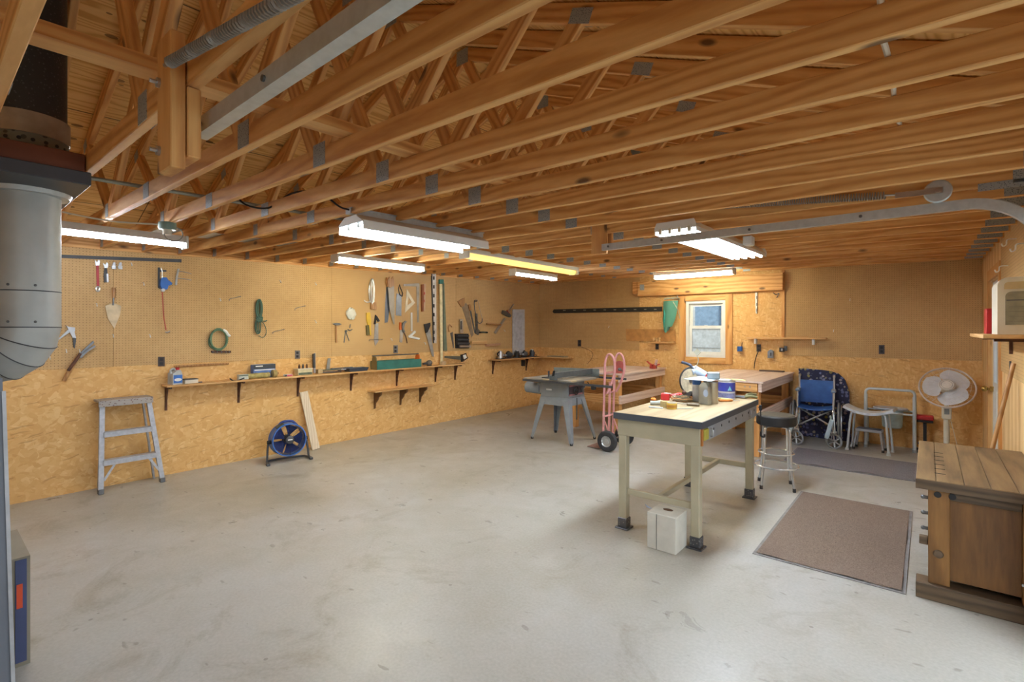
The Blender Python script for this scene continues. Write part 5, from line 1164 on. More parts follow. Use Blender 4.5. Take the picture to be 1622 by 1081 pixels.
mb = MB(); mb.tube(sm([b + up + V((0, .01, .006)), (b + d)/2 + up + V((0, .015, .012)), d + up + V((.04, 0, 0))]), .012, 8); part(t, 'handle', mb, M((112, 110, 74), .6), True)
p = tzp(1064, 648); t = thing('tape_measure', 'yellow tape roll standing at the front of the table clutter', 'tape', (p.x, p.y, Z))
mb = MB(); mb.lathe([(0, 0), (.04, 0), (.041, .003), (.041, .047), (0, .047)], (0, 0, 0), (0, 0, 1), 28); part(t, 'roll', mb, M((206, 176, 76), .45))
mb = MB(); mb.lathe([(.02, .047), (.034, .047), (.034, .05), (.02, .05)], (0, 0, 0), (0, 0, 1), 24); part(t, 'core', mb, M((150, 150, 156), .5))
mb = MB(); mb.lathe([(.0413, .012), (.0418, .012), (.0418, .034), (.0413, .034)], (0, 0, 0), (0, 0, 1), 28); part(t, 'label_band', mb, M((176, 128, 48), .5))
p2 = p + V((-.075, .045, 0)); mb = MB(); mb.lathe([(.02, 0), (.038, 0), (.038, .05), (.02, .05), (.02, 0)], (p2.x, p2.y, Z), (0, 0, 1), 24); solo('masking_tape', 'tan roll of masking tape just behind the yellow roll', 'tape', mb, M((186, 168, 120), .6))
a, b = tzp(1030, 641.5), tzp(1052, 643); mb = MB(); mb.cyl((a.x, a.y, Z + .017), (b.x - .02, b.y + .02, Z + .017), .017, n=16); solo('caulk_tube', 'pale grey tube lying at the left of the table clutter', 'tube', mb, M((176, 182, 178), .5))
a, b = tzp(1028, 646), tzp(1050, 648); mb = MB(); mb.cyl((a.x, a.y, Z + .006), (b.x, b.y, Z + .006), .006, n=10); solo('white_rod', 'thin white rod lying in front of the pale grey tube', 'rod', mb, WHITEP)
t = thing('chisel', 'chisel with a dark wooden handle lying before the metal cans', 'chisel', tuple(tzp(1090, 643) + V((0, 0, .0006))))
a, b, c = tzp(1072, 641), tzp(1088, 643), tzp(1108, 644.5)
mb = MB(); mb.bar(V((a.x, a.y, Z + .01)), V((b.x, b.y, Z + .012)), .02, .005); part(t, 'blade', mb, STEEL, True)
mb = MB(); mb.cyl(V((b.x, b.y, Z + .012)), V((c.x, c.y, Z + .0125)), .011, .0125, n=12); part(t, 'handle', mb, M((112, 98, 80), .5), True)
a, b = tzp(1072, 648), tzp(1098, 648); mb = MB(); mb.bar(V((a.x, a.y, Z + .003)), V((b.x, b.y, Z + .003)), .012, .004); solo('steel_rule', 'thin bright steel rule lying right of the yellow roll', 'rule', mb, STEEL)
p = tzp(1054, 634); t = thing('red_box', 'small red box at the left back of the table clutter', 'box', (p.x, p.y, Z), .3)
mb = MB(); mb.box((0, 0, .03), (.075, .06, .06), bev=.004); part(t, 'box', mb, RED)
mb = MB(); mb.box((.02, 0, .0615), (.06, .05, .003)); part(t, 'lid', mb, M((196, 186, 180), .4))
random.seed(2)
for k, (du, lab) in enumerate(((1066, 'left'), (1071, 'middle'), (1076, 'right'))):
    p = tzp(du, 631 - k*.6); mb = MB(); mb.box((p.x, p.y, Z + .018 + .003*k), (.05, .04, .036), (0, 0, random.uniform(-.6, .6)), .006)
    solo('red_bit_case', 'little red plastic case, %s of the three behind the wire coil' % lab, 'case', mb, RED, 'red plastic cases on the table')
p = tzp(1035, 636); mb = MB(); mb.ball((p.x, p.y, Z + .017), .021, (1.2, 1, .8), 12); solo('orange_plug', 'small orange plug near the left back edge of the table', 'plug', mb, M((226, 130, 50), .5))
p = tzp(1079, 636); t = thing('wire_coil', 'messy coil of grey-brown wire left of the cans', 'wire', (p.x, p.y, Z))
for k in range(4):
    mb = MB(); r = .062 + .012*(k % 3); mb.tube([(r*1.1*math.cos(2*PI*i/22) + .006*math.sin(i*2.3 + k), r*.9*math.sin(2*PI*i/22), .007 + .011*k + .004*math.sin(i*1.9 + k)) for i in range(22)], .0055, 6, True); part(t, 'loop', mb, M((136, 128, 104), .6, .2) if k % 2 else HANDLE)
p = tzp(1092, 632.5); t = thing('hand_plane', 'dark hand plane with a wooden base behind the wire coil', 'plane', (p.x, p.y, Z), -.3)
mb = MB(); mb.box((0, 0, .015), (.17, .055, .03), bev=.004); part(t, 'sole', mb, HANDLE)
mb = MB(); mb.prism([(-.05, -.02, .03), (.03, -.02, .03), (.05, -.02, .07), (.02, -.02, .075)], (0, .04, 0)); part(t, 'frog', mb, DGREY)
mb = MB(); mb.ball((-.06, 0, .05), .02, (1, 1, 1.1), 12); part(t, 'knob', mb, BROWN)
p = tzp(1076, 628.5); t = thing('black_clamp', 'small black spring clamp lying by the mitre saw on the table', 'clamp', (p.x - .04, p.y, Z))
mb = MB(); mb.bar((-.04, 0, .012), (.04, .02, .016), .02, .02, bev=.004); part(t, 'jaw', mb, BLACK)
mb = MB(); mb.bar((-.04, .03, .012), (.04, .02, .03), .018, .016, bev=.004); part(t, 'jaw', mb, BLACK)

# mitre saw standing at the far left corner of the table
sx, sy = -1.77, 4.88
t = thing('mitre_saw', 'mitre saw with a round reflection-painted blade and blue-white motor on the table corner', 'saw', (sx, sy, Z), 0)
nb = V((.88, -.47, .05)).normalized(); cb = V((.0, -.06, .145))
mb = MB(); mb.lathe([(0, 0), (.118, 0), (.118, .003), (0, .003)], cb, nb, 48); bl = part(t, 'blade', mb, M((198, 190, 164), .35, .3, .3, 26, 'reflection_painted_blade'))  # the strand board's reflection is painted into the blade as mottled colour
mb = MB(); mb.lathe([(0, 0), (.02, 0), (.02, .006), (0, .006)], cb + nb*.003, nb, 16); part(bl, 'arbor', mb, DSTEEL)
q = V((0, 0, 1)).rotation_difference(nb).to_matrix()
mb = MB(); mb.tube([cb + q @ V((.126*math.cos(a), .126*math.sin(a), 0)) for a in [2*PI*k/48 for k in range(2, 40)]], .008, 8); part(t, 'guard', mb, BLACK)
mb = MB(); mb.tube([cb - nb*.02 + V((.0, .03, .08)), cb - nb*.09 + V((.09, .05, .1)), cb - nb*.1 + V((.2, .06, .055))], [.045, .05, .036], 14); part(t, 'motor', mb, M((176, 196, 222), .35))
mb = MB(); mb.ball(cb - nb*.1 + V((.22, .06, .045)), .034, (1.1, 1, 1), 14); part(t, 'motor_cap', mb, RED)
mb = MB(); mb.tube(sm([cb - nb*.02 + V((.02, .04, .11)), cb + V((-.02, .04, .15)), cb + V((-.1, .04, .175))]), .014, 8); part(t, 'handle', mb, M((52, 58, 74), .5))
mb = MB(); mb.box((.02, .04, .013), (.2, .13, .026), (0, 0, .0), .005); part(t, 'base', mb, DSTEEL)
mb = MB(); mb.bar((.0, .06, .02), cb - nb*.02 + V((0, .05, .05)), .04, .05); part(t, 'arm', mb, DGREY)
mb = MB(); mb.tube(sm([cb + V((.03, .05, .12)), cb + V((.055, .06, .19)), cb + V((.045, .06, .24))]), .004, 6); mb.prism([V((cb.x + .045, cb.y + .055, cb.z + .235)) + V((dx, dy, dz)) for dx, dy, dz in ((0, 0, 0), (.035, .0, .04), (0, 0, .08), (-.035, 0, .04))], (0, .006, 0)); part(t, 'tag', mb, M((146, 142, 124), .6), False, 'grey diamond plate on a wire stem')

# --- bar stool behind the table
t = thing('bar_stool', 'chrome bar stool with a round black seat behind the table', 'stool', (-1.15, 5.44, 0), .3)
mb = MB(); mb.lathe([(0, .61), (.165, .61), (.176, .62), (.178, .695), (.172, .705), (0, .706)], (0, 0, 0), (0, 0, 1), 36); part(t, 'seat', mb, BLACK)
mb = MB(); mb.lathe([(0, .706), (.13, .706), (.165, .706), (.155, .714), (0, .716)], (0, 0, 0), (0, 0, 1), 36); part(t, 'seat_cover', mb, M((66, 58, 46), .7, 0, .3, 12))
for k in range(4):
    a = PI/4 + k*PI/2; mb = MB(); c_, s_ = math.cos(a), math.sin(a)
    mb.tube(sm([(c_*.06, s_*.06, .6), (c_*.13, s_*.13, .595), (c_*.15, s_*.15, .54), (c_*.16, s_*.16, .3), (c_*.2, s_*.2, .01)], 5), .0115, 10); lg = part(t, 'leg', mb, CHROME)
    mb = MB(); mb.cyl((c_*.2, s_*.2, 0), (c_*.198, s_*.198, .035), .015, n=12); part(lg, 'rubber_tip', mb, RUBBER)
mb = MB(); mb.torus((0, 0, .215), (0, 0, 1), .195, .0095, 40, 8); part(t, 'foot_ring', mb, CHROME)
mb = MB(); mb.torus((0, 0, .34), (0, 0, 1), .155, .008, 40, 8); part(t, 'upper_ring', mb, CHROME)
t = thing('hanging_hook', 'black rod with a hook hanging from the far right table corner', 'hook', (-1.17, 4.93, .6))
mb = MB(); mb.tube([(-1.19, 4.93, .84), (-1.17, 4.93, .835), (-1.165, 4.93, .62)], .005, 8); part(t, 'rod', mb, BLACK, True)
mb = MB(); mb.tube(sm([(-1.165, 4.93, .62), (-1.165, 4.93, .58), (-1.14, 4.93, .575), (-1.135, 4.93, .6)]), .009, 8); part(t, 'hook', mb, BLACK, True)
mb = MB(); mb.box((-1.17, 4.93, .835), (.02, .025, .05), bev=.003); part(t, 'knob', mb, BLACK, True)

# --- mats
def carpetmat(label, x0, x1, y0, y1, mat, edge, zz=.0, seed=0):
    t = thing('floor_mat', label, 'mat', ((x0 + x1)/2, (y0 + y1)/2, zz))
    def w(x, y): return .006 + (.006*max(0, math.sin(y*7 + seed))*(1 if (x > x1 - .08) else 0)) + (.005*max(0, math.sin(x*13 + seed))*(1 if y < y0 + .06 else 0))
    mb = MB(); mb.sheet(lambda u, v: (x0 + .02 + (x1 - x0 - .04)*u, y0 + .02 + (y1 - y0 - .04)*v, w(x0 + (x1 - x0)*u, y0 + (y1 - y0)*v) + .003), 20, 34); part(t, 'pile', mb, mat, True)
    mb = MB()
    e = .025
    for a, b in (((x0, y0), (x1, y0 + e)), ((x0, y1 - e), (x1, y1)), ((x0, y0 + e), (x0 + e, y1 - e)), ((x1 - e, y0 + e), (x1, y1 - e))): mb.bx((a[0], a[1], 0.0005), (b[0], b[1], .0055))
    part(t, 'border', mb, edge, True)
carpetmat('brown carpet mat with a grey border on the floor beside the old workbench', -.93, -.1, 3.7, 5.42, MATBROWN, M((122, 118, 116), .8))
carpetmat('long grey carpet mat on the floor in front of the wheelchair and stools', -1.31, -.09, 6.5, 7.4, MATGREY, M((126, 122, 126), .8), seed=2)

# --- old joiner's bench at the right
t = thing('old_workbench', 'old dark wooden workbench with a panelled end at the right edge', 'workbench', (.22, 4.38, 0))
ox0, ox1, oy0, oy1, oz = -.055, XR - .004, 3.71, 4.98, .69
seams = [ox0, .035, .155, .262, .37, ox1]
for a, b in zip(seams, seams[1:]):
    mb = MB(); mb.bx((a + .0012, oy0, oz - .055), (b - .0012, oy1, oz), .002); tb = part(t, 'top_board', mb, OLDTOP, True)
mb = MB()
mb.bx((ox0, oy0 - .008, oz - .056), (ox1, oy0 - .0005, oz - .002), .001); part(t, 'front_edge', mb, OLDDARK, True, 'dark worn front edge of the top')
for k in range(6):
    y = oy0 + .2 + k*.13; mb = MB(); mb.box((.035 + .02, y, oz + .0006), (.05, .012, .001)); part(t, 'dog_slot', mb, BLACK, True)
bx0_, by0_ = .0, 3.745
mb = MB(); mb.bx((bx0_, by0_, .09), (bx0_ + .095, by0_ + .07, oz - .056), .003); post = part(t, 'corner_post', mb, OLDSIDE, True)
mb = MB(); mb.bx((.385, by0_, .09), (ox1 - .002, by0_ + .07, oz - .056), .003); part(t, 'corner_post', mb, OLDSIDE, True)
mb = MB(); mb.bx((bx0_ + .096, by0_ + .03, .12), (.384, by0_ + .05, oz - .056)); part(t, 'end_panel', mb, OLDSIDE, True)
mb = MB(); mb.bx((bx0_ + .096, by0_ + .004, oz - .11), (.384, by0_ + .03, oz - .057), .003); part(t, 'top_rail', mb, OLDDARK, True)
mb = MB(); mb.bx((-.055, by0_ - .03, .0), (ox1 - .002, by0_ + .1, .09), .004); part(t, 'base_plank', mb, OLDDARK, True)
mb = MB(); mb.bx((bx0_ + .002, by0_ + .071, .1), (bx0_ + .022, oy1 - .03, oz - .056)); part(t, 'side_panel', mb, OLDSIDE, True)
mb = MB(); mb.bx((bx0_, oy1 - .09, .0), (ox1 - .002, oy1 - .02, oz - .056)); part(t, 'rear_panel', mb, OLDSIDE, True)
for x in (.042, .105):
    mb = MB(); mb.cyl((x, by0_ - (.0025 if x < .09 else -.0), oz - .086), (x, by0_ + (.001 if x < .09 else .005), oz - .086), .017, n=20); part(post, 'dog_hole', mb, BLACK, True)
mb = MB(); mb.lathe([(0, 0), (.024, 0), (.02, .008), (0, .012)], (.045, by0_, .265), (0, -1, 0), 20); part(t, 'bolt_head', mb, M((96, 78, 60), .5, .3), True)
for k, z in enumerate((.57, .48, .39)):
    mb = MB(); mb.cyl((bx0_, by0_ + .035, z), (bx0_ - .018, by0_ + .035, z), .01, n=10); mb.ball((bx0_ - .022, by0_ + .035, z), .012, n=10); part(t, 'peg_knob', mb, DSTEEL, True)
mb = MB(); mb.bx((bx0_ - .04, by0_ + .01, .3), (bx0_, by0_ + .05, .345), .003); part(t, 'vice_block', mb, OLDDARK, True)
mb = MB(); mb.box((.405, by0_ - .004, .2), (.05, .008, .012)); part(t, 'latch', mb, STEEL, True)

# --- table saw
t = thing('table_saw', 'grey table saw on a four-legged steel stand, left of the pink hand truck', 'table saw', (-3.97, 5.88, 0))
F4 = [(-4.33, 5.59), (-3.62, 5.57), (-3.6, 6.17), (-4.31, 6.18)]; Tq = [(-4.2, 5.66), (-3.74, 5.66), (-3.74, 6.08), (-4.2, 6.08)]
for (a, b), (c, d) in zip(F4, Tq):
    mx_, my_ = (1 if a < -4 else -1), (1 if b < 5.9 else -1)
    mb = MB()
    prof = lambda x, y, w, z: [(x, y, z), (x + mx_*w, y, z), (x + mx_*w, y + my_*.006, z), (x + mx_*.006, y + my_*.006, z), (x + mx_*.006, y + my_*w, z), (x, y + my_*w, z)]
    A = [mb.bm.verts.new(p) for p in prof(a, b, .045, .02)]; B = [mb.bm.verts.new(p) for p in prof(c, d, .1, .61)]
    mb.bm.faces.new(A); mb.bm.faces.new(B[::-1])
    for i in range(6): mb.bm.faces.new((A[i], A[(i+1) % 6], B[(i+1) % 6], B[i]))
    lg = part(t, 'leg', mb, SAWGREY, True)
    mb = MB(); mb.cyl((a + mx_*.018, b + my_*.018, 0), (a + mx_*.018, b + my_*.018, .03), .02, n=12); part(lg, 'foot', mb, RUBBER, True)
mb = MB(); x0, x1, y0, y1 = -4.2, -3.74, 5.66, 6.08
mb.bx((x0 - .002, y0 - .004, .5), (x1 + .002, y0 + .0, .61)); mb.bx((x0 - .002, y1, .5), (x1 + .002, y1 + .004, .61)); mb.bx((x0 - .004, y0, .5), (x0 - .001, y1, .61)); mb.bx((x1 + .001, y0, .5), (x1 + .004, y1, .61)); part(t, 'stand_apron', mb, SAWGREY, True)
mb = MB(); mb.prism([(x0 + .005, y0, .612), (x1 - .005, y0, .612), (x1 + .0, y0, .83), (x0 - .0, y0, .83)], (0, y1 - y0, 0)); cab = part(t, 'cabinet', mb, M((128, 134, 138), .4, .1, .1, 8), True)
mb = MB(); mb.bx((x1 - .002, y0 + .02, .64), (x1 + .006, y1 - .03, .79), .001); pn = part(t, 'control_panel', mb, M((60, 46, 48), .45), True)
mb = MB(); mb.bx((x1 + .006, y0 + .02, .765), (x1 + .008, y1 - .04, .788)); part(pn, 'red_stripe', mb, M((170, 120, 124), .5), True)
mb = MB(); mb.bx((x1 + .006, y0 + .02, .642), (x1 + .008, y1 - .06, .662)); part(pn, 'red_stripe', mb, M((168, 112, 116), .5), True)
mb = MB(); mb.torus((x1 + .03, y0 + .16, .71), (1, 0, 0), .055, .009, 28, 8); mb.cyl((x1 + .0, y0 + .16, .71), (x1 + .04, y0 + .16, .71), .016); mb.bar((x1 + .028, y0 + .105, .71), (x1 + .028, y0 + .215, .71), .01, .012); part(t, 'handwheel', mb, BLACK, True)
mb = MB(); mb.cyl((x1 + .006, y0 + .32, .72), (x1 + .06, y0 + .34, .75), .012); mb.box((x1 + .02, y0 + .33, .69), (.03, .05, .04), bev=.004); part(t, 'tilt_lever', mb, DSTEEL, True)
mb = MB(); mb.bx((x0 + .1, y0 - .005, .70), (x0 + .19, y0 + .0, .722)); part(cab, 'badge', mb, WHITE, True)
mb = MB(); mb.bx((-4.38, 5.5, .845), (-3.6, 6.17, .87), .003); mb.bx((-4.38, 5.5, .835), (-3.6, 5.51, .846)); part(t, 'table_top', mb, speckle('dusty_cast_iron', S(150, 144, 132), S(180, 166, 136), 5, .5, .45, .2), True)
mb = MB(); mb.bx((-4.28, 6.17, .835), (-3.7, 6.42, .862), .003); part(t, 'rear_extension', mb, DSTEEL, True)
mb = MB(); mb.bar((-3.84, 5.46, .93), (-3.84, 6.46, .93), .045, .075, bev=.004); mb.box((-3.84, 5.46, .9), (.1, .05, .06), bev=.004); part(t, 'rip_fence', mb, M((92, 100, 104), .4, .4), True)
mb = MB(); mb.bar((-3.84, 5.45, .92), (-3.8, 5.42, 1.0), .03, .014, bev=.003); part(t, 'fence_lever', mb, BLACK, True)
for y in (5.485, 6.49):
    mb = MB(); mb.bar((-4.38, y, .84), (-2.98 if y < 6 else -3.3, y, .84), .02, .03); part(t, 'fence_rail', mb, DGREY, True)
mb = MB(); mb.bar((-4.42, 6.3, .91), (-3.72, 6.46, .91), .02, .11, bev=.003); part(t, 'tall_fence', mb, M((120, 128, 124), .45, .3), True)
mb = MB(); mb.bx((-4.14, 5.6, .8705), (-3.98, 5.78, .885), .003); mb.cyl((-4.06, 5.66, .88), (-4.06, 5.66, .97), .013); part(t, 'mitre_gauge', mb, DGREY, True)
mb = MB(); mb.cyl((x0 - .06, 5.76, .7), (x0 - .3, 5.74, .71), .08, n=20); part(t, 'motor', mb, SAWGREY, True)
mb = MB(); mb.bx((x0 - .1, 5.7, .64), (x0 - .002, 5.84, .79), .01); part(t, 'belt_guard', mb, SAWGREY, True)
mb = MB(); mb.tube(sm([(-3.7, 6.1, .8), (-3.55, 5.95, .77), (-3.4, 5.9, .79), (-3.3, 5.85, .81)]), .007, 8); part(t, 'power_cord', mb, BLACK, True)
mb = MB(); mb.box((-3.25, 5.5, .815), (.06, .05, .06), bev=.01); part(t, 'switch', mb, BLACK, True)
mb = MB(); mb.bar((-3.735, 5.87, .6), (-3.735, 5.87, .3), .018, .01); part(t, 'hanging_strip', mb, DSTEEL, True)

# --- pink hand truck
t = thing('hand_truck', 'faded pink hand truck with two black pneumatic wheels', 'hand truck', (-3.17, 5.84, 0))
hx = -3.22
for yc in (5.72, 5.98):
    mb = MB()
    pts = [(hx - .02, yc, .1), (hx + .0, yc, .7), (hx + .01, yc, 1.08)] + [(hx + .01 + .07*(1 - math.cos(a)), yc + 0*.0, 1.08 + .15*math.sin(a)) for a in [PI*i/10 for i in range(1, 10)]] + [(hx + .15, yc, 1.0), (hx + .09, yc, .82), (hx + .03, yc, .72)]
    mb.tube(sm(pts, 2), .0155, 10); part(t, 'side_rail', mb, PINK, True)
mb = MB(); mb.bar((hx - .01, 5.86, .12), (hx + .005, 5.86, .86), .03, .012); part(t, 'centre_strap', mb, PINK, True)
for z in (.16, .42, .72, .98): mb = MB(); mb.tube([(hx + .0, 5.72, z), (hx + .0, 5.98, z)], .013, 8); part(t, 'cross_bar', mb, PINK, True)
mb = MB(); mb.bx((hx - .22, 5.66, .008), (hx - .02, 6.04, .016), .002); mb.bx((hx - .028, 5.66, .008), (hx - .02, 6.04, .16), .002); part(t, 'toe_plate', mb, M((150, 120, 112), .6, .2, .2, 10), True)
for yw in (5.62, 6.08):
    mb = MB(); mb.lathe([(.07, -.036), (.1, -.042), (.124, -.034), (.132, -.014), (.132, .014), (.124, .034), (.1, .042), (.07, .036), (.07, -.036)], (hx + .1, yw, .132), (0, 1, 0), 36); w_ = part(t, 'wheel', mb, RUBBER, True)
    mb = MB(); mb.lathe([(0, -.03), (.03, -.03), (.034, -.014), (.06, -.02), (.072, -.034), (.072, .034), (.06, .02), (.034, .014), (.03, .03), (0, .03)], (hx + .1, yw, .132), (0, 1, 0), 28); part(w_, 'rim', mb, M((176, 178, 176), .4, .4), True)
mb = MB(); mb.cyl((hx + .1, 5.6, .132), (hx + .1, 6.1, .132), .012, n=12); part(t, 'axle', mb, DSTEEL, True)
for yc in (5.73, 5.97): mb = MB(); mb.bar((hx + .0, yc, .36), (hx + .1, yc, .13), .02, .01); part(t, 'axle_brace', mb, PINK, True)

# --- the two assembly benches
def bench(label, x0, x1, y0, y1, z, low=True, back=False):
    t = thing('assembly_bench', label, 'bench', ((x0 + x1)/2, (y0 + y1)/2, 0))
    mb = MB(); mb.bx((x0 - .02, y0 - .02, z - .022), (x1 + .02, y1, z), .002); part(t, 'top', mb, BENCHT, True)
    a = z - .0235
    for p, q, m in (((x0 + .05, y0, a - .105), (x1 - .05, y0 + .038, a), PINE), ((x0 + .05, y1 - .05, a - .105), (x1 - .05, y1 - .012, a), PINE)): mb = MB(); mb.bx(p, q, .002); part(t, 'apron', mb, m, True)
    for x in (x0, x1 - .038): mb = MB(); mb.bx((x, y0, a - .105), (x + .038, y1 - .012, a), .002); part(t, 'apron', mb, BENCHT, True)
    for x in (x0 + .039, x1 - .039 - .085):
        for y in (y0 + .039, y1 - .14): mb = MB(); mb.bx((x, y, 0), (x + .085, y + .085, a - .001), .003); part(t, 'leg', mb, PINE_Z, True)
    zl = .44
    for x in (x0 + .0, x1 - .038): mb = MB(); mb.bx((x, y0 + .02, zl), (x + .037, y1 - .02, zl + .12), .002); part(t, 'lower_rail', mb, BENCHT if x > x0 + .1 else PINE_Y, True)
    for y in (y0 - .0, y1 - .05): mb = MB(); mb.bx((x0 + .04, y, zl + .0), (x1 - .04, y + .037, zl + .12), .002); part(t, 'lower_rail', mb, PINE, True)
    if back: mb = MB(); mb.bx((x0 + .04, y1 - .012, .1), (x1 - .04, y1 - .002, a - .14)); part(t, 'back_panel', mb, WOOD('brown_panel', S(110, 72, 40), S(142, 96, 56), S(160, 114, 70), (.1, 1, 1), 5, False), True)
    return t
bench('pinkish-topped wooden bench behind the table saw and hand truck', -4.4, -3.48, 6.66, YB - .03, .89)
t = bench('pinkish-topped wooden bench under the window, behind the bar stool', -2.42, -1.53, 6.5, YB - .03, .92, back=True)
for x in (-1.72, -1.66):
    mb = MB(); mb.cyl((x, 6.5, .85), (x, 6.494, .85), .008, n=10); part(t, 'bolt_head', mb, STEEL, True)
# small things on the two benches
p = onZ(1042, 583, .92); t = thing('bench_vice', 'small rusty red clamp with splayed arms on the far end of the left bench', 'vice', (p.x - .05, p.y - .5, .9206))
p = V((-3.545, 7.95, .8906)); t.location = p
mb = MB(); mb.box((0, 0, .03), (.1, .09, .06), bev=.008); part(t, 'body', mb, M((176, 62, 46), .6))
for k, a in enumerate((.3, 1.4, 2.5, 3.6, 4.9)):
    mb = MB(); mb.cyl((.02*math.cos(a), .02*math.sin(a), .05), (.11*math.cos(a), .1*math.sin(a), .075 + .05*(k % 2)), .018, .01, n=10); part(t, 'arm', mb, M((176, 62, 46), .6))
mb = MB(); mb.cyl((.04, 0, .06), (.06, 0, .15), .022, n=12); part(t, 'pale_knob', mb, M((206, 170, 164), .5))
mb = MB(); mb.tube([(.06, -.02, .1), (.08, -.035, .004)], .004, 6); part(t, 'cord', mb, DGREY)
t = thing('bench_grinder', 'round red clamp-on grinder at the near corner of the left bench', 'grinder', (-3.57, 6.8, .8906), .0)
mb = MB(); mb.lathe([(0, -.03), (.075, -.03), (.085, -.02), (.085, .02), (.075, .03), (0, .03)], (0, 0, .1), (.3, -1, 0), 28); part(t, 'wheel_guard', mb, M((174, 84, 74), .5))
mb = MB(); mb.bx((-.05, -.04, 0), (.05, .04, .04), .004); part(t, 'base', mb, M((174, 84, 74), .5))
mb = MB(); mb.tube([(.04, -.05, .06), (.085, -.06, .04), (.09, -.06, .012)], .008, 8); mb.ball((.03, -.05, .06), .03, (1, 1, .8)); part(t, 'crank', mb, DSTEEL)
p = onZ(1238, 588.5, .92); mb = MB(); mb.bx((-1.95, YB - .2, .9206), (-1.62, YB - .12, .94), .002); solo('dark_strip', 'flat dark strip lying at the wall end of the right bench', 'strip', mb, M((92, 72, 64), .6))

# --- wheelchair
t = thing('wheelchair', 'blue vinyl wheelchair with grey spoked casters, facing the grey mat', 'wheelchair', (-1.16, 7.72, 0), .1)
w = .205
def tb(parent, name, pts, r, m=CHROME, n=8): mb = MB(); mb.tube(sm(pts, 5) if len(pts) > 2 else pts, r, n); return part(parent, name, mb, m)
for s in (-1, 1):
    tb(t, 'side_frame', [(s*w, -.06, .16), (s*w, -.05, .46), (s*w, .0, .5), (s*w, .3, .5), (s*w, .32, .56)], .0115)
    tb(t, 'lower_rail', [(s*w, -.06, .24), (s*w, .3, .24)], .0115)
    tb(t, 'back_cane', [(s*w, .32, .2), (s*w, .32, .86), (s*w, .33, .89), (s*w, .43, .9)], .0125)
    mb = MB(); mb.cyl((s*w, .33, .885), (s*w, .43, .9), .017, n=12); part(t, 'hand_grip', mb, DGREY)
    tb(t, 'arm_frame', [(s*w, -.02, .46), (s*w, -.02, .68), (s*w, .02, .71), (s*w, .3, .71)], .011)
    mb = MB(); mb.box((s*w, .1, .728), (.055, .26, .03), bev=.01); part(t, 'armrest_pad', mb, M((120, 136, 156), .5))
    mb = MB(); mb.bx((s*(w - .012), .02, .51), (s*(w - .006), .29, .69)); part(t, 'side_panel', mb, VINYL)
    xw = s*(w + .055); c = (xw, .17, .285)
    mb = MB(); mb.torus(c, (1, 0, 0), .27, .014, 48, 8); wh = part(t, 'drive_wheel', mb, M((122, 124, 126), .6))
    mb = MB(); mb.torus((xw + s*.03, .17, .285), (1, 0, 0), .25, .008, 44, 8); part(wh, 'hand_rim', mb, CHROME)
    mb = MB()
    for k in range(20):
        a = 2*PI*k/20; mb.tube([(xw + s*.012*(-1)**k, .17 + .02*math.cos(a + .5), .285 + .02*math.sin(a + .5)), (xw, .17 + .262*math.cos(a), .285 + .262*math.sin(a))], .0018, 4)
    part(wh, 'spokes', mb, STEEL)
    mb = MB(); mb.cyl((xw - .03, .17, .285), (xw + .03, .17, .285), .024, n=16); part(wh, 'hub', mb, STEEL)
    cx_, cy_ = s*(w + .01), -.1
    mb = MB(); mb.torus((cx_, cy_, .095), (.45, 1, 0), .088, .012, 36, 8); cs = part(t, 'caster', mb, M((132, 134, 138), .6))
    q = V((0, 0, 1)).rotation_difference(V((.45, 1, 0)).normalized()).to_matrix()
    mb = MB()
    for k in range(6): a = 2*PI*k/6; mb.bar(V((cx_, cy_, .095)) + q @ V((.01*math.cos(a), .01*math.sin(a), 0)), V((cx_, cy_, .095)) + q @ V((.078*math.cos(a), .078*math.sin(a), 0)), .018, .01)
    part(cs, 'spokes', mb, M((176, 180, 184), .4))
    mb = MB(); mb.bar((cx_ - .03, cy_ + .02, .1), (cx_ - .03, cy_ + .04, .2), .006, .03); mb.bar((cx_ + .03, cy_ + .02, .1), (cx_ + .03, cy_ + .04, .2), .006, .03); mb.bx((cx_ - .033, cy_ + .02, .195), (cx_ + .033, cy_ + .06, .21)); part(cs, 'fork', mb, STEEL)
    tb(t, 'legrest_tube', [(s*w, -.07, .5), (s*(w + .0), -.13, .46), (s*(w + .02), -.2, .22)], .011)
    mb = MB(); mb.box((s*(w + .01) - .05, -.215, .27), (.05, .1, .25), (0, .25, 0), .008); part(t, 'footplate', mb, M((176, 196, 206), .4, .2))
    mb = MB(); mb.box((s*w - .02*s, -.14, .36), (.014, .08, .14), (0, -s*.1, .2), .01); part(t, 'calf_pad', mb, M((150, 168, 172), .5))
for s in (-1, 1): tb(t, 'cross_brace', [(s*w, .08 + .015*s, .24), (-s*w*.96, .08 + .015*s, .48)], .011)
mb = MB(); mb.sheet(lambda u, v: (-w + 2*w*u, -.06 + .38*v, .508 - .03*math.sin(PI*u)), 10, 6, .008); part(t, 'seat', mb, VINYL)
mb = MB(); mb.sheet(lambda u, v: (-w + 2*w*u, .312 + .03*math.sin(PI*u), .53 + .31*v), 10, 6, .008); part(t, 'backrest', mb, VINYL)
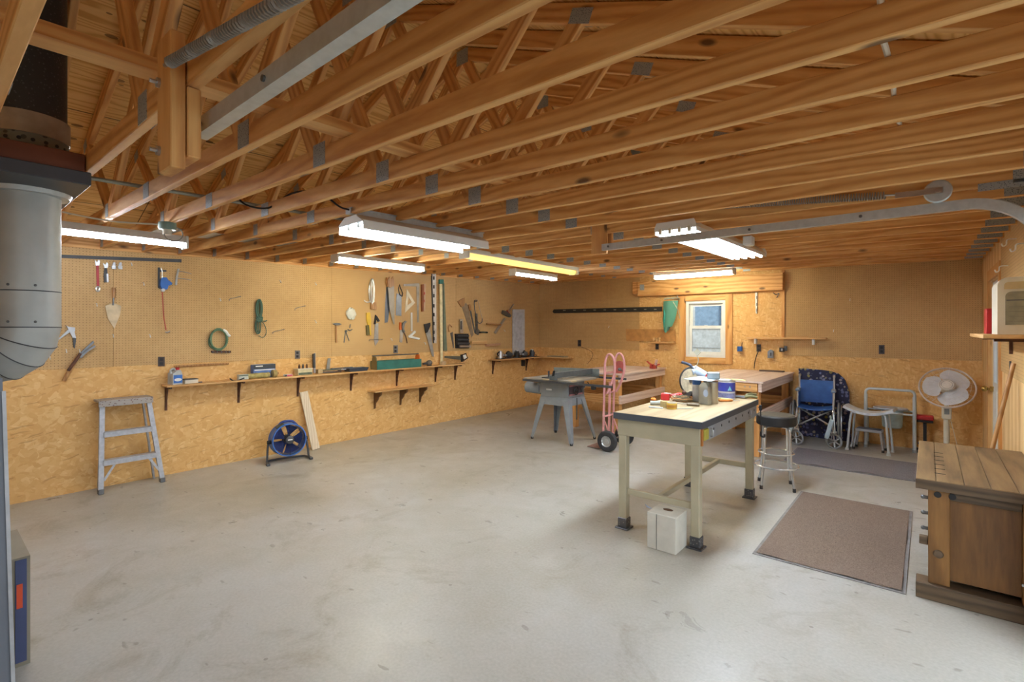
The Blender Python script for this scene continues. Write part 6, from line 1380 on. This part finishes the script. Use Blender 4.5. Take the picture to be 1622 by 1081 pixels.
# floral cover hung behind it
mb = MB()
ct = [(0, 1.0), (.12, 1.005), (.3, 1.0), (.45, .995), (.65, .985), (.8, .95), (.92, .87), (1.0, .7)]
def topz(u):
    for (a, b), (c, d) in zip(ct, ct[1:]):
        if u <= c: return b + (d - b)*(u - a)/(c - a)
    return .7
mb.sheet(lambda u, v: (-1.45 + .62*u + .03*v*math.sin(u*9), 8.255 + .012*math.sin(u*17 + v*2) - .02*math.sin(PI*u)*(1 - v), .004 + (topz(u)*.98 - .004)*(1 - v)), 40, 16, .012)
solo('floral_cover', 'dark blue floral cloth cover draped behind the wheelchair', 'cloth', mb, FLORAL)

# --- commode chair, bath stool, step stool
t = thing('commode_chair', 'pale grey tubular commode chair with a white lid and pail', 'commode chair', (-.385, 8.1, 0))
cx0, cx1, cyf, cyb = -.63, -.13, 8.03, 8.27
for x, s in ((cx0, 1), (cx1, -1)):
    mb = MB(); mb.tube([(x, cyf, .02), (x, cyf, .7)], .02, 14); lg = part(t, 'leg', mb, COMMODE, True)
    mb = MB(); mb.cyl((x, cyf, 0), (x, cyf, .035), .025, n=14); part(lg, 'rubber_tip', mb, M((150, 152, 152), .7), True)
    mb = MB(); mb.tube([(x, cyb, .02), (x, cyb, .48)], .016, 12); lg = part(t, 'leg', mb, COMMODE, True)
    mb = MB(); mb.cyl((x, cyb, 0), (x, cyb, .035), .022, n=14); part(lg, 'rubber_tip', mb, M((150, 152, 152), .7), True)
    mb = MB(); mb.tube([(x, cyf, .49), (x, cyb, .48)], .013, 10); part(t, 'side_bar', mb, COMMODE, True)
mb = MB(); mb.tube(sm([(cx0, cyf, .66), (cx0, cyf, .735), (cx0 + .03, cyf, .77), (cx0 + .1, cyf, .775), (cx1 - .1, cyf, .775), (cx1 - .03, cyf, .77), (cx1, cyf, .735), (cx1, cyf, .66)], 5), .016, 12); part(t, 'top_rail', mb, COMMODE, True)
mb = MB(); mb.tube([(cx0, cyf, .47), (cx1, cyf, .47)], .013, 10); part(t, 'cross_bar', mb, COMMODE, True)
mb = MB(); mb.tube([(cx0, cyb, .48), (cx1, cyb, .48)], .012, 10); part(t, 'cross_bar', mb, COMMODE, True)
mb = MB(); mb.lathe([(0, .508), (.17, .508), (.18, .516), (.17, .53), (0, .534)], (-.38, 8.16, 0), (0, 0, 1), 36, 1.05, .8); part(t, 'lid', mb, M((176, 184, 198), .35), True)
mb = MB(); mb.lathe([(0, .27), (.09, .27), (.105, .285), (.118, .495), (.11, .505), (0, .505)], (-.36, 8.16, 0), (0, 0, 1), 30, 1, .85); part(t, 'pail', mb, M((188, 214, 226), .35), True)
t = thing('bath_stool', 'white curved-seat bath stool with splayed tube legs by the wheelchair', 'stool', (-.57, 7.79, 0), -.12)
mb = MB(); mb.sheet(lambda u, v: (-.255 + .51*u, -.13 + .26*v, .5 + .07*(2*u - 1)**2 + .004*math.cos(PI*(2*v - 1))), 20, 8, .03); part(t, 'seat', mb, M((206, 216, 226), .35))
for sx_ in (-1, 1):
    for sy_ in (-1, 1):
        mb = MB(); mb.tube(sm([(sx_*.1, sy_*.08, .5), (sx_*.16, sy_*.09, .485), (sx_*.185, sy_*.1, .42), (sx_*.215, sy_*.125, .03)], 5), .0135, 12); lg = part(t, 'leg', mb, COMMODE)
        mb = MB(); mb.lathe([(0, 0), (.026, 0), (.02, .03), (0, .035)], (sx_*.217, sy_*.127, 0), (0, 0, 1), 16); part(lg, 'rubber_tip', mb, M((186, 190, 190), .6))
t = thing('step_stool', 'low aluminium step stool with a dark tread under the bath stool', 'stool', (-.58, 7.87, 0), -.1)
mb = MB(); mb.bx((-.14, -.075, .235), (.14, .075, .268), .006); part(t, 'frame', mb, ALU)
mb = MB(); mb.bx((-.125, -.065, .268), (.125, .065, .275), .002); part(t, 'tread', mb, M((92, 94, 104), .8))
for sx_ in (-1, 1):
    for sy_ in (-1, 1):
        mb = MB(); mb.tube([(sx_*.125, sy_*.055, .24), (sx_*.155, sy_*.085, .015)], .012, 10); lg = part(t, 'leg', mb, ALU)
        mb = MB(); mb.cyl((sx_*.156, sy_*.086, 0), (sx_*.155, sy_*.085, .03), .015, n=12); part(lg, 'rubber_tip', mb, RUBBER)

# --- pedestal fan
t = thing('pedestal_fan', 'white pedestal fan with clear blades by the entry door', 'fan', (.17, 7.85, 0))
hd = V((-.02, -.82, .5)).normalized(); hc = V((0, -.06, .875))
mb = MB(); mb.lathe([(0, 0), (.14, 0), (.14, .02), (.05, .04), (0, .04)], (0, .05, 0), (0, 0, 1), 36); part(t, 'base', mb, WHITE)
mb = MB(); mb.cyl((0, .05, .04), (0, .05, .5), .028, n=20); part(t, 'pole', mb, CREAM)
mb = MB(); mb.box((0, .03, .555), (.09, .07, .15), bev=.01); cbx = part(t, 'control_box', mb, CREAM)
mb = MB(); mb.box((0, -.008, .575), (.045, .006, .07), bev=.002); part(cbx, 'switch_plate', mb, M((120, 122, 122), .5))
mb = MB(); mb.cyl((0, .05, .62), (0, .06, .82), .02, n=14); part(t, 'neck', mb, CREAM)
mb = MB(); mb.lathe([(0, -.1), (.05, -.1), (.07, -.06), (.07, .0), (0, .0)], hc - hd*.05, hd, 24); part(t, 'motor_housing', mb, CREAM)
RG = .255
part(t, 'rear_grille', grille(hc - hd*.05, -hd, RG, 5, 20, .0009, M((206, 204, 200), .4, .2), .03), M((206, 204, 200), .4, .2))
part(t, 'front_grille', grille(hc + hd*.0, hd, RG, 6, 26, .0009, M((206, 204, 200), .4, .2), .04), M((206, 204, 200), .4, .2))
mb = MB(); mb.torus(hc - hd*.025, hd, RG, .009, 48, 8); part(t, 'grille_rim', mb, M((200, 186, 178), .4))
mb = MB(); mb.lathe([(0, 0), (.075, 0), (.072, .01), (.03, .014), (0, .014)], hc + hd*.04, hd, 30); hb_ = part(t, 'hub_badge', mb, M((220, 216, 208), .4))
for r in (.05, .066): mb = MB(); mb.torus(hc + hd*.053, hd, r, .0022, 30, 6); part(hb_, 'badge_ring', mb, M((150, 150, 146), .4))
q = V((0, 0, 1)).rotation_difference(hd).to_matrix()
CLR = clear('milky_fan_plastic', (232, 236, 242), .8)
for k in range(3):
    a = 2*PI*k/3 + .95; mb = MB()
    def bl(u, v):
        r = .05 + .175*u; sp_ = (.5 + .75*math.sin(PI*min(1, u*.85 + .1))); an = a + (v - .5)*2.3*sp_*.75; return hc - hd*.02 + hd*((v - .5)*.04) + q @ V((r*math.cos(an), r*math.sin(an), 0))
    mb.sheet(bl, 10, 10, .002); part(t, 'fan_blade', mb, CLR)
mb = MB(); mb.tube(sm([(.03, .07, .5), (.06, .09, .35), (.1, .1, .15), (.14, .1, .02)]), .004, 6); part(t, 'cord', mb, CREAM)
# --- red roller stand
p = (-.03, 8.15); t = thing('roller_stand', 'black stand with a red padded top beside the pedestal fan', 'stand', (p[0], p[1], 0))
mb = MB(); mb.box((0, 0, .44), (.17, .12, .06), bev=.01); part(t, 'red_pad', mb, RED)
mb = MB(); mb.box((0, 0, .395), (.16, .1, .03), bev=.004); part(t, 'pad_frame', mb, BLACK)
mb = MB(); mb.bar((0, 0, .03), (0, 0, .37), .035, .035); part(t, 'post', mb, BLACK)
for a, b in (((-.08, -.1), (.08, .1)), ((-.08, .1), (.08, -.1))): mb = MB(); mb.bar((a[0], a[1], .018), (b[0], b[1], .018), .03, .03); part(t, 'foot', mb, BLACK)
mb = MB(); mb.bar((-.07, -.08, .12), (.07, -.08, .14), .02, .03); part(t, 'strut', mb, DSTEEL)
mb = MB(); mb.cyl((XR - .265, 5.06, .004), (XR - .028, 5.17, 1.3), .014, n=12); solo('broom_handle', 'brown wooden pole leaning on the right wall behind the old workbench', 'pole', mb, HANDLE)

# ================================================================== back wall
fig(PB, 'rail_bar', 'long black slotted bar hung level on the back wall pegboard', 'bar', [('bar', M((46, 44, 38), .5, .2), [('p', [(878, 490.5), (1049, 486), (1049, 493.5), (878, 496.5), (876, 494)], .01, .02)]), ('slot', M((140, 136, 116), .5), [('r', u, 491.5 - (u - 878)*.012, u + 4, 492.8 - (u - 878)*.012, .03, .002) for u in range(892, 1040, 16)])])
mb = MB()
def net(u, v):
    r = .125*(1 - .25*v)*(1 - .5*max(0, v - .6)/.4); a = 2*PI*u
    c = PB(1063, 477 + 49*v, .11)
    return c + V((r*math.cos(a)*(1 + .08*math.sin(a*5)) - .04*v + (.0 if v < .4 else -.05*(v - .4)), -.07*math.sin(a)*(1 - .2*v), (.02*math.sin(a*3) - .12*max(0, math.cos(a))*(v > .5)*(-1) if v > .9 else 0)))
mb.sheet(net, 28, 12); t = thing('fishing_net', 'teal and grey landing net bag hanging left of the window', 'net', tuple(PB(1063, 470, .1)))
part(t, 'mesh_bag', mb, clear('teal_netting', (92, 158, 140), .78), True)
mb = MB(); c = PB(1064, 476, .11); mb.tube([c + V((.13*math.cos(2*PI*k/30), -.075*math.sin(2*PI*k/30), .03 + .015*math.sin(4*PI*k/30))) for k in range(30)], .007, 6, True); part(t, 'hoop', mb, M((170, 176, 160), .5), True)
mb = MB(); mb.tube(sm([PB(1052, 490, .13), PB(1053, 500, .16), PB(1052, 512, .15), PB(1053, 524, .12)]), [.02]*18 + [.028] if False else .016, 8); part(t, 'teal_fold', mb, M((52, 150, 134), .6), True)
mb = MB(); mb.tube(sm([PB(1066, 478, .19), PB(1074, 492, .2), PB(1077, 505, .14)]), .006, 6); part(t, 'cord', mb, M((176, 172, 150), .6), True)
mb = MB(); mb.tube([PB(1073, 468, .02), PB(1073, 474, .1)], .008, 8); part(t, 'hanging_hook', mb, WHITE, True)
fig(PB, 'backing_board', 'brown board fixed to the back wall left of the window', 'board', [('board', M((176, 126, 68), .6), [('p', [(992, 521.5), (1070, 522), (1071, 541), (993, 540.5)], .01, .018)])])
t = fig(PB, 'ledge', 'small wooden ledge under the brown board, left of the window', 'shelf', [('board', SHELFX, [('r', 1034, 541.6, 1071, 544, .002, .11)])])
for k, (u, w_, lab) in enumerate(((1035.5, 3, 'left'), (1040, 3, 'middle'), (1044.3, 2.6, 'right'))):
    fig(PB, 'wood_peg', 'tiny wooden block, %s of the three on the small ledge' % lab, 'block', [('block', SHELFW, [('r', u, 535, u + w_, 541.3, .05, .04)])], 'blocks on the small ledge')
outlet(PB, 1041, 549.5, 5, 9, 'dark outlet just below the small ledge left of the window')
outlet(PB, 918, 544, 5, 10, 'dark outlet on the pegboard left of the pink hand truck')
outlet(PB, 1202, 551.5, 7, 11.5, 'dark outlet with a cord running down to the right bench')
outlet(PB, 1396.5, 554, 9, 14, 'dark outlet below the bare pegboard above the commode chair', M((62, 54, 60), .5))
cable('extension_cord', 'black cord hanging from the outlet right of the window to the bench', 'cord', sm([PB(1202, 555, .02), PB(1199, 562, .03), PB(1196, 572, .04), PB(1194.5, 584, .06)]), .006, BLACK)
cable('thin_wire', 'thin brown wire curling on the strand board left of the hand truck', 'wire', sm([PB(921, 550, .01), PB(935, 556, .012), PB(939, 562, .012), PB(936, 570, .015), PB(930, 577, .015)]), .003, BROWN)
fig(PB, 'white_bracket', 'white metal shelf strip hung right of the window', 'bracket', [('strip', WHITE, [('p', [(1196.5, 463.5), (1200, 463.5), (1199.5, 497), (1197.5, 497)], .004, .02)]), ('slot', DGREY, [('r', 1198, v, 1198.9, v + 5, .024, .001) for v in (469, 480, 489)])])
t = thing('wall_shelf', 'thin pine shelf on the back wall right of the window', 'shelf', tuple(PB(1240, 535, .06)))
s0, s1 = PB(1184, 535.5, .06), PB(1310, 535.5, .06)
mb = MB(); mb.bx((s0.x, YB - .13, s0.z - .01), (s1.x, YB - .0305, s0.z + .012), .002); part(t, 'board', mb, SHELFX, True)
for u in (1197.5, 1289): mb = MB(); b_ = PB(u, 540, .03); mb.bx((b_.x - .012, YB - .1, s0.z - .09), (b_.x + .012, YB - .011, s0.z - .01)); part(t, 'bracket', mb, WHITE, True)
mb = MB(); a, b = PB(1250, 533, .08), PB(1281, 531, .08); mb.bar((a.x, a.y, s0.z + .023), (b.x, b.y, s0.z + .023), .03, .02); solo('wood_strip', 'short pine strip lying on the thin shelf right of the window', 'strip', mb, SHELFX)
fig(PB, 'blue_cup', 'little blue cup holder fixed beside the window casing', 'cup', [('cup', BLUE, [('v', 1172, 556.5, 1172, 549, .05, .035, .04)]), ('stick', BROWN, [('v', 1174.5, 552, 1175.5, 542.5, .05, .006)]), ('plate', M((66, 110, 170), .5), [('r', 1168, 549, 1176, 557, .003, .012)])])
fig(PB, 'switch_box', 'grey metal switch box on the strand board right of the corded outlet', 'switch', [('box', M((136, 146, 158), .4, .3), [('p', [(1217, 557), (1221, 554), (1225.5, 556), (1225.5, 567.5), (1217, 567.5)], .003, .05)]), ('lever', DGREY, [('r', 1220, 559, 1222, 564, .053, .012)])])
fig(PB, 'sensor_box', 'small dark boxy bracket at the lower pegboard edge right of the window', 'bracket', [('box', BLACK, [('r', 1236, 551, 1243, 557.5, .002, .07)]), ('arm', DGREY, [('r', 1243, 548.5, 1247, 556, .01, .04)]), ('lens', STEEL, [('r', 1237, 552.5, 1240, 556, .07, .006)])])
for (u, v, lab) in ((1229, 466, 'bent dark hook under the right end of the wooden header'),):
    fig(PB, 'wire_hook', lab, 'hook', [('wire', DSTEEL, [('s', [(u - 4, v - 2), (u, v + 1), (u + 5, v - 1), (u + 1, v + 6)], .02, .006), ('c', u, v + 1, .0, .005, .02)])])
for k, (u, v, lab) in enumerate(((1017, 455.5, 'square grey steel plate at the left end of the wooden header'),)):
    fig(PB, 'nail_plate', lab, 'plate', [('plate', PLATE, [('r', u - 3.4, v - 4.5, u + 3.4, v + 4.5, .1005, .003)])])

# ================================================================== right wall
t = thing('wall_shelf', 'pine shelf on the right wall near the entry door', 'shelf', (.39, 4.95, 1.49))
mb = MB(); mb.bx((.265, 4.3, 1.492), (XR - .011, 5.6, 1.517), .002); part(t, 'board', mb, SHELFW, True)
for y in (4.5, 5.4): mb = MB(); mb.bx((.33, y, 1.47), (XR - .011, y + .02, 1.491)); mb.bx((XR - .03, y, 1.36), (XR - .011, y + .02, 1.47)); part(t, 'bracket', mb, BROWN, True)
t = thing('drawer_organiser', 'white plastic storage case with a clear front on the right wall shelf', 'organiser', (.42, 4.6, 1.5176))
ox, oX, oy_, oY, oz0, oz1 = .335, XR - .014, 4.36, 4.72, 1.518, 1.875
def rr(x0, x1, z0, z1, r): return [(x0, z0), (x1, z0)] + [(x1 - r + r*math.cos(a), z1 - r + r*math.sin(a)) for a in [PI/2*i/6 for i in range(7)]] + [(x0 + r - r*math.sin(a), z1 - r + r*math.cos(a)) for a in [PI/2*i/6 for i in range(7)]]
mb = MB(); mb.prism([(x, oy_, z) for x, z in rr(ox, oX, oz0, oz1, .05)], (0, oY - oy_, 0)); part(t, 'case', mb, CREAM, True)
mb = MB(); mb.prism([(x, oy_ - .006, z) for x, z in rr(ox + .035, oX - .005, oz0 + .06, oz1 - .09, .03)], (0, .006, 0)); part(t, 'clear_front', mb, M((146, 142, 122), .2), True)
mb = MB(); mb.prism([(x, oy_ - .004, z) for x, z in rr(ox + .03, oX - .005, oz1 - .075, oz1 - .03, .02)], (0, .004, 0)); part(t, 'handle_slot', mb, M((190, 170, 128), .5), True)
mb = MB(); mb.bx((ox + .04, oy_ - .008, oz0 + .21), (oX - .005, oy_ - .0062, oz0 + .216)); part(t, 'divider', mb, DGREY, True)
for k in range(4): mb = MB(); mb.bx((ox + .05, oy_ - .0075, oz0 + .08 + .03*k), (oX - .012, oy_ - .0062, oz0 + .084 + .03*k)); part(t, 'stored_cord', mb, M((120, 116, 98), .5), True)
t = thing('red_carton', 'red and white carton on the shelf between the storage case and the door', 'carton', (.41, 5.0, 1.5176))
mb = MB(); mb.bx((.32, 4.92, 1.518), (.44, 5.1, 1.7), .003); part(t, 'box', mb, RED, True)
mb = MB(); mb.bx((.4, 4.917, 1.6), (.441, 4.92, 1.695)); part(t, 'white_panel', mb, WHITE, True)
mb = MB(); mb.bx((XR - .02, 5.5, 1.2), (XR - .0085, 5.53, 1.3)); solo('dark_strip', 'dark narrow strip on the right wall above the leaning pole', 'strip', mb, DGREY)
for k, (y, z, lab) in enumerate(((4.7, 2.1, 'nearest'), (5.2, 2.2, 'middle'), (5.7, 2.05, 'farthest'))):
    o = link(hk.copy()); o.location = (XR - .009, y, z); o.rotation_euler = (0, 0, PI); o.scale = (1.6, 1.6, 1.6); tags(o, 'larger white wire hook on the right wall pegboard, %s of three' % lab, 'hook', 'right wall hooks')

# ================================================================== outside the window: a white trailer
t = thing('camper_trailer', 'white trailer with a dark blue window parked outside the back window', 'trailer', (-3.4, 11.9, -.06))
mb = MB(); mb.bx((-7.2, 10.8, .35), (.4, 13.0, 2.75), .05); part(t, 'body', mb, M((186, 194, 202), .4), True)
mb = MB(); mb.bx((-3.86, 10.785, 1.6), (-2.2, 10.799, 2.15), .003); wnd = part(t, 'window', mb, M((128, 158, 190), .2), True)
mb = MB(); mb.bx((-3.36, 10.77, 1.62), (-3.1, 10.784, 2.13)); part(wnd, 'blind', mb, M((92, 118, 148), .4), True)
mb = MB()
for z in (.75, 1.15, 1.55): mb.bx((-7.2, 10.79, z), (.4, 10.799, z + .012))
part(t, 'trim_strip', mb, M((140, 148, 156), .4), True)
mb = MB(); mb.bx((-4.02, 10.79, 1.2), (-3.92, 10.799, 1.38)); part(t, 'marker_light', mb, RED, True)
for y in (11.2, 12.6):
    mb = MB(); mb.lathe([(0, -.1), (.3, -.1), (.34, -.06), (.34, .06), (.3, .1), (0, .1)], (-3.0, y, .285), (0, 1, 0), 28); part(t, 'wheel', mb, RUBBER, True)
mb = MB(); mb.bar((.4, 11.9, .4), (1.8, 11.9, .3), .1, .1); mb.cyl((1.7, 11.9, -.06), (1.7, 11.9, .3), .05); part(t, 'tow_bar', mb, DGREY, True)
